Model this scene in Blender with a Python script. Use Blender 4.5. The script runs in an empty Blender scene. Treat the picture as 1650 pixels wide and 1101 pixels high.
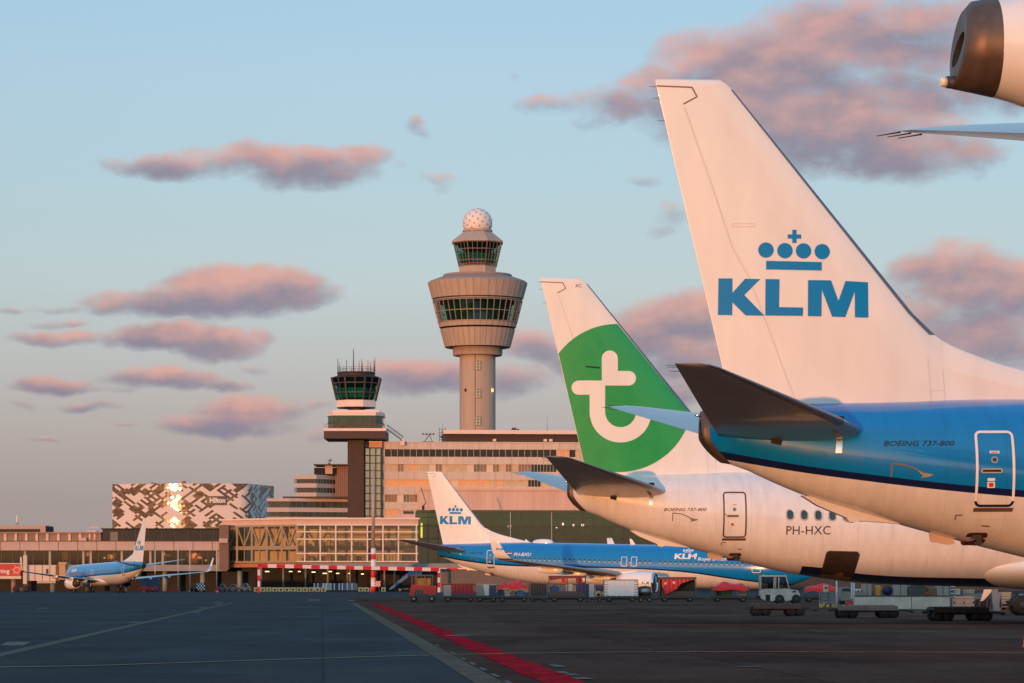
import bpy, bmesh, math, random
from mathutils import Vector, Matrix
random.seed(11)
R = math.radians
SC = bpy.context.scene
COL = SC.collection
HC, YH, F = 1.45, 942.0, 4820.0          # eye height, horizon row of the photo, focal length in photo pixels
def PX(px, Y): return (px - 825.0) * Y / F
def PZ(py, Y): return HC + (YH - py) * Y / F
def GY(py): return HC * F / (py - YH)
SUN_AZ, SUN_EL = 24.6, 1.7                # light travels towards +Y, swung 24.6 deg to the right

# ------------------------------------------------------------------ mesh collector
class MB:
    def __init__(s): s.v = []; s.f = []; s.m = []; s.sm = []
    def add(s, vs, fs, m=0, sm=False):
        o = len(s.v); s.v += [tuple(p) for p in vs]
        for f in fs:
            s.f.append([i + o for i in f]); s.m.append(m); s.sm.append(sm)
        return s
    def box(s, x0, x1, y0, y1, z0, z1, m=0):
        vs = [(x0,y0,z0),(x1,y0,z0),(x1,y1,z0),(x0,y1,z0),(x0,y0,z1),(x1,y0,z1),(x1,y1,z1),(x0,y1,z1)]
        return s.add(vs, [(0,3,2,1),(4,5,6,7),(0,1,5,4),(1,2,6,5),(2,3,7,6),(3,0,4,7)], m)
    def bar(s, p, q, w, h=None, m=0, up=(0,0,1)):
        h = h or w
        p, q = Vector(p), Vector(q); d = (q - p).normalized(); u = Vector(up)
        if abs(d.dot(u)) > .98: u = Vector((0,1,0))
        a = d.cross(u).normalized(); b = a.cross(d).normalized()
        vs = []
        for c in (p, q):
            for i, j in ((-1,-1),(1,-1),(1,1),(-1,1)): vs.append(c + a*(i*w/2) + b*(j*h/2))
        return s.add(vs, [(0,1,2,3),(7,6,5,4),(0,4,5,1),(1,5,6,2),(2,6,7,3),(3,7,4,0)], m)
    def tube(s, p, q, r0, r1=None, n=10, m=0, sm=True):
        r1 = r0 if r1 is None else r1
        p, q = Vector(p), Vector(q); d = (q - p).normalized()
        u = Vector((0,0,1)) if abs(d.z) < .95 else Vector((1,0,0))
        a = d.cross(u).normalized(); b = a.cross(d)
        vs = []
        for c, r in ((p, r0), (q, r1)):
            for k in range(n):
                t = 2*math.pi*k/n; vs.append(c + a*(r*math.cos(t)) + b*(r*math.sin(t)))
        s.add(vs, [(k, (k+1)%n, n+(k+1)%n, n+k) for k in range(n)], m, sm)
        s.add(vs[:n], [tuple(range(n))[::-1]], m); s.add(vs[n:], [tuple(range(n))], m)
        return s
    def loft(s, rings, m=0, sm=True, closed=True, cap0=True, cap1=True):
        n = len(rings[0]); vs = [p for r in rings for p in r]; fs = []
        for i in range(len(rings)-1):
            for k in range(n if closed else n-1):
                a = i*n+k; b = i*n+(k+1)%n
                fs.append((a, b, b+n, a+n))
        s.add(vs, fs, m, sm)
        if cap0: s.add(rings[0], [tuple(range(n))[::-1]], m)
        if cap1: s.add(rings[-1], [tuple(range(n))], m)
        return s
    def lathe(s, prof, n=24, c=(0,0,0), axis='z', m=0, sm=True, rot=0.0, cap0=False, cap1=False, flip=False):
        rings = []
        for r, h in prof:
            ring = []
            for k in range(n):
                t = 2*math.pi*(k+rot)/n; x, y = r*math.cos(t), r*math.sin(t)
                if axis == 'z': p = (c[0]+x, c[1]+y, c[2]+h)
                elif axis == 'x': p = (c[0]+h, c[1]+x, c[2]+y)
                else: p = (c[0]+x, c[1]+h, c[2]+y)
                ring.append(p)
            rings.append(ring)
        if flip: rings = rings[::-1]
        return s.loft(rings, m, sm, True, cap0, cap1)
    def prism(s, pts, y0, y1, m=0, plane='xz'):
        n = len(pts)
        def P(a, b, d):
            return (a, d, b) if plane == 'xz' else ((d, a, b) if plane == 'yz' else (a, b, d))
        vs = [P(a, b, y0) for a, b in pts] + [P(a, b, y1) for a, b in pts]
        fs = [tuple(range(n)), tuple(range(2*n-1, n-1, -1))] + [(k, n+k, n+(k+1)%n, (k+1)%n) for k in range(n)]
        return s.add(vs, fs, m)
    def build(s, name, mats, parent=None, recalc=True):
        me = bpy.data.meshes.new(name); me.from_pydata(s.v, [], s.f)
        mats = mats if isinstance(mats, (list, tuple)) else [mats]
        for k in mats: me.materials.append(k)
        for p, mi, sm in zip(me.polygons, s.m, s.sm):
            p.material_index = mi; p.use_smooth = sm
        if recalc:
            bm = bmesh.new(); bm.from_mesh(me)
            bmesh.ops.remove_doubles(bm, verts=bm.verts, dist=1e-5)
            bmesh.ops.recalc_face_normals(bm, faces=bm.faces)
            bm.to_mesh(me); bm.free()
        me.update()
        o = bpy.data.objects.new(name, me); COL.objects.link(o)
        if parent: o.parent = parent
        return o

def _each(s, name, mats, parent=None):
    """one object per connected piece"""
    par = list(range(len(s.v)))
    def fd(i):
        while par[i] != i: par[i] = par[par[i]]; i = par[i]
        return i
    key = {}
    for i, p in enumerate(s.v):
        k = tuple(round(c, 4) for c in p)
        if k in key: par[fd(i)] = fd(key[k])
        else: key[k] = i
    for f in s.f:
        for i in f[1:]: par[fd(i)] = fd(f[0])
    groups = {}
    for j, f in enumerate(s.f): groups.setdefault(fd(f[0]), []).append(j)
    for js in groups.values():
        b = MB(); mp = {}
        for j in js:
            q = []
            for i in s.f[j]:
                if i not in mp: mp[i] = len(b.v); b.v.append(s.v[i])
                q.append(mp[i])
            b.f.append(q); b.m.append(s.m[j]); b.sm.append(s.sm[j])
        b.build(name, mats, parent)
MB.each = _each
def thing(name, label, cat, loc=(0,0,0), rz=0.0, group=None):
    o = bpy.data.objects.new(name, None); COL.objects.link(o)
    o.empty_display_size = .3
    o.location = loc; o.rotation_euler = (0,0,rz); o['label'] = label; o['category'] = cat
    if group: o['group'] = group
    return o
def tag(o, label, cat, group=None):
    o['label'] = label; o['category'] = cat
    if group: o['group'] = group
    return o
def struct(o, kind='structure', label=None, cat=None):
    o['kind'] = kind
    if label: o['label'] = label
    if cat: o['category'] = cat
    return o
def copy_tree(o, parent=None):
    c = o.copy(); COL.objects.link(c)
    if parent: c.parent = parent
    for ch in list(o.children): copy_tree(ch, c)
    return c

# ------------------------------------------------------------------ materials
def nodes_of(m):
    m.use_nodes = True; nt = m.node_tree
    return nt, nt.nodes, nt.links, nt.nodes['Principled BSDF']
_mats = {}
def M(name, col, rough=.5, metal=0.0, var=.12, scale=1.5, coat=0.0, bump=0.0, bscale=20., spec=.5, stretch=(1,1,1), rvar=.1):
    if name in _mats: return _mats[name]
    m = bpy.data.materials.new(name); nt, N, L, b = nodes_of(m)
    tc = N.new('ShaderNodeTexCoord'); mp = N.new('ShaderNodeMapping'); mp.inputs['Scale'].default_value = stretch
    L.new(tc.outputs['Object'], mp.inputs['Vector'])
    nz = N.new('ShaderNodeTexNoise'); nz.inputs['Scale'].default_value = scale; nz.inputs['Detail'].default_value = 6; nz.inputs['Roughness'].default_value = .62
    L.new(mp.outputs['Vector'], nz.inputs['Vector'])
    mr = N.new('ShaderNodeMapRange'); mr.inputs['From Min'].default_value = .25; mr.inputs['From Max'].default_value = .75
    mr.inputs['To Min'].default_value = 1 - var; mr.inputs['To Max'].default_value = 1 + var
    L.new(nz.outputs['Fac'], mr.inputs['Value'])
    vm = N.new('ShaderNodeVectorMath'); vm.operation = 'SCALE'; vm.inputs[0].default_value = col[:3]
    L.new(mr.outputs['Result'], vm.inputs['Scale']); L.new(vm.outputs['Vector'], b.inputs['Base Color'])
    m2 = N.new('ShaderNodeMapRange'); m2.inputs['From Min'].default_value = .3; m2.inputs['From Max'].default_value = .7
    m2.inputs['To Min'].default_value = max(.02, rough*(1-rvar)); m2.inputs['To Max'].default_value = min(1, rough*(1+rvar))
    L.new(nz.outputs['Fac'], m2.inputs['Value']); L.new(m2.outputs['Result'], b.inputs['Roughness'])
    b.inputs['Metallic'].default_value = metal; b.inputs['Specular IOR Level'].default_value = spec
    if coat: b.inputs['Coat Weight'].default_value = coat; b.inputs['Coat Roughness'].default_value = .06
    if bump:
        n2 = N.new('ShaderNodeTexNoise'); n2.inputs['Scale'].default_value = bscale; n2.inputs['Detail'].default_value = 5
        L.new(mp.outputs['Vector'], n2.inputs['Vector'])
        bp = N.new('ShaderNodeBump'); bp.inputs['Strength'].default_value = bump; bp.inputs['Distance'].default_value = .02
        L.new(n2.outputs['Fac'], bp.inputs['Height']); L.new(bp.outputs['Normal'], b.inputs['Normal'])
    _mats[name] = m
    return m
def emit(name, col, st):
    if name in _mats: return _mats[name]
    m = bpy.data.materials.new(name); nt, N, L, b = nodes_of(m)
    b.inputs['Base Color'].default_value = (*col, 1); b.inputs['Emission Color'].default_value = (*col, 1); b.inputs['Emission Strength'].default_value = st
    _mats[name] = m; return m
def glassy(name, tint, refl=.25, rough=.03, wav=0.0):
    """thin pane: tinted see-through mixed with a mirror-like sheen"""
    if name in _mats: return _mats[name]
    m = bpy.data.materials.new(name); nt, N, L, b = nodes_of(m)
    out = N['Material Output']; N.remove(b)
    tr = N.new('ShaderNodeBsdfTransparent'); tr.inputs['Color'].default_value = (*tint, 1)
    gl = N.new('ShaderNodeBsdfGlossy'); gl.inputs['Roughness'].default_value = rough; gl.inputs['Color'].default_value = (.9,.92,.9,1)
    lw = N.new('ShaderNodeLayerWeight'); lw.inputs['Blend'].default_value = .12
    mr = N.new('ShaderNodeMapRange'); mr.inputs['To Min'].default_value = refl; mr.inputs['To Max'].default_value = 1
    L.new(lw.outputs['Fresnel'], mr.inputs['Value'])
    mx = N.new('ShaderNodeMixShader'); L.new(mr.outputs['Result'], mx.inputs['Fac'])
    L.new(tr.outputs[0], mx.inputs[1]); L.new(gl.outputs[0], mx.inputs[2]); L.new(mx.outputs[0], out.inputs['Surface'])
    if wav:
        tc = N.new('ShaderNodeTexCoord'); nz = N.new('ShaderNodeTexNoise'); nz.inputs['Scale'].default_value = .35
        L.new(tc.outputs['Object'], nz.inputs['Vector'])
        bp = N.new('ShaderNodeBump'); bp.inputs['Strength'].default_value = wav; bp.inputs['Distance'].default_value = .3
        L.new(nz.outputs['Fac'], bp.inputs['Height']); L.new(bp.outputs['Normal'], gl.inputs['Normal'])
    _mats[name] = m; return m

WHITE = M('white_aircraft_paint', (.80,.80,.78), .20, coat=.5, var=.06, scale=.8, stretch=(1.6,1,.45))
GREYP = M('grey_aircraft_paint', (.40,.42,.44), .25, coat=.3, var=.06)
STABP = M('stabilizer_grey_paint', (.23,.24,.26), .22, coat=.35, var=.07)
ALU = M('polished_aluminium', (.62,.63,.66), .16, 1.0, var=.06)
DKALU = M('leading_edge_metal', (.21,.205,.22), .36, .75, var=.12)
TITAN = M('heat_stained_titanium', (.12,.085,.068), .48, .45, var=.3, scale=3.0)
BLACK = M('black_rubber', (.018,.018,.018), .75, var=.2)
DARK = M('dark_cavity', (.012,.011,.011), .8, var=.2)
SEAM = M('panel_gap_brown', (.16,.11,.09), .6, var=.25)
SEAMW = M('faint_panel_gap', (.68,.66,.65), .4, var=.06)
LBLUE = M('airline_blue_letters', (.001,.225,.56), .45, var=.03, spec=.25)
NAVY = M('navy_paint', (.006,.012,.055), .3, coat=.3, var=.08)
TEXTD = M('dark_lettering', (.03,.018,.05), .45, var=.1)
WHITEM = M('white_marking', (.78,.78,.78), .4, var=.05)
REDP = M('red_paint', (.55,.02,.025), .42, var=.18, coat=.1)
STEEL = M('galvanised_steel', (.34,.35,.37), .42, .7, var=.18)
DSTEEL = M('dirty_dark_steel', (.055,.05,.05), .6, .3, var=.3)
RUST = M('rusty_brown_steel', (.055,.030,.022), .8, .1, var=.4, scale=6)
PGLASS = M('cabin_window_glass', (.03,.06,.09), .08, var=.3, scale=4)

# ------------------------------------------------------------------ text and draping
def text2d(s, size=1.0, shear=0.0, bold=0.0, space=1.0):
    cu = bpy.data.curves.new('lettering', 'FONT'); cu.body = s; cu.size = size; cu.shear = shear; cu.offset = bold
    cu.space_character = space; cu.resolution_u = 3
    ob = bpy.data.objects.new('lettering', cu); COL.objects.link(ob)
    dg = bpy.context.evaluated_depsgraph_get(); dg.update()
    me = bpy.data.meshes.new_from_object(ob.evaluated_get(dg))
    bpy.data.objects.remove(ob)
    polys = [[(me.vertices[i].co.x, me.vertices[i].co.y) for i in p.vertices] for p in me.polygons]
    bpy.data.meshes.remove(me); bpy.data.curves.remove(cu)
    xs = [p[0] for q in polys for p in q]; ys = [p[1] for q in polys for p in q]
    x0, y0 = min(xs), min(ys)
    return [[(a-x0, b-y0) for a, b in q] for q in polys], max(xs)-x0, max(ys)-y0
def fit_text(s, x0, x1, y0, y1, **k):
    polys, w, h = text2d(s, **k)
    return [[(x0+a*(x1-x0)/w, y0+b*(y1-y0)/h) for a, b in q] for q in polys]
def drape(mb, polys, mapf, step=.12, m=0):
    bm = bmesh.new()
    for q in polys:
        vs = [bm.verts.new((a, b, 0)) for a, b in q]
        try: bm.faces.new(vs)
        except ValueError: pass
    for f in bm.faces: f.normal_update()
    bmesh.ops.triangulate(bm, faces=[f for f in bm.faces if len(f.verts) > 3])
    if step:
        xs = [v.co.x for v in bm.verts]; ys = [v.co.y for v in bm.verts]
        for lo, hi, nrm in ((min(xs), max(xs), (1,0,0)), (min(ys), max(ys), (0,1,0))):
            k = math.ceil(lo/step)
            while k*step < hi:
                co = Vector(nrm)*(k*step)
                bmesh.ops.bisect_plane(bm, geom=bm.verts[:]+bm.edges[:]+bm.faces[:], plane_co=co, plane_no=nrm, dist=1e-5)
                k += 1
    bm.verts.index_update()
    mb.add([mapf(v.co.x, v.co.y) for v in bm.verts], [[v.index for v in f.verts] for f in bm.faces], m, True)
    bm.free()
    return mb
def rrect(x0, x1, y0, y1, r, n=5):
    out = []
    for cx, cy, a0 in ((x1-r, y1-r, 0), (x0+r, y1-r, 90), (x0+r, y0+r, 180), (x1-r, y0+r, 270)):
        for k in range(n+1):
            t = R(a0 + 90*k/n); out.append((cx+r*math.cos(t), cy+r*math.sin(t)))
    return out
def rring(x0, x1, y0, y1, r, w):
    def dense(p):
        out = []
        for i in range(len(p)):
            a, b = p[i], p[(i+1) % len(p)]
            k = 1 if math.hypot(a[0]-b[0], a[1]-b[1]) < .3 else 10
            out += [(a[0]+(b[0]-a[0])*j/k, a[1]+(b[1]-a[1])*j/k) for j in range(k)]
        return out
    o = dense(rrect(x0, x1, y0, y1, r)); i = dense(rrect(x0+w, x1-w, y0+w, y1-w, max(.01, r-w)))
    if len(o) != len(i):
        o = rrect(x0, x1, y0, y1, r); i = rrect(x0+w, x1-w, y0+w, y1-w, max(.01, r-w))
    n = len(o)
    return [[o[k], o[(k+1)%n], i[(k+1)%n], i[k]] for k in range(n)]
def circ(cx, cy, r, n=40): return [(cx+r*math.cos(2*math.pi*k/n), cy+r*math.sin(2*math.pi*k/n)) for k in range(n)]
def strip2(pts, w):
    """thin polyline as quads"""
    out = []
    for (a, b), (c, d) in zip(pts, pts[1:]):
        l = math.hypot(c-a, d-b) or 1; nx, ny = -(d-b)/l*w/2, (c-a)/l*w/2
        out.append([(a-nx, b-ny), (c-nx, d-ny), (c+nx, d+ny), (a+nx, b+ny)])
    return out
def clip_poly(sub, clipper):
    """Sutherland-Hodgman, clipper convex and counter-clockwise"""
    out = sub
    for i in range(len(clipper)):
        a, b = clipper[i], clipper[(i+1) % len(clipper)]
        ins = lambda p: (b[0]-a[0])*(p[1]-a[1]) - (b[1]-a[1])*(p[0]-a[0]) >= 0
        src, out = out, []
        for k in range(len(src)):
            p, q = src[k], src[(k+1) % len(src)]
            def cut():
                d1 = (b[0]-a[0])*(p[1]-a[1]) - (b[1]-a[1])*(p[0]-a[0]); d2 = (b[0]-a[0])*(q[1]-a[1]) - (b[1]-a[1])*(q[0]-a[0])
                t = d1/(d1-d2); return (p[0]+t*(q[0]-p[0]), p[1]+t*(q[1]-p[1]))
            if ins(p):
                out.append(p)
                if not ins(q): out.append(cut())
            elif ins(q): out.append(cut())
        if not out: return []
    return out
def interp(tab):
    """smooth (monotone-ish Hermite) interpolation through (x, y) points"""
    X = [a for a, b in tab]; Y = [b for a, b in tab]; n = len(X)
    d = [(Y[i+1]-Y[i])/(X[i+1]-X[i]) for i in range(n-1)]
    m = [d[0]] + [0 if d[i-1]*d[i] <= 0 else 2*d[i-1]*d[i]/(d[i-1]+d[i]) for i in range(1, n-1)] + [d[-1]]
    def f(x):
        if x <= X[0]: return Y[0]
        if x >= X[-1]: return Y[-1]
        i = max(k for k in range(n-1) if X[k] <= x); h = X[i+1]-X[i]; t = (x-X[i])/h
        return ((2*t**3-3*t*t+1)*Y[i] + (t**3-2*t*t+t)*h*m[i] + (-2*t**3+3*t*t)*Y[i+1] + (t**3-t*t)*h*m[i+1])
    return f
def airfoil(c, tc, n=14):
    """closed ring of (aft distance from leading edge, half height)"""
    up = []
    for k in range(n+1):
        x = .5*(1-math.cos(math.pi*k/n)); y = 5*tc*c*(.2969*math.sqrt(x)-.126*x-.3516*x*x+.2843*x**3-.1036*x**4)
        up.append((x*c, y))
    return up + [(a, -b) for a, b in up[-2:0:-1]]
# ================================================================== narrow-body airliner
# local frame: x = metres forward of the tail-cone end, y = to port, z up from the ground (nose-down stance included)
TOP = interp([(0,5.26),(1,5.42),(2.36,5.47),(4.5,5.52),(5.5,5.56),(7.2,5.58),(9,5.58),(12,5.52),(20,5.33),(30,5.09),(33,4.97),(34.2,4.85),(35.2,4.55),(36,4.1),(37,3.4),(37.6,2.95),(38,2.5)])
BOT = interp([(0,4.44),(.35,4.20),(2.2,3.42),(3.8,2.94),(4.54,2.73),(6.07,2.32),(6.72,2.16),(7.8,1.90),(9.2,1.69),(10.5,1.52),(12,1.44),(20,1.26),(30,1.02),(33,1.0),(34.2,1.05),(35.2,1.18),(36,1.36),(37,1.72),(37.6,2.0),(38,2.35)])
HWD = interp([(0,.36),(1,.55),(2.2,.83),(3.8,1.2),(5,1.42),(6.5,1.64),(8,1.79),(10,1.87),(12,1.88),(32,1.88),(33.5,1.80),(34.5,1.66),(35.5,1.4),(36.5,1.0),(37.3,.6),(38,.05)])
def side(u, z):
    t, b = TOP(u), BOT(u); zc, hh = (t+b)/2, (t-b)/2
    k = max(-1, min(1, (z-zc)/hh)); return HWD(u)*math.sqrt(max(0, 1-k*k))
FTOP = 12.62
def f_te(z): return -1.1 + (FTOP-z)*.235
def f_le(z): return (.57 + (12.46-z)*.817) if z <= 12.46 else .57 - (z-12.46)/.16*.24
_dors = interp([(5.5,10.2),(5.62,9.6),(5.8,8.85),(6.0,8.0),(6.22,7.15),(6.34,6.67),(6.5,6.2),(6.76,5.54),(6.93,5.23),(7.15,4.98),(7.38,4.74)])
def f_lead(z): return f_le(z) if z >= 7.38 else _dors(max(5.5, z))
def f_thick(u, z):
    le = f_le(min(z, 12.46)); c = le - f_te(z); x = (le-u)/c; y = 0
    if 0 <= x <= 1: y = 5*.095*c*(.2969*math.sqrt(x)-.126*x-.3516*x*x+.2843*x**3-.1026*x**4)
    if z < 7.4:
        d = f_lead(z) - u
        w_ = max(0, min(1, (u-(f_le(z)-1.6))/1.3)); w_ = w_*w_*(3-2*w_)
        if d > 0: y = max(y, .16*w_*min(1, math.sqrt(d/1.6))*min(1, (7.4-z)/.5))
    return y

def livery(name, top, stripe, belly, pts, dark=None):
    m = bpy.data.materials.new(name); nt, N, L, b = nodes_of(m)
    tc = N.new('ShaderNodeTexCoord'); sp = N.new('ShaderNodeSeparateXYZ'); L.new(tc.outputs['Object'], sp.inputs[0])
    def math_(op, a, b_=None, clamp=False):
        n = N.new('ShaderNodeMath'); n.operation = op; n.use_clamp = clamp
        for i, v in enumerate((a, b_)):
            if v is None: continue
            if isinstance(v, (int, float)): n.inputs[i].default_value = v
            else: L.new(v, n.inputs[i])
        return n.outputs[0]
    def curve(points):
        fc = N.new('ShaderNodeFloatCurve'); c = fc.mapping.curves[0]
        ps = [(x/40, z/6) for x, z in points]
        c.points[0].location = ps[0]; c.points[1].location = ps[-1]
        for q in ps[1:-1]: c.points.new(*q)
        fc.mapping.update(); L.new(math_('DIVIDE', sp.outputs['X'], 40), fc.inputs['Value'])
        return math_('MULTIPLY', fc.outputs[0], 6)
    def mix(fac, a, b_):
        n = N.new('ShaderNodeMix'); n.data_type = 'RGBA'; L.new(fac, n.inputs['Factor'])
        for s, v in (('A', a), ('B', b_)):
            k = [i for i in n.inputs if i.name == s and i.type == 'RGBA'][0]
            if isinstance(v, tuple): k.default_value = (*v, 1)
            else: L.new(v, k)
        return [o for o in n.outputs if o.type == 'RGBA'][0]
    z = curve(pts); dz = math_('SUBTRACT', sp.outputs['Z'], z)
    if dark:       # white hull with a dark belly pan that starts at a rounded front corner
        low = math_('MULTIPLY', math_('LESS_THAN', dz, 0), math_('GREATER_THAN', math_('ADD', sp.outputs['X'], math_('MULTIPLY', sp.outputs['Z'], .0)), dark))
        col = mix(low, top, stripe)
    else:
        col = mix(math_('GREATER_THAN', dz, -.075), belly, stripe); col = mix(math_('GREATER_THAN', dz, .075), col, top)
    # skin joints: faint rings and stringer laps, plus streaky grime
    ring = math_('LESS_THAN', math_('FRACT', math_('MULTIPLY', sp.outputs['X'], .78)), .013)
    lap = math_('LESS_THAN', math_('FRACT', math_('MULTIPLY', sp.outputs['Z'], 1.05)), .012)
    seam = math_('MULTIPLY', math_('MAXIMUM', ring, lap), .13)
    nz = N.new('ShaderNodeTexNoise'); mp = N.new('ShaderNodeMapping'); mp.inputs['Scale'].default_value = (2.6, 1.2, .5)
    nz.inputs['Scale'].default_value = 1.6; nz.inputs['Detail'].default_value = 7
    L.new(tc.outputs['Object'], mp.inputs[0]); L.new(mp.outputs[0], nz.inputs['Vector'])
    gr = N.new('ShaderNodeMapRange'); gr.inputs['From Min'].default_value = .35; gr.inputs['From Max'].default_value = .8; gr.inputs['To Max'].default_value = .16
    L.new(nz.outputs['Fac'], gr.inputs['Value'])
    dim = math_('SUBTRACT', math_('SUBTRACT', 1.0, seam), gr.outputs[0])
    sc = N.new('ShaderNodeVectorMath'); sc.operation = 'SCALE'; L.new(col, sc.inputs[0]); L.new(dim, sc.inputs['Scale'])
    L.new(sc.outputs[0], b.inputs['Base Color'])
    rr = N.new('ShaderNodeMapRange'); rr.inputs['To Min'].default_value = .13; rr.inputs['To Max'].default_value = .24
    L.new(nz.outputs['Fac'], rr.inputs['Value']); L.new(rr.outputs[0], b.inputs['Roughness'])
    b.inputs['Coat Weight'].default_value = .6; b.inputs['Coat Roughness'].default_value = .04
    # the skin is never perfectly fair: shallow waviness between frames
    bp = N.new('ShaderNodeBump'); bp.inputs['Strength'].default_value = .22; bp.inputs['Distance'].default_value = .012
    n2 = N.new('ShaderNodeTexNoise'); n2.inputs['Scale'].default_value = 1.1; n2.inputs['Detail'].default_value = 2; L.new(tc.outputs['Object'], n2.inputs['Vector'])
    L.new(n2.outputs['Fac'], bp.inputs['Height']); L.new(bp.outputs['Normal'], b.inputs['Normal'])
    return m
CHEAT = [(0,4.37),(.35,4.30),(2.98,3.85),(7.16,3.39),(9,3.30),(19.5,3.04),(23,2.9),(26.5,2.62),(30,2.12),(33,1.72),(36,1.42),(40,1.3)]
LIV_BLUE = livery('blue_and_white_livery', (.002,.205,.56), (.006,.014,.07), (.72,.71,.70), CHEAT)
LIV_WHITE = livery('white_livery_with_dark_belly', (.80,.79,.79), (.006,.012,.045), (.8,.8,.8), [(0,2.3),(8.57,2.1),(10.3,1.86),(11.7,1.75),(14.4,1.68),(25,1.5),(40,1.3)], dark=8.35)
GREEN = M('bright_green_paint', (.012,.33,.075), .28, coat=.3, var=.06)

def ring_at(u, slant=0.0, n=56, grow=0.0):
    t, b, w = TOP(u)+grow, BOT(u)-grow, HWD(u)+grow; zc, hh = (t+b)/2, (t-b)/2
    return [(u - slant*math.sin(2*math.pi*k/n), w*math.cos(2*math.pi*k/n), zc+hh*math.sin(2*math.pi*k/n)) for k in range(n)]
def wing_loft(mb, secs, sgn, n=14, m=0):
    """secs: (LE point (x, y, z), chord, thickness ratio, thickness direction (y, z))"""
    rings = []
    for (x, y, z), c, tc, (dy, dz) in secs:
        rings.append([(x-a, sgn*(y+h*dy), z+h*dz) for a, h in airfoil(c, tc, n)])
    return mb.loft(rings, m)
def gear_wheel(parent, x, y, r, w):
    o = MB().lathe([(r*.55,-w/2),(r*.9,-w/2),(r,-w*.32),(r,w*.32),(r*.9,w/2),(r*.55,w/2)], 28, (x,y,r), 'y').build('tyre', BLACK, parent)
    MB().lathe([(0.02,-w*.36),(r*.3,-w*.44),(r*.56,-w*.36),(r*.56,w*.36),(r*.3,w*.44),(.02,w*.36)], 20, (x,y,r), 'y').build('rim', STEEL, o)

def p1side(px, py): return (((px-825)*65/F-4.35)/.99, PZ(py, 65))
def p1fin(px, py):
    k = (px-825)/F; return ((k*66.3-4.26)/(.998-k*.061), PZ(py, 66.2))
def p2fin(px, py):
    k = (px-825)/F; return ((k*109-2.13)/(.9976-k*.07), PZ(py, 109))

def fin_map(sgn, off=.006, flip=None):
    def f(u, z):
        if flip is not None: u = 2*flip - u
        return (u, sgn*(f_thick(u, z)+off), z)
    return f
def hull_map(sgn, off=.006, flip=None):
    def f(u, z):
        if flip is not None: u = 2*flip - u
        return (u, sgn*(side(u, z)+off), z)
    return f

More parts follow.
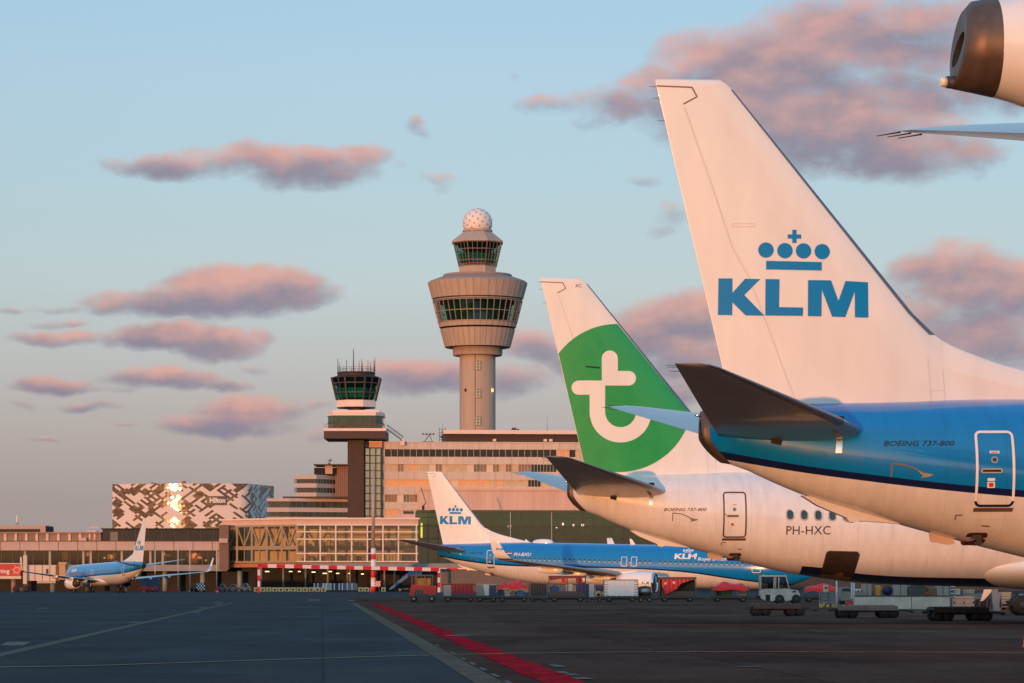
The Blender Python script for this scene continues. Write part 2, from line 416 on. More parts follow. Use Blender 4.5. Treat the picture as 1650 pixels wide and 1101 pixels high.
def z5(x, y): return (1350+x/3.67, 620+y/3.67)
def airliner(name, label, liv, finpaint, loc, yaw, logo, text_z=4.47, text_u=3.78, dd=0.0, sides=(-1,), belly_fairing=WHITE, windows=True):
    root = thing(name, label, 'airliner', loc, yaw)
    # hull
    def rear(k): return -.09 + (0 if k > -.15 else .46*((-k-.15)/.85)**1.4)
    snk = lambda j: math.sin(2*math.pi*j/56)
    base_ = [(x, y, z if z > 4.83 else 4.83-(4.83-z)*1.45) for x, y, z in ring_at(.12, 0)]
    def mixr(f, d):
        q = ring_at(.85, .17); return [(rear(snk(j))+d+.06*max(0, -snk(j)), p[1]*(1-f)+q[j][1]*f, p[2]*(1-f)+q[j][2]*f) for j, p in enumerate(base_)]
    us = [.85,1,1.4,1.8,2.3,2.8,3.4,4,4.7,5.4,6.2,7,8,9,10,11,12,14,16,18,20,22,24,26,28,30,31.5,32.5,33.5,34.2,34.8,35.4,36,36.5,37,37.4,37.7,37.9,38]
    hull = MB().loft([mixr(.16, .15)] + [ring_at(u, .23*max(0, 1-u/2.6)) for u in us]).build('fuselage', liv, root)
    cone = MB()
    rs = [[(rear(snk(j)), p[1], p[2]) for j, p in enumerate(base_)], [(x, y*1.006, 4.83+(z-4.83)*1.006) for x, y, z in mixr(.08, .07)], [(x, y*1.006, 4.83+(z-4.83)*1.006) for x, y, z in mixr(.16, .153)]]
    cone.loft(rs, 0, True, True, False, False)
    t, b, w = TOP(.12), BOT(.12), HWD(.12); zc, hh = (t+b)/2, (t-b)/2
    inner = [(rear(snk(k)*.55), w*.55*math.cos(2*math.pi*k/56), zc+.05+hh*.5*math.sin(2*math.pi*k/56)) for k in range(56)]
    cone.loft([rs[0], inner], 0, False, True, False, False)
    cone.loft([inner, [(x+.35, y*.9, z) for x, y, z in inner]], 1, False, True, False, True)
    cone.prism([(.12,4.70),(-.10,4.68),(-.02,4.52),(.10,4.36),(.20,4.30),(.35,4.34)], -.05, .05, 1)
    cone.tube((-.05,0,5.18), (-.22,0,5.20), .035, .025, 8, 2)
    cone.build('exhaust_cone', [TITAN, DARK, ALU], root)
    # fin
    zs = [5.2+.12*k for k in range(20)] + [7.7+.35*k for k in range(14)] + [12.46, 12.55, FTOP]
    rings = []
    for z in zs:
        te, le = f_te(z), f_lead(z); zz = z
        ts = [.5*(1-math.cos(math.pi*k/48)) for k in range(49)]
        prt = [(te+(le-te)*q, f_thick(te+(le-te)*q, z), zz) for q in ts]
        k = .35 if z == FTOP else 1
        rings.append([(u, y*k, z_) for u, y, z_ in prt] + [(u, -y*k, z_) for u, y, z_ in prt[-2:0:-1]])
    fin = MB().loft(rings).build('fin', finpaint, root)
    le = MB(); lr = []
    for k in range(24):
        z = 7.0 + (12.40-7.0)*k/23
        c = f_le(z)-f_te(z); ring = []
        xs = [.028,.019,.011,.005,.002,0]
        pts = [(f_le(z)+.012-x*c, (f_thick(f_le(z)-x*c, z) if z > 7.38 else max(f_thick(f_le(z)-x*c, z), .03)) + (.006 if x else 0)) for x in xs]
        if z < 7.4:
            dl = f_lead(z); pts = [(dl+.014-x*c, f_thick(dl-x*c, z)+(.008 if x else 0)) for x in xs]
        lr.append([(u, y, z) for u, y in pts] + [(u, -y, z) for u, y in pts[-2::-1]])
    le.loft(lr, 0, True, False, False, False).build('leading_edge', DKALU, fin)
    for sg in (-1, 1):
        fm = fin_map(sg, .007)
        g = MB()
        hinge = [p1fin(*q) for q in ((1100,169),(1122,157),(1114,142),(1057,139.5))]
        for q in strip2(hinge, .03): drape(g, [q], fm, .2)
        g.build('tab_seam', SEAM, fin)
        g = MB()
        for q in strip2([p1fin(*k) for k in ((1102,174),(1146,300),(1179,400),(1205,447),(1243,548),(1268,617),(1278,640))], .03): drape(g, [q], fm, .2)
        g.build('rudder_seam', SEAMW, fin); g = MB()
        for q in strip2([p1fin(*k) for k in ((1179,361),(1214,361),(1214,366),(1179,366),(1179,361))], .02): drape(g, [q], fm, .2)
        g.build('access_panel', SEAMW, fin); g = MB()
        for q in strip2([p1fin(*k) for k in ((1491,575),(1495.5,646))], .018)+strip2([p1fin(*k) for k in ((1514,548),(1517.5,644))], .018)+strip2([p1fin(*k) for k in ((1496,629),(1518,629))], .018): drape(g, [q], fm, .2)
        g.build('fin_root_seam', SEAMW, fin)
    for z in (12.45, 12.2, 11.7):
        MB().tube((f_te(z), 0, z), (f_te(z)-.17, 0, z+.005), .007, .004, 6).build('static_wick', BLACK, fin)
    # tailplane halves
    for sg, nm in ((-1, 'tailplane'), (1, 'tailplane')):
        secs = []
        for v in (.3, .8, 1.2, 2, 3, 4, 5, 6, 6.8, 7.05, 7.18):
            l = 3.32-(v-1.2)*.694; te = .115-(v-.9)*.257
            if v > 6.9: l -= (v-6.9)*.5
            if v < 1.6: l -= (1.6-v)**2*.35
            secs.append(((l, v, 4.84+(v-1.2)*.162), l-te, .115 if v < 7.1 else .05, (-.16*(1), 1)))
        tp = MB(); wing_loft(tp, secs, sg, 16); tpo = tp.build(nm, STABP, root)
        e = MB(); rr = []
        for (x, y, z), c, tc, d in secs[3:-1]:
            a = [(q, h) for q, h in airfoil(c, tc, 28)][:5]
            ring = [(x-q+.008, sg*(y-.16*h), z+h+.004) for q, h in a[::-1]] + [(x-q+.008, sg*(y+.16*h), z-h-.004) for q, h in a[1:]]
            rr.append(ring)
        e.loft(rr, 0, True, False, False, False).build('leading_edge', DKALU, tpo)
        for v in (7.0, 6.85, 6.5):
            te = .115-(v-.9)*.257; z = 4.84+(v-1.2)*.162
            MB().tube((te+.02, sg*v, z), (te-.2, sg*(v+.02), z), .007, .004, 6).build('static_wick', BLACK, tpo)
        for v0, v1 in ():   # elevator hinge gap on the underside
            P = []
            for v in (v0, v1):
                l = 3.32-(v-1.2)*.694; te = .115-(v-.9)*.257; c = l-te; q = .70*c
                h = 5*.115*c*(.2969*math.sqrt(.7)-.126*.7-.3516*.49+.2843*.343-.1036*.2401)
                P.append((l-q, sg*v, 4.84+(v-1.2)*.162-h-.004))
    # tail skid, stabiliser fittings
    MB().prism([(2.15,3.42),(2.5,3.2),(3.15,2.93),(3.2,2.84),(3.32,2.82),(3.45,2.86),(4.3,2.80),(4.5,2.78),(3.6,3.08),(2.6,3.36)], -.16, .16).build('tail_skid', WHITE if liv is LIV_WHITE else M('skid_paint', (.68,.67,.66), .3, var=.1), root)
    for sg in sides:
        g = MB(); hm = hull_map(sg, .012)
        drape(g, [[p1side(*q) for q in ((1352,703),(1362,703),(1360,729),(1350,729))]], hm, .2)
        g.build('trim_plate', ALU, root)
        g = MB(); drape(g, [[p1side(*q) for q in ((1249,699),(1268,704),(1264,716),(1249,712))]], hull_map(sg, .03), .2)
        drape(g, [[p1side(*q) for q in ((1352,668),(1366,668),(1367,676),(1354,676))]], hm, .2)
        g.each('seal_plate', DARK, root)
        # aft service door and forward door
        for uc, zc, frm in ((6.16-dd, 3.97, 1), (33.0, 3.38, 1)):
            d = MB(); zlow = zc-.835
            rr = rring(uc-.42, uc+.42, zc-.835, zc+.835, .13, .055)
            if liv is LIV_WHITE:
                for q in rr: drape(d, [q], hull_map(sg, .008), 0)
                dm = [M('door_outline_brown', (.10,.055,.05), .5), DARK, WHITEM, STEEL, REDP, M('sill_brown', (.10,.06,.05), .5)]
            else:
                cz = 3.48 if uc < 10 else 1.9
                for q in rr: drape(d, [q], hull_map(sg, .008), 0, 0 if sum(p[1] for p in q)/4 > cz-.16 else 1)
                dm = [WHITEM, NAVY, WHITEM, STEEL, REDP, M('sill_brown', (.10,.06,.05), .5)]
            drape(d, [[(uc-.42,zlow-.10),(uc+.40,zlow-.10),(uc+.42,zlow-.015),(uc-.42,zlow-.015)]], hull_map(sg, .011), .2, 5)
            dob = d.build('service_door', dm, root)
            h = MB(); drape(h, [rrect(uc-.31, uc+.15, zc-.10, zc, .045)], hull_map(sg, .009), .15); drape(h, [rrect(uc-.28, uc+.12, zc-.075, zc-.025, .02)], hull_map(sg, .013), .15, 1)
            h.build('door_handle', [STEEL, DARK], dob)
            h = MB(); drape(h, [circ(uc-.02, zc+.19, .075, 20)], hull_map(sg, .009), .15, 0); drape(h, [circ(uc-.02, zc+.19, .045, 16)], hull_map(sg, .012), 0, 1)
            h.build('door_window', [STEEL, PGLASS], dob)
            h = MB(); drape(h, [rrect(uc-.12, uc+.09, zc+.33, zc+.385, .01)], hull_map(sg, .009), 0, 0); drape(h, [rrect(uc-.17, uc-.01, zc-.27, zc-.21, .01), rrect(uc-.17, uc-.01, zc-.42, zc-.29, .01)], hull_map(sg, .009), 0, 0)
            drape(h, [rrect(uc-.09, uc+.06, zc+.345, zc+.368, .005), rrect(uc-.14, uc-.04, zc-.40, zc-.31, .02)], hull_map(sg, .012), 0, 1)
            h.each('door_placard', [WHITEM, REDP], dob)
        # type lettering beside the tail
        tx = fit_text('BOEING 737-800', text_u, text_u+1.52, text_z, text_z+.115, shear=.28, bold=.012)
        g = MB(); drape(g, tx, hull_map(sg, .008, flip=(text_u+.76) if sg > 0 else None), .3)
        g.build('type_lettering', TEXTD if liv is LIV_WHITE else NAVY, root)
        # auxiliary power inlet, outflow valve, drain, lifting mark
        du = 0
        g = MB(); hm = hull_map(sg, .01)
        P = lambda *q: [(lambda a: (a[0]-dd, a[1] - (.05 if dd else 0)))(p1side(*z5(*k))) for k in q]
        drape(g, [P((318,462),(326,462),(326,542),(318,546))], hm, 0, 0)
        for q in strip2(P((322,464),(400,474),(470,502),(500,520),(560,532)), .03): drape(g, [q], hm, 0, 0)
        drape(g, [P((470,505),(505,522),(560,532),(540,542),(490,552),(500,535))], hm, .2, 1)
        g.build('power_unit_inlet', [SEAM, STEEL], root)
        g = MB(); drape(g, [[p1side(*z5(*k)) for k in rrect(800, 915, 872, 945, 18)]], hull_map(sg, .006), .1, 0)
        drape(g, [[p1side(*z5(*k)) for k in ((835,885),(880,885),(905,935),(880,950),(862,905),(830,915))]], hull_map(sg, .02), .1, 1)
        g.build('outflow_valve', [M('dark_red_recess', (.09,.012,.012), .6), STEEL], root)
        g = MB(); drape(g, [[p1side(*z5(*k)) for k in ((865,828),(912,832),(910,840),(866,836))], [p1side(*z5(*k)) for k in ((708,766),(748,766),(748,773),(715,773),(715,796),(708,796))]], hm, .2)
        drape(g, [circ(*p1side(*z5(733,492)), .025, 12)], hm, 0)
        g.each('hull_mark', SEAM, root)
    MB().prism([(5.02,2.60),(5.55,2.46),(5.60,2.36),(5.45,2.33),(5.05,2.40)], -.025, .025).build('blade_antenna', M('antenna_paint', (.55,.42,.36), .4), root)
    # wings with winglets
    for sg in (-1, 1):
        secs = [((24.0,.9,2.02),7.4,.12,(0,1)),((22.9,1.9,2.08),6.4,.125,(0,1)),((20.9,4.83,2.40),4.7,.12,(0,1)),((20.25,5.8,2.5),4.15,.115,(0,1)),((17.2,11.5,3.12),3.0,.11,(0,1)),
                ((14.3,16.9,3.66),1.6,.10,(-.1,1)),((14.05,17.25,3.74),1.5,.09,(-.4,.9)),((13.75,17.55,3.98),1.4,.08,(-.8,.6)),((13.4,17.75,4.4),1.2,.08,(-.97,.2)),((12.95,17.9,5.2),.9,.08,(-1,.12)),((12.4,18.08,6.25),.56,.08,(-1,.1))]
        w = MB(); wing_loft(w, secs[:7], sg, 12); wo = w.build('wing', STABP, root)
        w = MB(); wing_loft(w, secs[6:], sg, 12); wl = w.build('winglet', WHITE, wo)
        if liv is LIV_BLUE:
            g = MB()
            for sgn2 in (-1, 1):
                tx = fit_text('KLM', -.38, .38, 0, .2, bold=.03)
                off = sg*(17.83+sgn2*.06)
                g2 = [[(a*(1 if sgn2*sg > 0 else 1), b) for a, b in q] for q in tx]
                drape(g, [[(12.95+a, 4.62+b) for a, b in q] for q in g2], lambda u, z: (u, off, z), 0)
            g.build('winglet_mark', LBLUE, wl)
        for v, l in ((4.0, 2.4), (7.4, 2.9), (10.6, 2.5)):
            te = 18.2 if v < 5.8 else 16.4-(v-5.8)*.267; z = 2.08+(v-1.9)*.106-.2
            pr = [(.02,-1.1),(.12,-.85),(.2,-.3),(.24,.5),(.2,1.2),(.1,l-1.1),(.02,l-.95)]
            f = MB(); rg = [[(te+h, sg*v+r*math.cos(2*math.pi*k/12), z+.0+r*1.5*math.sin(2*math.pi*k/12)) for k in range(12)] for r, h in pr]
            f.loft(rg).build('flap_fairing', WHITE, wo)
        # engine
        c = (24.0, sg*4.83, 1.62)
        n = MB(); n.lathe([(.88,0.0),(.99,-.2),(1.05,-.6),(1.09,-1.3),(1.07,-2.0),(.97,-2.9),(.80,-3.75),(.77,-3.75),(.72,-3.0)], 36, c, 'x')
        no = n.build('engine_nacelle', WHITE, root)
        MB().lathe([(.99,-.2),(.955,-.08),(.90,.02),(.84,-.02),(.80,-.15),(.78,-.5),(.76,-.85)], 36, c, 'x').build('inlet_lip', ALU, no)
        fn = MB().lathe([(.77,-.8),(.3,-.82),(.2,-.6),(.01,-.3)], 36, c, 'x', 0, True)
        for k in range(18):
            t = 2*math.pi*k/18; fn.bar((c[0]-.78, c[1]+.2*math.cos(t), c[2]+.2*math.sin(t)), (c[0]-.76, c[1]+.75*math.cos(t), c[2]+.75*math.sin(t)), .12, .02, 1)
        fn.build('engine_fan', [DARK, DSTEEL], no)
        MB().lathe([(.62,-3.2),(.58,-3.8),(.45,-4.5),(.42,-4.5),(.40,-4.1)], 30, c, 'x').lathe([(.36,-4.1),(.30,-4.6),(.14,-5.1),(.01,-5.3)], 24, c, 'x').build('exhaust_nozzle', TITAN, no)
        MB().prism([(23.3,2.55),(22.0,2.72),(20.6,2.65),(18.6,2.2),(19.2,1.9),(21.5,2.2)], sg*4.83-.17, sg*4.83+.17).build('engine_pylon', WHITE, no)
        if liv is LIV_BLUE:
            g = MB()
            g_t = fit_text('KLM', -.33, .33, -.12, .12, bold=.03)
            hm = lambda u, z: (23.25+(u if sg < 0 else -u), sg*(4.83+math.sqrt(max(0, 1.10**2-(z)**2))), 1.62+z)
            drape(g, g_t, hm, .08); g.build('nacelle_mark', LBLUE, no)
        # main gear
        MB().tube((18.4, sg*2.86, 2.2), (18.35, sg*2.86, .55), .11, .09, 12).tube((18.4, sg*2.3, .55), (18.4, sg*3.4, .55), .06).build('gear_leg', STEEL, root)
        for dy in (-.43, .43): gear_wheel(root, 18.4, sg*2.86+dy, .56, .40)
    MB().tube((34, 0, 1.4), (34, 0, .34), .07).tube((34,-.3,.34), (34,.3,.34), .04).build('nose_gear_leg', STEEL, root)
    for dy in (-.2, .2): gear_wheel(root, 34, dy, .34, .2)
    # belly fairing at the wing root
    rg = []
    for k in range(25):
        t = math.pi*k/24; q = math.sin(t)**.55 if 0 < k < 24 else 0.02
        x = 20.6-6.4*math.cos(t); s_ = 1.0
        rg.append([(x, 1.95*q*math.cos(2*math.pi*j/36), 2.10-(x-14.2)*.02+.90*q*math.sin(2*math.pi*j/36)) for j in range(36)])
    MB().loft(rg).build('belly_fairing', belly_fairing, root)
    # windscreen
    g = MB()
    for sg in (-1, 1):
        for u0, u1, z0, z1 in ((35.55,36.05,3.55,3.95),(35.05,35.5,3.62,4.05),(36.1,36.5,3.45,3.75)):
            drape(g, [rrect(u0, u1, z0, z1, .06, 3)], hull_map(sg, .008), .15)
    g.build('windscreen', PGLASS, root)
    # cabin windows: one mesh per side, placed copies
    if windows:
        for sg in sides:
            g = MB(); zc = 3.97
            drape(g, [rrect(12-.155, 12+.155, zc-.205-.103, zc+.205-.103, .13, 4)], hull_map(sg, .007), .1, 0)
            drape(g, [rrect(12-.11, 12+.11, zc-.16-.103, zc+.16-.103, .10, 4)], hull_map(sg, .011), .1, 1)
            if liv is LIV_BLUE:
                drape(g, [rrect(12-.105, 12+.105, zc-.155-.103, zc-.02-.103, .06, 4)], hull_map(sg, .014), .1, 2)
            wob = g.build('cabin_window', [M('window_frame_blue', (.02,.20,.42), .4) if liv is LIV_BLUE else M('window_frame_grey', (.42,.40,.40), .4), PGLASS, M('window_blind', (.26,.36,.36), .5)], root)
            k = 0; first = True; u = 7.79
            while u < 31.9:
                if not (liv is LIV_BLUE and (abs(u-19.9) < .3 or abs(u-20.9) < .3 or 22.9 < u < 23.3)):
                    if first: w = wob; first = False
                    else: w = wob.copy(); COL.objects.link(w)
                    u_ = u; dv = side(u_, zc-(u_-7.79)*.0244) - side(12, zc-.103)
                    w.location = (u_-12, sg*dv, -(u_-12)*.0244)
                u += .508
            if liv is LIV_BLUE:
                for uc in (19.9, 20.9):
                    d = MB()
                    for q in rring(uc-.30, uc+.30, 3.18, 4.12, .12, .05): drape(d, [q], hull_map(sg, .009), 0)
                    d.build('overwing_exit', WHITEM, root)
    logo(root, fin)
    return root

def z3(x, y): return (1080+x/3.2375, 340+y/3.2375)
def crown_and_letters(root, fin):
    K = [(248,353),(320,353),(320,428),(385,355),(463,357),(381,440),(485,548),(388,546),(320,478),(319,545),(246,543)]
    Lt = [(490,357),(562,358),(560,503),(684,505),(682,549),(489,547)]
    Mt = [(709,362),(828,363),(866,470),(903,366),(1021,371),(1021,557),(951,556),(951,420),(901,555),(833,553),(780,412),(778,551),(708,550)]
    cross = [(628,100),(650,100),(650,124),(674,124),(674,146),(650,146),(650,169),(628,169),(628,146),(604,146),(604,124),(628,124)]
    bar = [(493,262),(780,268),(780,312),(493,307)]
    cs = [circ(x, y, 40, 36) for x, y in ((492,206),(590,209),(686,210),(783,213))]
    uc = 1.94
    for sg in (-1, 1):
        for nm, polys in (('fin_lettering', [K, Lt, Mt]), ('fin_crown', [cross, bar]+cs)):
            g = MB()
            drape(g, [[p1fin(*z3(*p)) for p in q][::-1] for q in polys], fin_map(sg, .011, uc if sg > 0 else None), .12)
            g.build(nm, LBLUE, fin)
def zt(x, y): return (820+x/3.238, 440+y/3.238)
def green_disc(root, fin):
    arc = lambda cx, cy, r, a0, a1, n=14: [(cx+r*math.cos(R(a0+(a1-a0)*k/n)), cy+r*math.sin(R(a0+(a1-a0)*k/n))) for k in range(n+1)]
    t = arc(524,447,41.5,180,360) + [(566,512)] + arc(622,550,38,-90,90) + [(500,588)] + arc(580,725,80,180,0,22) + arc(580,725,160,0,180,30) + [(420,636)] + arc(363,599,37,90,270) + [(483,562)]
    disc = [p2fin(995.5+119.5*math.cos(2*math.pi*k/90), 641.5+119.5*math.sin(2*math.pi*k/90)) for k in range(90)][::-1]
    te0, te1, le0, le1 = f_te(5.52), f_te(12.4), f_le(5.52), f_le(12.4)
    quad = [(te0+.012,5.52),(le0-.115,5.52),(le1-.09,12.4),(te1+.012,12.4)]
    sub = disc
    if sum(a[0]*b[1]-b[0]*a[1] for a, b in zip(sub, sub[1:]+sub[:1])) < 0: sub = sub[::-1]
    disc = clip_poly(sub, quad)
    for sg in (-1, 1):
        g = MB(); drape(g, [disc], fin_map(sg, .012), .14); g.build('fin_disc', GREEN, fin)
        g = MB(); drape(g, [[p2fin(*zt(*p)) for p in t]], fin_map(sg, .022, 1.75 if sg > 0 else None), .14); g.build('fin_emblem', WHITE, fin)
        g = MB(); tx = fit_text('XC', *sorted((p2fin(926.5,0)[0], p2fin(936.7,0)[0])), p2fin(0,463.5)[1], p2fin(0,458)[1]); drape(g, tx, fin_map(sg, .008, .27 if sg > 0 else None), 0); g.build('fin_code', TEXTD, fin)
        g = MB()
        for a, b in (((943,591),(966,593)),((980,654),(990,656))): drape(g, strip2([p2fin(*a), p2fin(*b)], .05), fin_map(sg, .028), .2)
        g.each('fin_vent', DARK, fin)

near = airliner('airliner', 'nearest blue and white airliner, its crowned white fin and dark tailplane towering at right', LIV_BLUE, WHITE, (4.26, 66.2, 0), R(3.5), crown_and_letters)
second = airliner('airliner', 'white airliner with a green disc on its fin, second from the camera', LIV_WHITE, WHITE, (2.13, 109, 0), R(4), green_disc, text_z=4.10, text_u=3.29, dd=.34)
# writing and open hold door of the white airliner
def p2side(px, py): return (((px-825)*107.1/F-2.25)/.995, PZ(py, 106.9))
g = MB(); a, b = p2side(1269,860), p2side(1340,846)
drape(g, fit_text('PH-HXC', a[0], b[0], a[1]-.02, b[1]-.02, bold=.0, space=1.05), hull_map(-1, .008), .3); g.build('registration', TEXTD, second)
hold = MB(); zz = lambda x, y: p2side(1240+x/6.883, 800+y/6.883)
drape(hold, [[zz(x, y) for x, y in ((655,640),(662,612),(690,600),(1000,610),(1026,640),(1024,680),(1000,860),(985,905),(960,925),(660,885),(628,870),(640,770))]], hull_map(-1, .015), .15)
ho = hold.build('hold_opening', M('hold_shade_decal', (.028,.016,.012), .7, var=.5, scale=3), second)  # dark decal on the skin, the hold's inner shade put into its colour
g = MB()
for q in strip2([zz(x, y) for x, y in ((640,770),(655,640),(664,613),(692,602),(1000,611),(1027,640),(1020,700))], .03): drape(g, [q], hull_map(-1, .022), .2)
g.build('hold_frame', SEAM, ho)
g = MB()
drape(g, [[zz(x, y) for x, y in ((640,872),(665,860),(960,898),(985,905),(960,925),(660,887))]], hull_map(-1, .03), .2)
drape(g, [[zz(x, y) for x, y in ((790,870),(810,846),(860,842),(890,862),(890,885),(800,880))]], hull_map(-1, .03), .2)
g.build('hold_sill', M('hold_sill_metal', (.22,.12,.06), .5, .3, var=.3), ho)
# third airliner, further off, nose turned towards the camera side
far = copy_tree(near); far.location = (-7.39, 296, 0); far.rotation_euler.z = R(-19.4)
far['label'] = 'whole blue and white airliner parked behind the baggage carts'
def p3side(px, py):
    k = (px-825)/F; u = (k*294.23+8.01)/(.943+.332*k); return (u, PZ(py, 294.23-.332*u))
def on_far(polys, nm, mt, off=.012):
    g = MB(); drape(g, polys, hull_map(-1, off), .3); return g.build(nm, mt, far)
def p3text(s, x0, y0, x1, y1, nm, **k):
    a, b = p3side(x0, y0), p3side(x1, y1); on_far(fit_text(s, a[0], b[0], a[1], b[1], **k), nm, WHITEM)
p3text('PH-BXU', 827, 896.2, 855, 890.8, 'registration', shear=.15, bold=.015)
for y0, y1, mt in ((890.3,891.5,REDP),(891.5,892.8,WHITEM),(892.8,894,NAVY)):
    on_far([[p3side(815.5,y1), p3side(823.5,y1), p3side(823.5,y0), p3side(815.5,y0)]], 'flag_stripe', mt)
p3text('KLM', 1086, 901, 1121.5, 892, 'hull_lettering', bold=.04)
p3text('Royal Dutch Airlines', 1124, 905, 1203, 898, 'hull_motto', shear=.1, bold=.02)
crown = [circ(*p3side(x, 887.0), .11, 14) for x in (1099, 1103.5, 1108, 1112.5)] + [[p3side(1100,890.2), p3side(1112,890.2), p3side(1112,889.2), p3side(1100,889.2)], [p3side(1105.1,885.3), p3side(1106.7,885.3), p3side(1106.7,883.4), p3side(1105.1,883.4)]]
on_far(crown, 'hull_crown', WHITEM)
ud = 11.05
rg = [[(ud+1.05*math.cos(math.pi*k/14)*-1, .42*math.sin(math.pi*k/14)**.6*math.cos(2*math.pi*j/20) if 0 < k < 14 else 0, TOP(ud)-.05+.40*(math.sin(math.pi*k/14)**.6 if 0 < k < 14 else 0)*math.sin(2*math.pi*j/20)) for j in range(20)] for k in range(15)]
MB().loft(rg).build('radome', WHITE, far)
MB().prism([(9.2,5.5),(9.75,5.5),(9.35,5.85),(9.2,5.85)], -.03, .03).build('blade_antenna', WHITE, far)
MB().prism([(20.0,5.3),(20.5,5.3),(20.1,5.86),(19.9,5.86)], -.03, .03).build('blade_antenna', WHITE, far)
# fourth, far left, heading away to its gate
gate = copy_tree(near); gate.location = (-63.7, 518, 0); gate.rotation_euler.z = math.atan2(.877, -.48)
gate['label'] = 'small distant blue and white airliner parked nose-in at the boarding bridge'
def mirror_side(root):      # its port side faces us: flip the side furniture of the copied hull over
    for o in list(root.children):
        base = o.name.split('.')[0]
        if base in ('cabin_window','service_door','overwing_exit','power_unit_inlet','outflow_valve','hull_mark','trim_plate','seal_plate'):
            o.scale.y = -1; o.location.y = -o.location.y
        if base == 'type_lettering': bpy.data.objects.remove(o)
mirror_side(gate)
g = MB(); drape(g, fit_text('KLM', -1.1, 1.1, 0, .55, bold=.04), lambda x, z: (30.0-x, side(30.0-x, 3.75+z)+.012, 3.75+z), .3); g.build('hull_lettering', WHITEM, gate)
# ------------------------------------------------------------------ wide-body whose tail cone pokes in at the top right
wb = thing('widebody_airliner', 'white wide-body whose brown tail cone and grey tailplane tip poke in at the top right', 'airliner', (6.24, 42, 0), R(3.5))
wtop = interp([(0,9.62),(.75,9.72),(3,10.15),(8,10.6),(14,10.7),(48,10.4),(52,10.1),(55,9.2),(57.5,7.6),(58.4,6.6)])
wbot = interp([(0,8.42),(.35,8.34),(.75,8.24),(3,7.35),(8,5.95),(14,5.15),(20,4.95),(48,4.65),(52,4.8),(55,5.2),(57.5,5.9),(58.4,6.4)])
whw = interp([(0,.60),(.75,.74),(3,1.25),(8,2.15),(14,2.75),(20,2.82),(48,2.82),(52,2.6),(55,2.0),(57.5,.9),(58.4,.06)])
def wring(u, n=48, k=1.0):
    t, b, w = wtop(u), wbot(u), whw(u); zc, hh = (t+b)/2, (t-b)/2
    return [(u, k*w*math.cos(2*math.pi*j/n), zc+k*hh*math.sin(2*math.pi*j/n)) for j in range(n)]
MB().loft([wring(u) for u in (.52,.75,1,1.5,2.2,3,4,5.5,7,9,11,14,18,24,32,40,46,49,51,53,54.5,56,57,57.8,58.4)], 0, True, True, False, True).build('fuselage', WHITE, wb)
c = MB()
sl = lambda ring, s: [(x+s*((z-wbot(0))/(wtop(0)-wbot(0))-.35), y, z) for x, y, z in ring]
r0 = sl([(x-.0, y*.80, 9.02+(z-9.02)*.80) for x, y, z in wring(0)], .16); r1 = sl(wring(.05), .22); r2 = sl(wring(.3), .08); r3 = wring(.535)
c.loft([r0, r1, r2, r3], 0, True, True, False, False)
zc = 8.96; h0 = [(x, y*.62, zc+(z-9.02)*.52) for x, y, z in r0]
c.loft([r0, h0], 0, False, True, False, False); c.loft([h0, [(x+.5, y*.85, z) for x, y, z in h0]], 1, True, True, False, True)
co = c.build('exhaust_cone', [TITAN, DARK], wb)
n = MB(); n.tube((.06,0,8.50), (-.14,0,8.50), .10, .085, 14, 0); n.tube((-.14,0,8.50), (-.23,0,8.50), .075, .06, 14, 1)
n.build('tail_light', [DSTEEL, M('lamp_lens', (.85,.8,.6), .08, coat=.5)], co)
for sg in (-1, 1):
    secs = []
    for v in (1.0,2,4,6,8,9.3,9.7,9.85):
        l = 8.6-(v-1)*.75; te = 3.0-(v-1)*.22
        if v > 9.2: l -= (v-9.2)*.9
        secs.append(((l, v, 7.62+(v-1)*.19+(l-te)*.05), l-te, .15, (-.19, 1)))
    tp = MB(); wing_loft(tp, secs, sg, 14); t_ = tp.build('tailplane', STABP, wb)
    for v in (9.8, 9.35, 8.9):
        te = 3.0-(v-1)*.22; z = 7.62+(v-1)*.19
        MB().tube((te+.03, sg*v, z), (te-.38, sg*(v+.02), z-.07), .016, .008, 6).build('static_wick', RUST, t_)
    secs = [((34.5,2.0,5.6),11.5,.13,(0,1)),((30,9,6.3),7.4,.12,(0,1)),((20.5,27,8.3),2.7,.1,(0,1)),((18.8,29.6,8.7),1.6,.09,(0,1))]
    w = MB(); wing_loft(w, secs, sg, 12); wo = w.build('wing', GREYP, wb)
    cc = (37.0, sg*9.2, 3.6)
    no = MB().lathe([(1.25,0),(1.42,-.4),(1.5,-1.6),(1.35,-3.4),(1.05,-5.2),(1.0,-5.2),(.95,-4.0)], 32, cc, 'x').build('engine_nacelle', WHITE, wb)
    MB().lathe([(1.2,-1.0),(.4,-1.0),(.01,-.3)], 28, cc, 'x').build('engine_fan', DARK, no)
    MB().prism([(35.5,4.9),(33,5.6),(29,5.7),(29.5,5.2),(33,4.9)], sg*9.2-.25, sg*9.2+.25).build('engine_pylon', WHITE, no)
    MB().tube((28, sg*5, 5.6), (28, sg*5, .7), .2).build('gear_leg', STEEL, wb)
    for dx in (-1, 1):
        for dy in (-.5, .5): gear_wheel(wb, 28+dx, sg*5+dy, .68, .45)
MB().tube((51.5,0,5), (51.5,0,.5), .13).build('nose_gear_leg', STEEL, wb)
for dy in (-.3, .3): gear_wheel(wb, 51.5, dy, .5, .3)
secs = []
for k in range(8):
    z = 10.2+k*1.0; l = 11-(z-10.2)*.95; te = 2.6-(z-10.2)*.30
    secs.append((l, te, z))
MB().loft([[(l-a, h, z) for a, h in airfoil(l-te, .1, 12)] for l, te, z in secs]).build('fin', WHITE, wb)
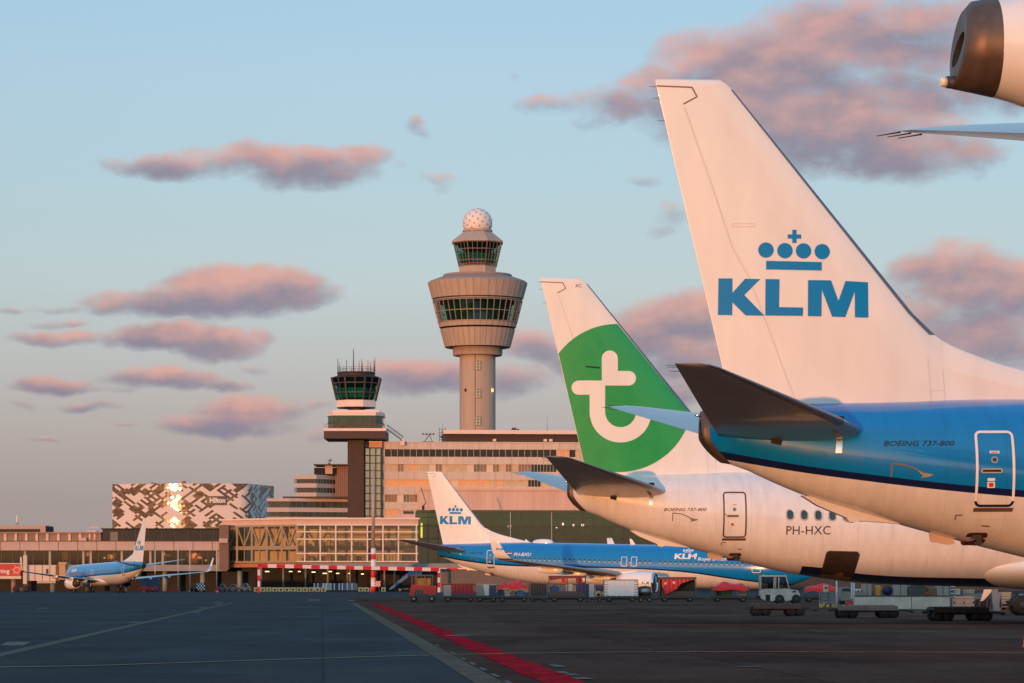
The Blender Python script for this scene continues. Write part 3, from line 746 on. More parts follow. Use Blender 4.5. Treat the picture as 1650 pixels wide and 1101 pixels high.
# ================================================================== buildings
BY = R(4)       # the terminal runs very slightly away to the right
def site(px, Y, yaw=BY): return (PX(px, Y), Y, 0), yaw
class Fac:
    """a facade: local x along it, y into the building, z up; photo columns/rows -> local metres"""
    def __init__(s, px0, Y0, yaw=BY): s.X0, s.Y0, s.yaw = PX(px0, Y0), Y0, yaw; s.c, s.s = math.cos(yaw), math.sin(yaw)
    def x(s, px, d=0.0):
        k = (px-825)/F; X0, Y0 = s.X0-d*s.s, s.Y0+d*s.c
        return (k*Y0-X0)/(s.c-k*s.s)
    def z(s, py, x=0.0, d=0.0): return PZ(py, s.Y0+x*s.s+d*s.c)
    def thing(s, name, label, cat, group=None): return thing(name, label, cat, (s.X0, s.Y0, 0), s.yaw, group)

PINK = M('pale_concrete_panel', (.57,.485,.43), .7, var=.16, scale=.6, stretch=(1,1,.3), bump=.05)
PINK2 = M('pink_panel_plain', (.60,.43,.37), .65, var=.14, scale=.5, stretch=(1,1,.2))
CONC = M('grey_concrete', (.36,.34,.33), .8, var=.18, scale=.6, bump=.1)
BEIGE = M('tower_concrete', (.42,.335,.275), .75, var=.16, scale=.9, stretch=(1,1,.12), bump=.04)
MAROON = M('maroon_cladding', (.036,.016,.016), .6, var=.12, scale=.5)
DKBROWN = M('dark_brown_fascia', (.045,.026,.022), .6, var=.2)
CREAM = M('cream_band', (.74,.60,.55), .55, var=.06)
ROOFG = M('grey_roofing', (.22,.23,.26), .75, var=.15, scale=.4)
FRAMEW = M('white_window_frame', (.70,.62,.56), .5, var=.08)
FRAMED = M('dark_window_frame', (.05,.045,.042), .5, var=.2)
GOLDF = M('ochre_steel_frame', (.33,.25,.16), .5, var=.2)
WDARK = M('dark_pane', (.020,.017,.016), .12, var=.35, scale=.5)
WBLIND = [M('beige_blind', (.55,.42,.26), .6, var=.2, scale=.8), M('orange_blind', (.72,.40,.20), .6, var=.12), M('brown_blind', (.26,.17,.10), .6, var=.25), M('pale_blind', (.66,.55,.42), .6, var=.12), M('olive_pane', (.16,.14,.08), .3, var=.4)]
GREENG = M('green_tinted_wall', (.035,.085,.04), .5, var=.35, scale=.05)
G_CAB = glassy('tower_cab_glass', (.32,.58,.52), .08)
G_HALL = glassy('hall_glass', (.88,.86,.74), .07, .05)
G_GREEN = glassy('green_curtain_glass', (.40,.62,.42), .09, .03)
G_STAIR = glassy('stair_glass', (.85,.92,.82), .28, .04)
G_PIER = glassy('pier_glass', (.42,.44,.44), .06, .04)
TEAL = M('teal_blind', (.010,.34,.26), .4, var=.25, scale=.7)
LAMPW = emit('warm_lamp', (1.0,.80,.45), 2.2)
LAMPO = emit('orange_lit_room', (1.0,.34,.09), 3.0)
LITW = emit('orange_room_glow', (.75,.20,.05), .55)
LAMPG = emit('hall_lamp', (1.0,.27,.5), 10.0)
LAMPY = emit('yellow_lit_sign', (1.0,.34,.05), 7.0)

# ---------------------------------------------------------------- main control tower
Yt = 794; t = thing('control_tower', 'tall beige control tower with two glazed rings and a white dome on top', 'control tower', (PX(769.5, Yt), Yt, 0), 0)
cx, k = 0, .0569*1.0
zt_ = lambda y: PZ(320+y/2.895, Yt); rt_ = lambda w: w*.0569
lt = lambda prof, n=32, rot=.5, sm=False, m=0: MB().lathe([(rt_(w), zt_(y)) for w, y in prof], n, (0,0,0), 'z', m, sm, rot)
sh = MB().lathe([(rt_(84), 0), (rt_(84), zt_(735))], 64, sm=True); sh.lathe([(rt_(84)+.02, 0)], 4)
sho = sh.build('shaft', M('tower_shaft_concrete', (.42,.335,.28), .75, var=.14, scale=.8, stretch=(1,1,.06)), t)
g = MB()
th = math.asin((278-288)/84.)
for y in range(0, 1): g.bar((rt_(84.4)*math.sin(th), -rt_(84.4)*math.cos(th), 0), (rt_(84.4)*math.sin(th), -rt_(84.4)*math.cos(th), zt_(735)), .16, .05)
g.build('joint_strip', DKBROWN, sho)
for yy in (785, 915, 1043):
    w = MB(); R0 = rt_(84.5)
    for x0, x1, m in ((277,290,0),(290,303,0)):
        a0, a1 = math.asin((x0-288)/84), math.asin((x1-288)/84)
        w.loft([[(R0*math.sin(a0), -R0*math.cos(a0), zt_(yy+20)), (R0*math.sin(a1), -R0*math.cos(a1), zt_(yy+20))], [(R0*math.sin(a0), -R0*math.cos(a0), zt_(yy-20)), (R0*math.sin(a1), -R0*math.cos(a1), zt_(yy-20))]], 0, False, False, False, False)
    for x in (277, 290, 303):
        a = math.asin((x-288)/84); p = (rt_(85.5)*math.sin(a), -rt_(85.5)*math.cos(a))
        w.bar((*p, zt_(yy+21)), (*p, zt_(yy-21)), .22, .2, 1)
    for y in (yy-20, yy-7, yy+7, yy+20):
        a0, a1 = math.asin((277-288)/84), math.asin((303-288)/84)
        w.bar((rt_(85.3)*math.sin(a0), -rt_(85.3)*math.cos(a0), zt_(y)), (rt_(85.3)*math.sin(a1), -rt_(85.3)*math.cos(a1), zt_(y)), .2, .2, 1)
    w.build('shaft_window', [M('pale_green_pane', (.46,.52,.42), .2, var=.2), M('shaft_frame', (.20,.19,.16), .5)], t)
for x, mt in ((233, DARK), (357, LAMPO)):
    a = math.asin((x-288)/84); MB().box(rt_(85)*math.sin(a)-.25, rt_(85)*math.sin(a)+.25, -rt_(85)*math.cos(a)-.25, -rt_(85)*math.cos(a)+.25, zt_(898)-.4, zt_(898)+.4).build('obstruction_lamp', mt, t)
lt([(84,735),(112,735),(116,730),(116,698),(150,697)], 48, 0, True).build('collar', BEIGE, t)
def panel_ring(nm, w0, y0, w1, y1, n=40, cap=True):
    prof = [(w0*.7, y0), (w0, y0), (w1, y1), (w1*.82, y1-2)] if cap else [(w0, y0), (w1, y1)]
    o = lt(prof, n, .5, False).build(nm, BEIGE, t)
    g = MB()
    for j in range(n):
        a = 2*math.pi*(j+.5)/n
        g.bar((rt_(w0+.6)*math.cos(a), rt_(w0+.6)*math.sin(a), zt_(y0)), (rt_(w1+.6)*math.cos(a), rt_(w1+.6)*math.sin(a), zt_(y1)), .10, .1)
    g.build('panel_joint', M('tower_joint', (.36,.27,.22), .8), o)
    return o
panel_ring('lower_ring', 152, 695, 174, 612)
lt([(150,612),(172,606),(178,604)], 40, .5).build('groove', DKBROWN, t)
panel_ring('gallery_sill', 178, 604, 183, 580, cap=False)
lt([(180,582),(205,484)], 40, .5).build('gallery_glass', G_CAB, t)
lt([(140,584),(165,484),(206,484)], 40, .5).build('gallery_core', GREENG, t)
g = MB()
for j in range(40):
    a = 2*math.pi*(j+.5)/40; g.bar((rt_(184)*math.cos(a), rt_(184)*math.sin(a), zt_(582)), (rt_(209)*math.cos(a), rt_(209)*math.sin(a), zt_(483)), .17)
for w, y in ((208,485),(195.5,533),(184,581)):
    for j in range(40):
        a, b = 2*math.pi*(j+.5)/40, 2*math.pi*(j+1.5)/40
        g.bar((rt_(w)*math.cos(a), rt_(w)*math.sin(a), zt_(y)), (rt_(w)*math.cos(b), rt_(w)*math.sin(b), zt_(y)), .17)
g.build('gallery_mullion', M('tower_mullion', (.30,.24,.20), .5), t)
lt([(205,485),(206,470)], 40, .5).build('groove', DKBROWN, t)
lt([(200,482),(210,480),(210,477),(203,475)], 40, .5).build('ledge', BEIGE, t)
panel_ring('upper_ring', 212, 470, 232, 396)
lt([(232,396),(224,388),(180,372),(160,366),(162,362),(158,356),(92,352)], 40, .5).build('upper_deck', M('tower_deck', (.33,.24,.21), .8, var=.1), t)
lt([(92,356),(92,318)], 8, .5).build('cab_base', BEIGE, t)
lt([(89,320),(90,318),(118,206)], 8, .5).build('cab_glass', G_CAB, t)
lt([(60,320),(62,250),(118,205)], 8, .5).build('cab_core', M('cab_interior', (.012,.03,.028), .6, var=.4), t)
lt([(84,300),(98,262)], 8, .5).build('cab_blind', TEAL, t)
g = MB()
def octp(w, y, q):
    a = 2*math.pi*(math.floor(q)+.5)/8; b = 2*math.pi*(math.floor(q)+1.5)/8; f = q-math.floor(q)
    return (rt_(w)*((1-f)*math.cos(a)+f*math.cos(b)), rt_(w)*((1-f)*math.sin(a)+f*math.sin(b)), zt_(y))
for q4 in range(32):
    q = q4/4.; wd = .26 if q4 % 4 == 0 else .13
    g.bar(octp(92.5,319,q), octp(121,205,q), wd)
for y in (207, 243, 293, 310, 318):
    w = 92.5+(319-y)*.25
    for q in range(8): g.bar(octp(w, y, q), octp(w, y, q+.999), .2)
g.build('cab_mullion', M('cab_mullion_paint', (.17,.12,.10), .5), t)
lt([(112,214),(128,209),(128,203),(68,157),(68,148)], 8, .5).build('cab_roof', BEIGE, t)
lt([(70,156),(70,148),(66,146)], 24, .5).build('dome_collar', BEIGE, t)
R0 = rt_(69); zc = zt_(115)
d = MB().lathe([(R0*math.sin(R(a)), zc+R0*math.cos(R(a))) for a in (150,135,120,105,90,75,60,45,30,15,2)], 40, sm=True)
do = d.build('radome', M('radome_white', (.76,.72,.70), .5, var=.06), t)
g = MB()
for j in range(90):     # dimples between the dome panels
    a = j*2.39996; h = 1-2*(j+.5)/90
    if h < -.6: continue
    n = Vector((math.sqrt(1-h*h)*math.cos(a), math.sqrt(1-h*h)*math.sin(a), h)); p = Vector((0,0,zc))+n*(R0-.02)
    g.tube(p, p+n*.06, .27, .27, 8)
g.build('radome_dimple', M('dome_dimple', (.42,.33,.31), .6), do)

# ---------------------------------------------------------------- old control tower
Yo = 700; fo = Fac(574, Yo, 0)
t = thing('control_tower', 'shorter dark brown control tower with antennas on its roof and a green glazed cab', 'control tower', (PX(574, Yo), Yo, 0), 0)
ko = Yo/F/3.931; xo = lambda x: (x-291)*ko; zo = lambda y: PZ(560+y/3.931, Yo)
sb = MB().box(xo(241), xo(343), -3.4, 3.4, 0, zo(584)); sb.build('shaft', MAROON, t)
MB().box(xo(100), xo(487), -8.5, 8.5, zo(588), zo(541)).build('platform', DKBROWN, t)
MB().box(xo(98), xo(489), -8.7, 8.7, zo(541), zo(524)).build('platform_edge', CREAM, t)
g = MB()
for x in range(102, 488, 14): g.bar((xo(x), -8.6, zo(524)), (xo(x), -8.6, zo(498)), .06)
for y in (498, 511): g.bar((xo(100), -8.6, zo(y)), (xo(487), -8.6, zo(y)), .07)
g.build('railing', M('rail_brown', (.20,.10,.08), .6), t)
gl = [(-xo(470)*.96, -4), (-xo(470)*.72, -7), (xo(470)*.72, -7), (xo(470)*.96, -4), (xo(470)*.96, 5), (-xo(470)*.96, 5)]
MB().prism(gl, zo(524), zo(442), 0, 'xy').build('gallery_wall', M('gallery_green_glass', (.030,.075,.045), .12, var=.5, scale=.8), t)
g = MB()
for a in range(11):
    x = gl[1][0] + (gl[2][0]-gl[1][0])*a/10; g.bar((x, -7.06, zo(524)), (x, -7.06, zo(442)), .14)
for a, b in zip(gl, gl[1:]+gl[:1]): g.bar((a[0]*1.005, a[1]*1.01, zo(487)), (b[0]*1.005, b[1]*1.01, zo(487)), .18); g.bar((a[0]*1.005, a[1]*1.01, zo(522)), (b[0]*1.005, b[1]*1.01, zo(522)), .3)
g.build('gallery_mullion', FRAMED, t)
gl2 = [(a*1.04, b*1.04) for a, b in gl]
MB().prism(gl2, zo(442), zo(420), 0, 'xy').build('gallery_roof', CREAM, t)
MB().box(xo(150), xo(445), -5, 5, zo(420), zo(404)).build('upper_deck', CREAM, t)
lo = lambda prof, n=8, rot=.5, sm=False: MB().lathe([(w*ko/math.cos(math.pi/8) if n == 8 else w*ko, zo(y)) for w, y in prof], n, (0,0,0), 'z', 0, sm, rot)
lo([(52,406),(52,386),(118,386),(120,380)]).build('neck', DKBROWN, t)
lo([(116,384),(120,381),(120,338)]).build('cab_band', CREAM, t)
lo([(118,338),(151,196)]).build('cab_glass', G_CAB, t)
lo([(100,338),(112,262),(150,196)]).build('cab_core', M('cab_interior'+'_dark', (.010,.016,.015), .6, var=.4), t)
lo([(108,322),(124,262)]).build('cab_blind', TEAL, t)
g = MB()
def oc2(w, y, q):
    w = w*ko/math.cos(math.pi/8); a = 2*math.pi*(math.floor(q)+.5)/8; b = 2*math.pi*(math.floor(q)+1.5)/8; f = q-math.floor(q)
    return (w*((1-f)*math.cos(a)+f*math.cos(b)), w*((1-f)*math.sin(a)+f*math.sin(b)), zo(y))
for j in range(16): g.bar(oc2(121,337,j/2), oc2(154,194,j/2), .34 if j % 2 == 0 else .2)
for y in (230, 290): 
    for q in range(8): g.bar(oc2(121+(338-y)*.232, y, q), oc2(121+(338-y)*.232, y, q+.999), .2)
g.build('cab_mullion', M('old_cab_frame', (.07,.05,.045), .5), t)
lo([(152,198),(154,192),(120,180),(118,172),(122,165),(120,158)], 24, 0).build('cab_roof', DKBROWN, t)
g = MB()
for j in range(20):
    a = 2*math.pi*j/20; g.bar((118*ko*math.cos(a), 118*ko*math.sin(a), zo(160)), (118*ko*math.cos(a), 118*ko*math.sin(a), zo(128)), .05)
    b = 2*math.pi*(j+1)/20
    for y in (128, 144): g.bar((118*ko*math.cos(a), 118*ko*math.sin(a), zo(y)), (118*ko*math.cos(b), 118*ko*math.sin(b), zo(y)), .05)
g.build('roof_railing', RUST, t)
for i, (x, y, w) in enumerate(((175,72,.12),(186,92,.09),(205,118,.08),(230,78,.1),(262,118,.08),(273,8,.16),(311,86,.09),(326,70,.1),(330,90,.08),(364,78,.1),(383,96,.08),(404,84,.09),(411,68,.12))):
    dy = random.uniform(-2, 2)
    MB().tube((xo(x), dy, zo(158)), (xo(x), dy, zo(y)), w, w*.5, 6).build('antenna', RUST, t)
# outside stair from the platform down to the office roof
s = thing('roof_stair', 'open steel stair from the old tower platform down to the office roof', 'stair', (PX(640, Yo), Yo, 0), 0)
X = lambda p: PX(p, Yo)-PX(640, Yo)
g = MB()
for dz in (0, 1.0):
    for y in (-.6, .6): g.bar((X(624), y, PZ(692, Yo)+dz), (X(650), y, PZ(711, Yo)+dz), .16)
for p in range(9):
    q = p/8; x = X(624)+(X(650)-X(624))*q; z = PZ(692, Yo)+(PZ(711, Yo)-PZ(692, Yo))*q
    g.box(x-.25, x+.25, -.55, .55, z-.04, z+.04); g.bar((x,-.6,z), (x,-.6,z+1), .08)
g.build('stair_flight', M('steel_blue_grey', (.09,.11,.15), .5, .4), s)
MB().box(X(645), X(652), -.8, .8, PZ(718, Yo), PZ(707, Yo)).build('stair_landing', CREAM, s)

# ---------------------------------------------------------------- terminal office block
fa = Fac(616, 700)
t = fa.thing('terminal_office', 'long pale pink office block with rows of windows and a dark recessed top floor', 'office building')
x0, x1 = fa.x(616), fa.x(1120)
bands = [(712,724),(736,748),(760,773),(784,797),(809,821),(831,846)]
b = MB()
for ya, yb in bands: b.box(x0, x1, 0, 22, fa.z(yb), fa.z(ya))
b.box(x0, x1, .55, 21.5, 0, fa.z(713), 0)
b.box(x0, fa.x(620), 0, 1, 0, fa.z(713))
b.box(x0-.02, x1, -.15, .02, fa.z(713.3), fa.z(711.8), 0)
wall = b.build('wall', PINK, t)
g = MB()
for px in range(616, 1000, 26):
    for ya, yb in bands[:4]: g.box(fa.x(px)-.05, fa.x(px)+.05, -.004, .2, fa.z(yb), fa.z(ya))
g.build('panel_joint', M('pink_joint', (.40,.30,.28), .8), wall)
rnd = random.Random(5)
wm = [WDARK]+WBLIND+[FRAMEW]
def office_window(px0, px1, yt, yb, mi, split=0):
    g = MB(); a, c = fa.x(px0), fa.x(px1)
    g.box(a+.03, c, .24, .30, fa.z(yb), fa.z(yt), mi)
    g.box(a-.04, a+.03, .14, .34, fa.z(yb), fa.z(yt), 6); 
    if split: g.box((a+c)/2-.03, (a+c)/2+.03, .15, .3, fa.z(yb), fa.z(yt), 6)
    o = g.build('window', wm, t); return o
px = 620
while px < 948:
    lit = px > 882
    office_window(px, px+9.9, 724, 736, rnd.choice([1,2,2,1,0]) if lit else 0, 0)
    px += 10.25
px = 620
while px < 946:
    m_ = rnd.choice([1,1,3,1,5,2,4,1,3]) if px < 846 else (0 if px < 887 else rnd.choice([1,3]))
    office_window(px, px+9.9, 748, 760, m_, 1); px += 10.25
office_window(620, 697, 773, 784, 2); office_window(697, 728, 773, 784, 2)
px = 728
while px < 946:
    m_ = rnd.choice([4,4,2,4]) if px < 752 else (2 if px < 785 else (rnd.choice([5,1,3,1,2]) if px < 846 else (0 if px < 870 else 1)))
    office_window(px, px+9.9, 773, 784, m_, 1); px += 10.25
office_window(620, 640, 797, 809, 3); office_window(640, 650, 797, 809, 4); office_window(650, 660, 797, 809, 5, 1); office_window(660, 671, 797, 809, 3, 1)
for px in (620, 630, 640): office_window(px, px+9.9, 821, 831, 2)
# plain pink volume under the upper floors
g = MB(); g.box(fa.x(674), x1, -1.2, .5, fa.z(822), fa.z(790)); g.box(fa.x(674), x1, -1.5, -1.2, fa.z(790.5), fa.z(787)); po = g.build('plain_panel', PINK2, t)
g = MB()
for px in range(690, 1000, 13): g.box(fa.x(px)-.04, fa.x(px)+.04, -1.205, -1.1, fa.z(821), fa.z(790))
g.build('panel_joint', M('plain_panel_joint', (.5,.33,.30), .8), po)
# recessed top floor
MB().box(fa.x(718), x1, 3, 20, fa.z(713), fa.z(698.3)).build('penthouse', DKBROWN, t)
MB().box(fa.x(715), x1, 1.2, 21, fa.z(698.3), fa.z(692)).build('penthouse_roof', CREAM, t)
g = MB()
for px in (798, 880, 889): g.box(fa.x(px)-.4, fa.x(px)+.4, 2.4, 3, fa.z(710), fa.z(706))
g.each('wall_lamp', FRAMEW, t)
# things on its roof
def roof_item(name, label, cat, px, yb, build):
    o = thing(name, label, cat, (fa.X0+fa.x(px)*fa.c-4*fa.s, fa.Y0+fa.x(px)*fa.s+4*fa.c, fa.z(yb)), BY); build(o); return o
def dish_frame(o):
    g = MB(); g.bar((-1,0,0), (.3,0,1.9), .18); g.bar((1.1,0,0), (.3,0,1.9), .12); g.bar((-1.3,0,2.0), (1.4,0,2.0), .14); g.box(-1.4,1.4,-.5,.5,0,.3)
    for x in (-1.2,-.4,.5,1.3): g.box(x-.15,x+.15,-.2,.2,1.85,2.25)
    g.build('floodlight_frame', DSTEEL, o)
roof_item('floodlight_rack', 'small rack of floodlights standing on the office roof', 'floodlight', 691, 712, dish_frame)
def lattice(o):
    g = MB()
    for x in (-.7, 0, .7): g.bar((x,0,0), (x,0,3.6), .1)
    for z in (.8,1.6,2.4,3.2): g.bar((-.8,0,z), (.8,0,z), .08)
    g.bar((0,0,3.6), (0,0,4.6), .06); g.build('lattice_frame', DSTEEL, o)
roof_item('antenna_lattice', 'lattice antenna frame at the left end of the recessed top floor', 'antenna', 714, 712, lattice)
def whip(o): MB().tube((0,0,0), (0,0,3.7), .07, .03, 6).box(-.4,.4,-.3,.3,0,.25).build('antenna_whip', STEEL, o)
roof_item('whip_antenna', 'thin whip antenna on the cream penthouse roof', 'antenna', 884, 692, whip)
def hatch(o): MB().box(-.9,.9,-.5,.5,0,.4).box(-.7,.2,-.3,.3,.4,.7).build('hatch_cover', DSTEEL, o)
roof_item('roof_hatch', 'low dark hatch on the cream penthouse roof', 'hatch', 832, 692, hatch)

# glazed stair tower between old tower and office
fs = Fac(587, 699)
t = fs.thing('stair_tower', 'narrow glazed stair tower between brown tower and pink office', 'stair tower')
a, c = fs.x(587), fs.x(615.8); top = fs.z(722)
MB().box(a, c, 0, 9, top, fs.z(713), 0).build('cap', M('orange_cap', (.62,.36,.25), .6, var=.1), t)
MB().box(a, c, -.1, 8, fs.z(713), fs.z(711), 0).build('coping', CREAM, t)
MB().box(a+.05, c-.05, 3.2, 8, 0, top).build('back_wall', M('stair_back', (.62,.68,.56), .6, var=.15, scale=.3), t)
MB().box(a+.1, c-.1, .0, .04, 0, top).build('glazing', G_STAIR, t)
for i, y in enumerate(range(750, 846, 24)):
    g = MB(); z0 = fs.z(y+8); z1 = fs.z(y-4); g.bar((fs.x(590), 1.2, z0), (fs.x(602), 1.2, z0+.0), 1.2, .45); g.bar((fs.x(605), 1.4, z1), (fs.x(614), 1.4, z0), .9, .35); g.bar((fs.x(614), 1.4, z0), (fs.x(606), 1.4, fs.z(y+16)), .9, .35)
    g.build('stair_flight', M('stair_yellow', (.62,.44,.22), .5), t)
g = MB()
for px in (588, 596, 605.5, 614): g.box(fs.x(px)-.16, fs.x(px)+.16, -.12, .12, 0, top)
y = 722
while y < 850: g.box(a, c, -.1, .1, fs.z(y)-.12, fs.z(y)+.12); y += 12.2
g.build('mullion', FRAMED, t)

# ---------------------------------------------------------------- green glazed terminal hall
fg = Fac(673, 668)
t = fg.thing('glazed_terminal', 'dark green glass terminal hall under the pink office block', 'terminal')
a, c, zt1, zt0 = fg.x(673), fg.x(1750), fg.z(822), 0
MB().box(a, c, 0, 14, zt1-.5, zt1).box(a, c, 6, 14, 0, zt1-.5).build('wall', GREENG, t)
MB().box(a, c, 5.6, 6, fg.z(846), fg.z(826)).build('upper_gallery', M('gallery_pale_green', (.14,.30,.13), .5, var=.5, scale=.09), t)
MB().box(a, c, 5.6, 6, fg.z(864), fg.z(850)).build('lower_gallery', M('gallery_mid_green', (.12,.25,.09), .5, var=.6, scale=.12), t)
MB().box(a, c, .02, 6, fg.z(868)-.2, fg.z(868)).box(a, c, .02, 6, fg.z(848)-.15, fg.z(848)).box(a, c, .3, 6, 0, fg.z(866)).build('floor_slab', DARK, t)
MB().box(a, c, 0, .05, 0, zt1-.5).build('glazing', G_GREEN, t)
g = MB(); px = 673
i = 0
while px < 1100:
    g.box(fg.x(px)-.07, fg.x(px)+.07, -.06, .06, 0, zt1-.5, 1 if i in (4,9,13) else 0); px += 16.6; i += 1
for y in (834, 847, 868): g.box(a, c, -.05, .05, fg.z(y)-.06, fg.z(y)+.06)
g.build('mullion', [FRAMED, GREYP], t)
g = MB()
for px, y, s_ in ((722,844,.35),(739,843,.5),(741,845,.35),(820,848,.3),(824,848,.3),(908,844,.45),(925,846,.4),(940,846,.5),(898,850,.25)):
    g.lathe([(.01,-s_*.7),(s_*.5,-s_*.5),(s_*.7,0),(s_*.5,s_*.5),(.01,s_*.7)], 10, (fg.x(px), 2, fg.z(y)))
for px, y in ((820,852),(824,852)): g.box(fg.x(px)-.06, fg.x(px)+.06, 2, 2.1, fg.z(868), fg.z(848), 1)
g.each('ceiling_lamp', [LAMPG, FRAMED], t)
MB().box(fg.x(678), fg.x(680.8), .3, .6, fg.z(867), fg.z(843)).build('lit_sign', LAMPY, t)
MB().box(fg.x(1095), c, -.3, -.1, 0, fg.z(920)).build('base_wall', M('base_wall_dark', (.035,.038,.042), .7, var=.3, scale=.3), t)
g = MB(); r2 = random.Random(3)
for px in range(676, 1100, 11):
    h = r2.uniform(.8, 3.2); g.lathe([(.1,0),(r2.uniform(.4,1.0),h*.5),(r2.uniform(.3,.8),h*.8),(.05,h)], 8, (fg.x(px), 1.5, fg.z(868)))
g.each('indoor_plant', M('plant_dark', (.012,.022,.010), .7, var=.5), t)

# ---------------------------------------------------------------- glass departure hall
fh = Fac(478, 640, R(3)); t = fh.thing('glass_hall', 'golden glass hall with white window grid and a flat pale roof', 'terminal hall')
L_ = Fac(360, 654, 0); Lx, Ly = fh.x(478), 0
# left face runs from the corner back to the left
wx, wy = PX(358, 654)-fh.X0, 654-640.; lw = math.hypot(wx, wy); la = math.atan2(wy, wx)-fh.yaw
def LP(s, d, z):       # s metres along left face from the corner, d outward
    ca, sa = math.cos(la), math.sin(la); return (s*ca + d*sa*1, s*sa - d*ca*1, z) if False else (s*ca - d*math.sin(la)*-1*0 + s*0 + d*sa, s*sa - d*ca, z)
zr0, zr1, zg0, zg1 = fh.z(846), fh.z(837), fh.z(906), fh.z(846)
xr = fh.x(674)
ca, sa = math.cos(la), math.sin(la)
# roof plate over both faces
rp = [(0,0), (xr,0), (xr,20), (lw*ca+14, lw*sa+8), (lw*ca, lw*sa)]
MB().prism([(x*1.0, y) for x, y in rp], zr0, zr1, 0, 'xy').build('roof', M('hall_fascia', (.60,.45,.40), .6, var=.1, scale=.3), t)
rp2 = [(x-.0, y) for x, y in rp]
MB().prism([(-.4,-.5), (xr+.3,-.5), (xr+.3,20), (lw*ca+14, lw*sa+8), (lw*ca-.3, lw*sa-.2)], zr1, zr1+.35, 0, 'xy').build('roof_edge', CREAM, t)
MB().prism([(.4,13), (xr,13), (xr,19), (lw*ca+13, lw*sa+7.5), (lw*ca+7, lw*sa+2)], zg0, zr0, 0, 'xy').build('back_wall', M('hall_interior', (.62,.48,.30), .6, var=.35, scale=.16), t)
MB().prism([(.3,.3), (xr,.3), (xr,19), (lw*ca+14, lw*sa+8), (lw*ca+.4, lw*sa+.2)], zg0-.5, zg0, 0, 'xy').build('floor', M('hall_floor', (.20,.13,.08), .5, var=.3), t)
MB().prism([(.5,2), (xr,2), (xr,12.8), (lw*ca+8, lw*sa+3)], fh.z(881)-.25, fh.z(881)+.25, 0, 'xy').build('mezzanine', M('mezzanine_edge', (.05,.035,.025), .6), t)
MB().box(0, xr, -.02, .02, zg0, zg1).build('glazing', G_HALL, t)
g = MB()
for px in (491, 516, 541, 566.5, 592, 617, 642, 671):
    g.box(fh.x(px)-.14, fh.x(px)+.14, -.18, .12, zg0, zg1)
for y in (846, 857, 869, 892, 905): g.box(0, xr, -.16, .1, fh.z(y)-.12, fh.z(y)+.12)
g.box(0, xr, -.12, .1, fh.z(881)-.2, fh.z(881)+.2, 1)
g.build('window_grid', [FRAMEW, FRAMED], t)
def seg(s0, z0, s1, z1, w, mb, d=.1, m=0):
    mb.bar((s0*ca + d*sa, s0*sa - d*ca, z0), (s1*ca + d*sa, s1*sa - d*ca, z1), w, w, m)
g = MB(); n = 10
for i in range(n+1): seg(lw*i/n, zg0, lw*i/n, zg1, .45 if i % 2 == 0 else .22, g, .1)
for i in range(0, n, 2):
    zm = fh.z(880); seg(lw*i/n, zg1, lw*(i+1)/n, zm, .34, g); seg(lw*(i+1)/n, zm, lw*(i+2)/n, zg1, .34, g)
for z in (zg0+.1, fh.z(881), fh.z(884), zg1-.1): seg(0, z, lw, z, .4, g, .15)
g.build('truss', GOLDF, t)
MB().add([(0,0,zg0),(lw*ca,lw*sa,zg0),(lw*ca,lw*sa,zg1),(0,0,zg1)], [(0,1,2,3)]).build('glazing', G_HALL, t)
MB().prism([(-.2,-.3), (lw*ca-.2, lw*sa-.3), (lw*ca+6, lw*sa+2), (2,2)], fh.z(914), zg0-.3, 0, 'xy').build('soffit', M('orange_soffit', (.42,.16,.07), .6, var=.3), t)
MB().box(lw*ca-4, 3, lw*sa+7, lw*sa+7.4, zg0-.4, zr0).build('rear_wall', M('hall_rear_wall', (.30,.20,.10), .6, var=.5, scale=.2), t)
g = MB()     # furniture and people-sized clutter seen through the panes
r3 = random.Random(9)
for i in range(70):
    x = r3.uniform(1, xr-1); y = r3.uniform(3, 11); b = zg0 if i % 3 else fh.z(881)+.25; h = r3.uniform(.6, 1.9); w = r3.uniform(.3, 1.4)
    g.box(x, x+w, y, y+.5, b, b+h, r3.randint(0, 4))
for px in (530, 568, 600, 640): g.tube((fh.x(px), 6, zg0), (fh.x(px), 6, zr0), .3, .3, 10, 3)
g.each('hall_furniture', [M('seat_black', (.02,.018,.016), .6), M('counter_green', (.10,.16,.10), .5), M('counter_wood', (.35,.17,.07), .5), M('panel_cream', (.62,.52,.36), .5), M('panel_red', (.30,.05,.03), .5)], t)
# pale slatted screen low on the right
g = MB()
for px in range(598, 648, 5): g.box(fh.x(px), fh.x(px+4.2), .6, .7, zg0, fh.z(893))
g.each('screen_slat', M('slat_cream', (.70,.56,.34), .5), t)
MB().box(fh.x(650), xr, .5, .8, zg0, fh.z(882)).build('dark_bay', M('bay_brown', (.07,.04,.025), .6, var=.3), t)
# undercroft
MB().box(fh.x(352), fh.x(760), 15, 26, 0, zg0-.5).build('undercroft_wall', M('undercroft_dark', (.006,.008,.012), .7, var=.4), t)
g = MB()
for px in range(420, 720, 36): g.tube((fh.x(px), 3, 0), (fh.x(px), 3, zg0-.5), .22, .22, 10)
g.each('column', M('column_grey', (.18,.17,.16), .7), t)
g = MB()
for px, y, w in ((430,921,8),(468,921,6),(482,921,5),(505,922,7),(523,924,8),(532,921,6),(544,924,6),(561,924,6),(584,925,5)):
    g.box(fh.x(px-w*.42), fh.x(px+w*.42), 2, 2.2, fh.z(y)-.09, fh.z(y)+.07)
g.each('strip_lamp', LAMPW, t)
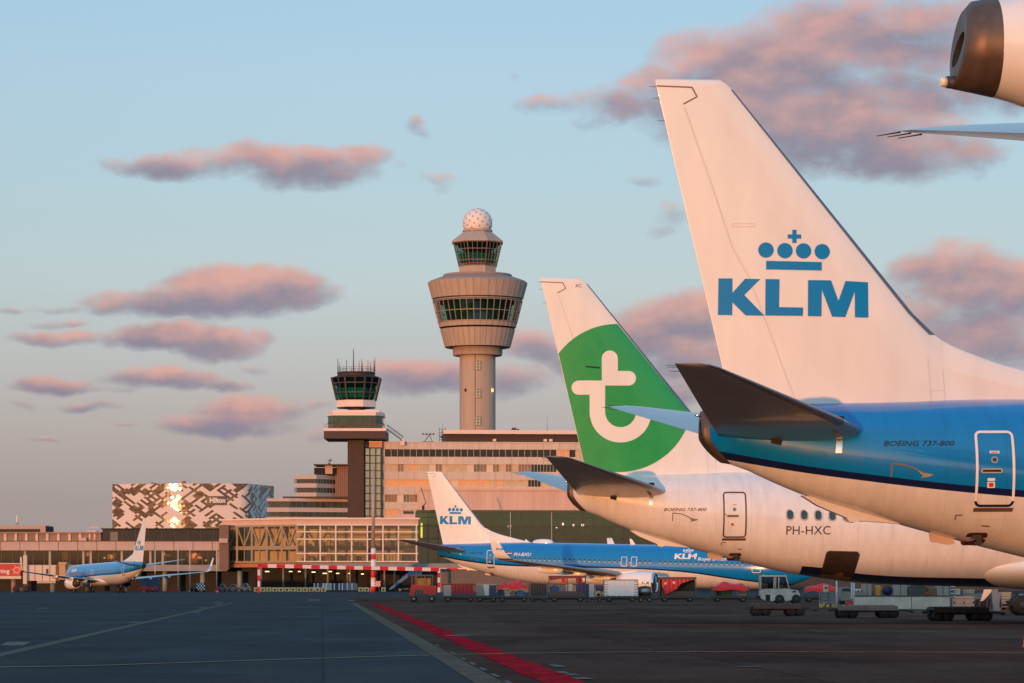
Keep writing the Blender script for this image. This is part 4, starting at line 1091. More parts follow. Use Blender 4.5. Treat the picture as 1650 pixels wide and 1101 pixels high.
# low canopy in front
can = Fac(540, 618, R(3)); tc_ = can.thing('canopy', 'low flat grey canopy roof along the foot of the glass hall', 'canopy')
MB().prism([(can.x(500),0),(can.x(760),0),(can.x(760),14),(can.x(520),14)], can.z(917), can.z(908), 0, 'xy').build('canopy_roof', ROOFG, tc_)
g = MB()
for px in (560, 620, 680, 740): g.tube((can.x(px), 6, 0), (can.x(px), 6, can.z(917)), .2)
g.each('canopy_post', CONC, tc_)
# air handling unit and lamp on the hall roof
o = thing('air_unit', 'pinkish air handling unit on the hall roof in front of the office windows', 'air unit', (PX(656, 655), 655, zr1+.35), R(3))
g = MB(); z8 = lambda y: PZ(y, 655)-zr1-.35; x8 = lambda p: PX(p, 655)-PX(656, 655)
g.box(x8(645), x8(669), 0, 2.5, 0, z8(829)); g.box(x8(650), x8(668), .3, 2.2, z8(829), z8(823)); g.box(x8(644), x8(670), -.2, 2.6, z8(822), z8(820)); g.bar((x8(645),0,0), (x8(651),.2,z8(812)), .3); g.bar((x8(668),0,0), (x8(668),.2,z8(812)), .3); g.box(x8(645), x8(670), -.1, 1, z8(813), z8(810))
g.build('unit_housing', M('unit_pink', (.55,.40,.36), .6, var=.2), o)
g = MB(); g.box(x8(650), x8(667), -.02, 0, z8(828), z8(824)); g.build('unit_grille', DKBROWN, o)
o = thing('swan_neck_lamp', 'thin dark leaning lamp post on the roof left of the far white fin', 'lamp', (PX(684, 664), 664, PZ(822, 664)), 0)
g = MB(); x9 = lambda p: PX(p, 664)-PX(684, 664); z9 = lambda y: PZ(y, 664)-PZ(822, 664)
g.box(x9(680), x9(684), -.3, .3, 0, z9(815)); g.bar((x9(682),0,z9(815)), (x9(686.5),0,z9(811)), .2); g.bar((x9(686.5),0,z9(811)), (x9(678),0,z9(785)), .16); g.build('lamp_arm', M('lamp_green_black', (.03,.05,.04), .6), o)

# ---------------------------------------------------------------- offices left of the old tower
fm = Fac(430, 800, 0); t = fm.thing('rear_office', 'grey and cream stepped office block behind the old tower', 'office building')
def bandblock(pxa, pxc, pxb, rows, dep, chamfer, y0):
    # rows: (y_top, y_bottom, kind) ; pxc is the corner where the face turns away to the right
    for yt, yb, kd in rows:
        g = MB(); z0, z1 = fm.z(yb), fm.z(yt); k = .35 if kd else 0
        pts = [(fm.x(pxa)+k, y0+k), (fm.x(pxc), y0+k), (fm.x(pxb), y0+chamfer+k), (fm.x(pxb), y0+dep), (fm.x(pxa)+k, y0+dep)]
        g.prism(pts, z0, z1, 0, 'xy'); o = g.build('window_band' if kd else 'wall_band', M('rear_glass', (.06,.075,.065), .1, var=.5, scale=.5) if kd else M('rear_band', (.50,.43,.41), .7, var=.08), t)
        if kd:
            g = MB(); n = 14
            for i in range(n+1):
                x = fm.x(pxa)+(fm.x(pxb)-fm.x(pxa))*i/n; y = y0+.22 if x < fm.x(pxc) else y0+.22+chamfer*(x-fm.x(pxc))/(fm.x(pxb)-fm.x(pxc)); g.box(x-.12, x+.12, y, y+.2, z0, z1)
            g.each('mullion', FRAMED, o)
bandblock(430, 466, 562, [(803,808,0),(808,818,1),(818,825,0),(825,833,1),(833,900,0)], 22, 5, 0)
bandblock(473, 508, 537, [(764,771,0),(771,778,1),(778,785,0),(785,793,1),(793,804,0)], 16, 6, 5)
MB().box(fm.x(455), fm.x(562), 1, 21, fm.z(803), fm.z(800)).build('roof', DKBROWN, t)
MB().box(fm.x(503), fm.x(537), 8, 18, fm.z(764), fm.z(752)).build('plant_room', DARK, t)
MB().box(fm.x(521), fm.x(533), 7.5, 9, fm.z(762), fm.z(747)).build('plant_cabinet', M('cabinet_beige', (.5,.36,.30), .7), t)
MB().box(fm.x(503), fm.x(562), 6, 19, fm.z(748.5), fm.z(746.5)).build('roof_slab', DKBROWN, t)
g = MB(); g.box(fm.x(537), fm.x(562), 9, 20, fm.z(800), fm.z(748)); 
for px in range(538, 562, 3): g.box(fm.x(px), fm.x(px+1), 8.8, 9, fm.z(800), fm.z(748), 1)
g.build('louvred_core', [M('louvre_brown', (.20,.12,.09), .7, var=.15), M('louvre_rib', (.34,.20,.14), .7)], t)
g = MB(); g.tube((fm.x(527), 9, fm.z(747)), (fm.x(527), 9, fm.z(739)), .3, .3, 8); g.tube((fm.x(527), 9, fm.z(739)), (fm.x(531), 9, fm.z(739.5)), .35, .3, 8); g.build('vent_pipe', STEEL, t)

# ---------------------------------------------------------------- hotel with the diamond facade
def diamond_mat(name, ca_, cb_, cell, thr):
    m = bpy.data.materials.new(name); nt, N, L, b = nodes_of(m)
    tc = N.new('ShaderNodeTexCoord'); sp = N.new('ShaderNodeSeparateXYZ'); L.new(tc.outputs['UV'], sp.inputs[0])
    def mt(op, a, b_=None, c_=None):
        n = N.new('ShaderNodeMath'); n.operation = op
        for i, v in enumerate((a, b_, c_)):
            if v is None: continue
            if isinstance(v, (int, float)): n.inputs[i].default_value = v
            else: L.new(v, n.inputs[i])
        return n.outputs[0]
    u, v = sp.outputs['X'], sp.outputs['Y']
    v = mt('MULTIPLY', v, 1.45)
    p = mt('FLOOR', mt('DIVIDE', mt('ADD', u, v), cell)); q = mt('FLOOR', mt('DIVIDE', mt('SUBTRACT', u, v), cell))
    def hsh(a, c, seed):
        cb = N.new('ShaderNodeCombineXYZ'); L.new(a, cb.inputs[0]); L.new(c, cb.inputs[1]); cb.inputs[2].default_value = seed
        w = N.new('ShaderNodeTexWhiteNoise'); w.noise_dimensions = '3D'; L.new(cb.outputs[0], w.inputs['Vector']); return w.outputs['Value']
    fl = lambda a, k: mt('FLOOR', mt('DIVIDE', a, k))
    h1 = mt('GREATER_THAN', hsh(fl(p, 1), fl(q, 4), 1.0), .80)          # long strips one way
    h2 = mt('GREATER_THAN', hsh(fl(mt('ADD', p, 2), 4), fl(q, 1), 5.0), .80)  # and the other way
    h3 = mt('GREATER_THAN', hsh(fl(p, 3), fl(q, 3), 9.0), .84)          # big lozenges
    on = mt('MAXIMUM', mt('MAXIMUM', h1, h2), h3)
    tone = hsh(p, q, 3.0)
    cr = N.new('ShaderNodeValToRGB'); e = cr.color_ramp.elements
    e[0].color = (.09,.07,.065,1); e[1].color = (.19,.155,.10,1); e[1].position = 1
    x = e.new(.5); x.color = (.12,.075,.055,1); L.new(tone, cr.inputs[0])
    mx = N.new('ShaderNodeMix'); mx.data_type = 'RGBA'; L.new(on, mx.inputs['Factor'])
    A, B = [i for i in mx.inputs if i.type == 'RGBA']; A.default_value = (.66,.60,.58,1); L.new(cr.outputs[0], B)
    # hair-line joints between the panels
    L.new([o for o in mx.outputs if o.type == 'RGBA'][0], b.inputs['Base Color'])
    r = N.new('ShaderNodeMapRange'); L.new(on, r.inputs['Value']); r.inputs['To Min'].default_value = .5; r.inputs['To Max'].default_value = .085; L.new(r.outputs[0], b.inputs['Roughness'])
    s_ = N.new('ShaderNodeMapRange'); L.new(on, s_.inputs['Value']); s_.inputs['To Min'].default_value = .10; s_.inputs['To Max'].default_value = .28; L.new(s_.outputs[0], b.inputs['Specular IOR Level'])
    # every pane sits a hair out of plane
    ge = N.new('ShaderNodeNewGeometry'); cbn = N.new('ShaderNodeCombineXYZ')
    L.new(mt('MULTIPLY', mt('SUBTRACT', hsh(p, q, 21.0), .5), .035), cbn.inputs[0]); L.new(mt('MULTIPLY', mt('SUBTRACT', hsh(p, q, 33.0), .5), .03), cbn.inputs[2])
    va = N.new('ShaderNodeVectorMath'); va.operation = 'ADD'; L.new(ge.outputs['Normal'], va.inputs[0]); L.new(cbn.outputs[0], va.inputs[1])
    vn = N.new('ShaderNodeVectorMath'); vn.operation = 'NORMALIZE'; L.new(va.outputs[0], vn.inputs[0]); L.new(vn.outputs[0], b.inputs['Normal'])
    return m
Yh = 1150; Wd = PX(387, Yh)-PX(181, Yh)
yawh = R(-9.1)       # facade normal halfway between the sun and the camera, so it flashes
hx0, hy0 = PX(181, Yh), Yh
t = thing('hotel', 'white block hotel with a dark diamond pattern and a sun flash on its curved front', 'hotel', (hx0, hy0, 0), 0)
# plan outline: gently convex front, rounded corner, right side turning away
plan = []
n = 36; chord = Wd; sag = 3.0
for i in range(n+1):
    q = i/n; x = chord*q; y = x*math.tan(yawh) - sag*4*q*(1-q); plan.append((x, y))
ex, ey = plan[-1]; rad = 5.0; a0 = math.atan2(plan[-1][1]-plan[-2][1], ex-plan[-2][0]); nx, ny = -math.sin(a0), math.cos(a0); ccx, ccy = ex+nx*rad, ey+ny*rad
for i in range(1, 9):
    a = a0 - math.pi/2 + R(74)*i/8; plan.append((ccx+rad*math.cos(a), ccy+rad*math.sin(a)))
dx, dy = plan[-1][0]-plan[-2][0], plan[-1][1]-plan[-2][1]; l = math.hypot(dx, dy)
px_, py_ = plan[-1]
for i in range(1, 9): plan.append((px_+dx/l*3.0*i, py_+dy/l*3.4*i))
ex2, ey2 = plan[-1]
plan += [(ex2-6, ey2+6), (ex2-20, ey2+14), (6, ey2+14), (1.5, 8)]
zt1, zb = PZ(780.5, Yh), PZ(862, Yh)
me = bpy.data.meshes.new('facade'); vs = [(x, y, 0) for x, y in plan] + [(x, y, zt1) for x, y in plan]; n = len(plan)
fs_ = [(i, (i+1)%n, n+(i+1)%n, n+i) for i in range(n)] + [tuple(range(n, 2*n))]
me.from_pydata(vs, [], fs_); me.materials.append(diamond_mat('diamond_cladding', 0, 0, 1.55, .6)); me.materials.append(ROOFG)
uv = me.uv_layers.new(name='UVMap'); acc = [0]
for a, b in zip(plan, plan[1:]+plan[:1]): acc.append(acc[-1]+math.hypot(b[0]-a[0], b[1]-a[1]))
for p in me.polygons:
    if p.index < n:
        i = p.index
        for li, (s_, z_) in zip(p.loop_indices, ((acc[i],0),(acc[i+1],0),(acc[i+1],zt1),(acc[i],zt1))): uv.data[li].uv = (s_, z_)
        p.use_smooth = False
    else: p.material_index = 1
o = bpy.data.objects.new('facade', me); COL.objects.link(o); o.parent = t
hp = [(-.15,-.1)] 
MB().box(PX(286,Yh)-hx0, PX(345,Yh)-hx0, 8, 30, zt1, PZ(778.3, Yh)).build('roof_plant', DKBROWN, t)
MB().box(PX(289,Yh)-hx0, PX(294,Yh)-hx0, 9, 12, PZ(778.5,Yh), PZ(774,Yh)).build('roof_beacon', M('beacon_red', (.35,.05,.04), .6), t)
g = MB()
for px, y in ((232,780),(242,778),(247,779),(255,779.5),(263,780)): g.box(PX(px,Yh)-hx0-.4, PX(px,Yh)-hx0+.5, 6, 7, zt1, PZ(y-1.2, Yh))
g.each('roof_vent', DSTEEL, t)
hx = lambda p: PX(p, Yh)-hx0
def front(x, z):
    q = x/chord; return (x, x*math.tan(yawh) - sag*4*q*(1-q) - .35, z)
g = MB(); tx = fit_text('Hilton', hx(341.5), hx(366.5), PZ(811.5, Yh), PZ(803, Yh), bold=.03); drape(g, tx, front, .8); g.build('name_lettering', WHITEM, t)
g = MB(); drape(g, [[(hx(337), PZ(815,Yh)), (hx(369), PZ(815,Yh)), (hx(369), PZ(800.5,Yh)), (hx(337), PZ(800.5,Yh))]], lambda x, z: (front(x, z)[0], front(x, z)[1]+.15, z), .8); g.build('name_backing', M('sign_dark', (.075,.062,.05), .4, var=.2), t)

# ---------------------------------------------------------------- left pier
fp = Fac(0, 650, R(0)); t = fp.thing('pier', 'long low pier building with pale concrete fascia and dark undercroft along the left', 'terminal pier')
a, c = fp.x(-420), fp.x(366)
X, Z = fp.x, fp.z
FASC = M('fascia_pink_grey', (.47,.37,.34), .75, var=.12, scale=.3, bump=.05)
fo_ = MB().box(a, c, 0, 16, Z(887), Z(872.3)).build('fascia', FASC, t)
g = MB()
for px in range(-30, 366, 31): g.box(X(px)-.06, X(px)+.06, -.006, .1, Z(887), Z(872.3))
g.build('fascia_joint', DKBROWN, fo_)
MB().box(a, c, -.2, 16, Z(872.5), Z(871.6)).box(a, c, -.15, 1, Z(888), Z(887)).build('coping', DKBROWN, t)
MB().box(a, c, .1, 16, Z(920.5), Z(910.3)).build('lower_fascia', M('lower_fascia_grey', (.25,.25,.26), .75, var=.12, scale=.3), t)
MB().box(a, c, 5, 16, Z(910.3), Z(887)).build('interior_wall', M('pier_interior', (.022,.017,.018), .7, var=.7, scale=.35), t)
MB().box(a, c, .6, .64, Z(910.3), Z(887)).build('glazing', G_PIER, t)
r4 = random.Random(21); g = MB(); px = -10
while px < 360:
    w = r4.choice((9, 12, 15, 18)); g.box(X(px)-.08, X(px)+.08, .4, .7, Z(910.3), Z(887), 0); px += w
g.each('mullion', [FRAMED], t)
g = MB()
for px in (40, 80, 134, 146, 196, 242, 262, 352): g.box(X(px)-.25, X(px)+.25, .2, .6, Z(910.3), Z(887))
g.each('pier_post', M('post_pale', (.36,.33,.30), .7), t)
g = MB()
for px, w, y0, y1 in ((102,9,909,889),(139,9,897,889),(174,8,908,893),(182,6,905,891),(305,14,908,890),(316,10,908,892),(268,9,897,893),(222,10,906,890)):
    g.box(X(px-w/2), X(px+w/2), 2.5, 2.7, Z(y0), Z(y1))
g.each('lit_room', LITW, t)
g = MB()
for px, y, s_ in ((176,897,.4),(309,896,.45),(320,900,.4),(313,893,.25),(262,893,.3),(166,899,.2),(140,893,.25),(330,903,.2),(60,905,.15),(300,903,.2)):
    g.box(X(px)-s_, X(px)+s_, 2.2, 2.4, Z(y)-s_, Z(y)+s_)
g.each('room_lamp', LAMPO, t)
g = MB()
for i in range(46):
    px = r4.uniform(0, 360); h = r4.uniform(.5, 1.8); g.box(X(px), X(px)+r4.uniform(.3,1.6), 2, 2.6, Z(910), Z(910)+h, r4.randint(0, 3))
g.each('pier_furniture', [M('furn_dark', (.03,.025,.03), .6), M('furn_teal', (.05,.12,.11), .6), M('furn_red', (.25,.04,.025), .6), M('furn_grey', (.30,.27,.25), .6)], t)
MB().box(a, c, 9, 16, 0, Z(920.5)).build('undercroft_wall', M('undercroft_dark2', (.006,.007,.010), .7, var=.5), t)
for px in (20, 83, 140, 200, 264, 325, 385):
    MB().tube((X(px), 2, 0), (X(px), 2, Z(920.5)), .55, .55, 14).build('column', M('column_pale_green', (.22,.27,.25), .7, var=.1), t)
# upper storey, left half: posts and set-back wall
MB().box(a, X(160), 3, 14, Z(872.5), Z(859)).build('upper_wall', M('upper_brown', (.26,.19,.165), .7, var=.25, scale=.4), t)
MB().prism([(a, 2.4), (X(160), 2.4), (X(160), 14), (a, 14)], Z(859.5), Z(857.2), 0, 'xy').build('upper_roof', M('upper_roof_brown', (.30,.20,.17), .7), t)
for px in (5, 22, 39, 56, 73, 91, 109, 126): MB().box(X(px)-.28, X(px)+.28, 2.7, 3.0, Z(872.5), Z(859.5)).build('upper_post', M('post_cream', (.64,.47,.36), .6), t)
MB().box(X(163), X(358), 2, 15, Z(872.5), Z(853)).build('glazed_storey', M('dark_storey', (.022,.023,.028), .15, var=.3, scale=.3), t)
MB().box(X(161), X(360), 1.6, 15.5, Z(853), Z(851.2)).build('storey_roof', DARK, t)
g = MB()
for px in range(175, 358, 21): g.box(X(px)-.05, X(px)+.05, 1.9, 2, Z(872.5), Z(853))
g.each('storey_mullion', FRAMED, t)
MB().box(X(176), X(188), 1.85, 2, Z(872), Z(857)).build('pale_door', M('grey_door', (.13,.13,.14), .5), t)
MB().box(X(354), X(369), -1, 3, Z(918), Z(846)).build('link_block', M('link_brown', (.16,.105,.085), .7, var=.2), t)
MB().box(X(354), X(368), -1.6, -1, Z(875), Z(868)).build('link_box', FASC, t)
# low building and chimney further left
o = fp.thing('roof_house', 'flat roofed plant house with a dark window band on the pier at far left', 'roof building')
MB().box(X(-40), X(55), 16.5, 26, 0, Z(853.5)+.4).box(X(-40), X(55), 16, 26.5, Z(850.5), Z(844.5)).box(X(46), X(55), 16, 26.5, Z(857), Z(850.5)).build('walls', M('house_brown', (.42,.31,.27), .7, var=.12), o)
MB().box(X(-40), X(46), 16.3, 16.6, Z(857), Z(850.5)).build('window_band', WDARK, o)
MB().box(X(54.5), X(57), 16.4, 26, Z(857), Z(846)).build('dark_corner', DARK, o)
o = thing('chimney', 'single pale chimney pipe above the plant house at far left', 'chimney', (PX(27.5, 671), 671, PZ(845, 671)), 0)
MB().tube((0,0,0), (0,0,PZ(830.5,671)-PZ(845,671)), .22, .2, 12).build('pipe', CREAM, o); MB().tube((0,0,0), (0,0,.3), .35).build('collar', STEEL, o)
o = thing('vent_cluster', 'pair of mushroom vents and boxes on the pier roof beside the dark storey', 'roof vents', (PX(148, 653), 653, PZ(872.5, 653)), 0)
vx = lambda p: PX(p, 653)-PX(148, 653); vz = lambda y: PZ(y, 653)-PZ(872.5, 653)
for px in (145, 153):
    MB().tube((vx(px),0,0), (vx(px),0,vz(858)), .28).lathe([(.3,vz(858.5)),(.75,vz(857.5)),(.75,vz(855.8)),(.3,vz(854.5)),(.02,vz(854.3))], 16, (vx(px),0,0)).build('mushroom_vent', M('vent_cream', (.66,.52,.44), .45), o)
MB().box(vx(128), vx(140), -1, 1, 0, vz(867)).box(vx(136), vx(160), .2, 1.2, 0, vz(864)).box(vx(143), vx(161), 1, 1.4, vz(851), vz(848.5)).build('vent_box', M('box_pinkish', (.52,.40,.36), .6), o)
for px, nm in ((250,0),(287,0),(306,0),(349,0)):
    o = thing('pole', ['thin white pole before the pier just right of the left airliner fin','thin white pole before the pier, left one of the close pair','thin white pole before the pier, right one of the close pair','thin white pole before the pier right of the upturned winglet'][(250,287,306,349).index(px)], 'pole', (PX(px, 575), 575, 0), 0, 'thin poles along the pier')
    MB().tube((0,0,0), (0,0,PZ(873,575)), .10, .08, 8).build('shaft', M('pole_white', (.55,.50,.46), .5), o); MB().tube((0,0,0), (0,0,.25), .25).build('foot', CONC, o)

# ---------------------------------------------------------------- corrugated shed behind the third airliner
fk = Fac(710, 560, R(2)); t = fk.thing('corrugated_shed', 'low grey corrugated shed behind the far airliner tail', 'shed')
g = MB(); a, c = fk.x(710), fk.x(960); zt1 = fk.z(917.5); n = 150; pts = []
for i in range(n*2+1):
    x = a+(c-a)*i/(2*n); pts.append((x, 0 if i % 2 else .22))
pts += [(c, 8), (a, 8)]
g.prism(pts, 0, zt1, 0, 'xy'); g.build('wall', M('corrugated_grey', (.36,.32,.30), .55, .2, var=.12), t)
MB().box(a-.2, c, -.15, 8, zt1, zt1+.25).build('roof_edge', CREAM, t)
MB().box(fk.x(720), fk.x(737), -.25, -.15, zt1-.1, zt1+.32).build('red_edge_band', REDP, t)
# ================================================================== apron equipment
MESHG = M('cart_frame_grey', (.12,.115,.11), .6, .3, var=.25)
DECK = M('cart_deck_steel', (.075,.06,.055), .7, .3, var=.35)
TARP = M('red_tarpaulin', (.72,.016,.028), .45, var=.25, scale=3, bump=.3, bscale=3)
TARPD = M('dark_red_curtain', (.27,.014,.022), .55, var=.3, scale=3, bump=.3, bscale=4)
CANV = M('white_canvas', (.84,.82,.82), .6, var=.08, scale=2, bump=.3, bscale=3)
PURP = M('purple_curtain', (.05,.035,.13), .6, var=.3)
BAGS = [M('bag_blue', (.03,.10,.26), .6), M('bag_black', (.02,.02,.022), .7), M('bag_grey', (.22,.22,.23), .6), M('bag_green', (.03,.10,.06), .6), M('bag_tan', (.33,.20,.11), .6), M('bag_white', (.55,.55,.55), .5)]
CABG = glassy('vehicle_glass', (.30,.38,.36), .14, .03)
def wheel(parent, x, y, r=.2, w=.16, rim=STEEL):
    o = MB().lathe([(r*.5,-w/2),(r*.92,-w/2),(r,-w*.3),(r,w*.3),(r*.92,w/2),(r*.5,w/2)], 20, (x,y,r), 'y').build('tyre', BLACK, parent)
    MB().lathe([(.01,-w*.4),(r*.5,-w*.45),(r*.52,w*.45),(.01,w*.4)], 14, (x,y,r), 'y').build('rim', rim, o)
def at(px, py_or_Y, label, name, cat, group=None, rz=0.0, ground=True):
    Y = py_or_Y; return thing(name, label, cat, (PX(px, Y), Y, 0), rz, group)
def chassis(t, L, wdt=1.5, dz=.42, wr=.20, tow=1):
    wr *= 1.18
    g = MB(); g.box(-L/2, L/2, -wdt/2, wdt/2, dz-.04, dz+.07); g.box(-L/2+.15, L/2-.15, -wdt/2+.22, wdt/2-.22, dz-.22, dz-.04); g.box(-L*.34-.3, -L*.34+.3, -wdt/2+.05, wdt/2-.05, dz-.16, dz-.04); g.box(L*.34-.3, L*.34+.3, -wdt/2+.05, wdt/2-.05, dz-.16, dz-.04); g.box(-L/2, L/2, -wdt/2-.03, -wdt/2, dz-.08, dz+.10); g.box(-L/2, L/2, wdt/2, wdt/2+.03, dz-.08, dz+.10)
    for x in (-L*.34, L*.34): g.box(x-.06, x+.06, -wdt/2+.1, wdt/2-.1, wr, dz)
    g.build('deck', DECK, t)
    for x in (-L*.34, L*.34):
        for y in (-wdt/2+.16, wdt/2-.16): wheel(t, x, y, wr)
    if tow: MB().bar((L/2, 0, dz-.05), (L/2+.55, 0, .30), .09).tube((L/2+.55, 0, .26), (L/2+.55, 0, .36), .1, .1, 10).build('tow_bar', DSTEEL, t)
def corner_posts(t, L, wdt, z0, z1, roof=None, name='roof', mid=False):
    g = MB()
    for x in ((-L/2, L/2-.06) if not mid else (-L/2, -.03, L/2-.06)):
        for y in (-wdt/2, wdt/2-.06): g.box(x, x+.06, y, y+.06, z0, z1)
    for y in (-wdt/2, wdt/2-.06): g.box(-L/2, L/2, y, y+.06, z1-.06, z1)
    g.build('frame', MESHG, t)
    if roof:
        MB().prism([(-L/2-.04, z1), (L/2+.04, z1), (L/2, z1+.10), (-L/2, z1+.10)], -wdt/2-.04, wdt/2+.04).build(name, roof, t)
def bag(name, label, px, Y, dz, w, h, mt, dy=0.0, group='suitcases on the open baggage carts'):
    t = thing(name, label, 'suitcase', (PX(px, Y), Y+dy, dz), 0, group)
    g = MB(); pts = rrect(-w/2, w/2, 0, h, min(w, h)*.18, 3); g.prism(pts, -.16, .16); g.build('shell', mt, t)
    MB().box(-w*.18, w*.18, -.03, .03, h, h+.05).box(-w*.48, w*.48, -.165, -.16, h*.45, h*.5).build('handle', BLACK, t)
def tarp_pile(t, L, wdt, z0, mt, h=.42, seed=1, name='tarpaulin'):
    r = random.Random(seed); g = MB(); nx, ny = 22, 8; rows = []
    for j in range(ny+1):
        row = []
        for i in range(nx+1):
            u, v = i/nx, j/ny; e = min(1, 5*min(u, 1-u))*min(1, 4*min(v, 1-v)+.15)
            z = z0 + e*(h + .10*math.sin(u*11+seed)+.05*math.sin(u*23+v*9+seed)) + r.uniform(-.02, .02)
            row.append((-L/2+L*u, -wdt/2+wdt*v, z))
        rows.append(row)
    n = nx+1; vs = [p for q in rows for p in q]
    fs = [(j*n+i, j*n+i+1, (j+1)*n+i+1, (j+1)*n+i) for j in range(ny) for i in range(nx)]
    fr = [(x, y, z-.24-.07*math.sin(x*4+seed)) for x, y, z in rows[0]]
    g.add(vs, fs, 0, True); k = len(g.v); g.add(rows[0]+fr, [(i, i+1, n+i+1, n+i) for i in range(nx)], 0, True)
    g.build(name, mt, t, recalc=False)
def curtain(t, pts, y, mt, name='curtain'):
    """wavy hanging sheet, pts = outline (x, z)"""
    x0, x1 = min(p[0] for p in pts), max(p[0] for p in pts)
    g = MB(); drape(g, [pts], lambda x, z: (x, y+.03*math.sin(x*19)+.015*math.sin(x*43+z*5), z), .07); g.build(name, mt, t)

Yc = 245.0; sc = Yc/F
def cx_(px): return PX(px, Yc)
def cz_(py): return PZ(py, Yc)
CG = 'baggage carts in the long row'
# 1 red tow tractor with open back
t = at(680, Yc, 'red open-backed baggage tractor at the left end of the cart row', 'tow_tractor', 'tractor', CG)
xx = lambda p: PX(p, Yc)-PX(680, Yc); zz_ = cz_
g = MB(); g.box(xx(656), xx(704), -.75, .75, .38, .52); g.build('chassis', DECK, t)
g = MB(); g.prism([(xx(661), .52), (xx(668), .52), (xx(669), .9), (xx(683), .9), (xx(684), .66), (xx(703), .62), (xx(703), zz_(944)), (xx(664), zz_(942)), (xx(661), zz_(950))], -.74, .74); g.build('body', REDP, t)
g = MB()
for p, a, b in ((664,942,928),(669,942,928),(684,942,927),(697,944,927)):
    for y in (-.68, .68): g.bar((xx(p), y, zz_(a)), (xx(p), y, zz_(b)), .06)
g.box(xx(662), xx(698), -.72, .72, zz_(928), zz_(926.5)); g.build('roof_frame', MESHG, t)
MB().box(xx(669), xx(684), -.755, -.745, zz_(958), zz_(950)).build('side_box', M('tractor_green', (.06,.09,.06), .6), t)
MB().box(xx(671), xx(694), -.3, .4, zz_(943), zz_(932)).build('seat_box', M('ochre_box', (.40,.22,.05), .6, var=.3), t)
for p in (667, 696):
    for y in (-.62, .62): wheel(t, xx(p), y, .26, .2)
# 2 covered carts
def cover_cart(px0, px1, ytop, label, roof, curtains, name='baggage_cart', ends=None, mid=False):
    pm = (px0+px1)/2; t = at(pm, Yc, label, name, 'baggage cart', CG); L = (px1-px0)*sc; z1 = cz_(ytop)
    chassis(t, L, 1.5, .42, .2); corner_posts(t, L, 1.5, .45, z1-.1, roof, 'roof', mid)
    fx = lambda p: (p-pm)*sc
    for pts, mt in curtains: curtain(t, [(fx(p), cz_(q)) for p, q in pts], -.76, mt)
    if ends:
        MB().box(-L/2, -L/2+.03, -.72, .72, .5, z1-.15).box(L/2-.03, L/2, -.72, .72, .5, z1-.15).build('end_panel', ends, t)
    return t, fx
t, fx = cover_cart(714, 766, 940.5, 'low covered cart with grey ends and a dark red curtain across its middle', TARPD, [([(727,943),(762,942.5),(765,957),(728,957)], TARPD)], ends=MESHG)
MB().box(fx(715), fx(727), -.78, -.74, .5, cz_(943)).build('grey_end_sheet', M('end_sheet_grey', (.33,.32,.33), .6), t)
t, fx = cover_cart(768, 800, 941, 'short pale cart with a dark blue door, right of the dark red curtain', M('cart_roof_grey', (.3,.32,.32), .6), [], mid=True)
MB().box(fx(768), fx(787), -.78, -.73, .5, cz_(943)).build('side_panel', M('panel_greenish', (.20,.21,.18), .6, var=.2), t)
MB().prism([(fx(781),.55),(fx(788),.55),(fx(788),cz_(942.5)),(fx(779),cz_(942.5))], -.80, -.785).build('white_flap', M('flap_white', (.5,.54,.54), .6), t)
MB().box(fx(788), fx(800), -.78, -.73, .5, cz_(942)).build('door_panel', M('door_dark_blue', (.02,.035,.09), .5), t)
# 3 open cart with bright red tarpaulin
def tarp_cart(px0, px1, ytop, label, seed, Y=Yc):
    pm = (px0+px1)/2; t = at(pm, Y, label, 'baggage_cart', 'baggage cart', CG); s_ = Y/F; L = (px1-px0)*s_
    chassis(t, L, 1.5, .42, .2); z1 = PZ(ytop+6, Y)
    corner_posts(t, L, 1.5, .45, z1)
    tarp_pile(t, L*.94, 1.6, z1-.10, TARP, .36, seed); return t
tarp_cart(801, 853, 937, 'open cart under a bright red tarpaulin, left of the black cage', 1)
bag('suitcase', 'dark blue case under the red tarpaulin left of the black cage', 807, Yc, .5, .55, .5, BAGS[0])
bag('suitcase', 'white case under the red tarpaulin left of the black cage', 818, Yc, .5, .5, .45, BAGS[5])
bag('suitcase', 'bright blue bag heaped under the red tarpaulin left of the black cage', 838, Yc, .5, .75, .42, M('bag_bright_blue', (.03,.22,.5), .5))
bag('suitcase', 'grey case under the red tarpaulin left of the black cage', 827, Yc, .5, .5, .36, BAGS[2])
# 4 black cage
t = at(868, Yc, 'black square mesh cage on a low dolly between red tarpaulin and tall cart', 'cage_container', 'container', CG)
L = 27*sc; chassis(t, L, 1.4, .36, .16); z1 = cz_(940.5)
g = MB(); g.box(-L/2+.05, L/2-.05, -.6, .6, .44, z1); g.build('container_body', M('cage_black', (.02,.022,.026), .5, var=.3), t)
g = MB()
for k in range(7): x = -L/2+.05+(L-.1)*k/6; g.box(x-.015, x+.015, -.63, -.60, .44, z1)
for z in (.46, z1-.03): g.box(-L/2, L/2, -.66, -.6, z, z+.05)
g.box(-L/2-.05, -L/2+.08, -.7, .7, .3, z1+.05); g.box(L/2-.08, L/2+.05, -.7, .7, .3, z1+.05)
g.build('cage_bars', MESHG, t)
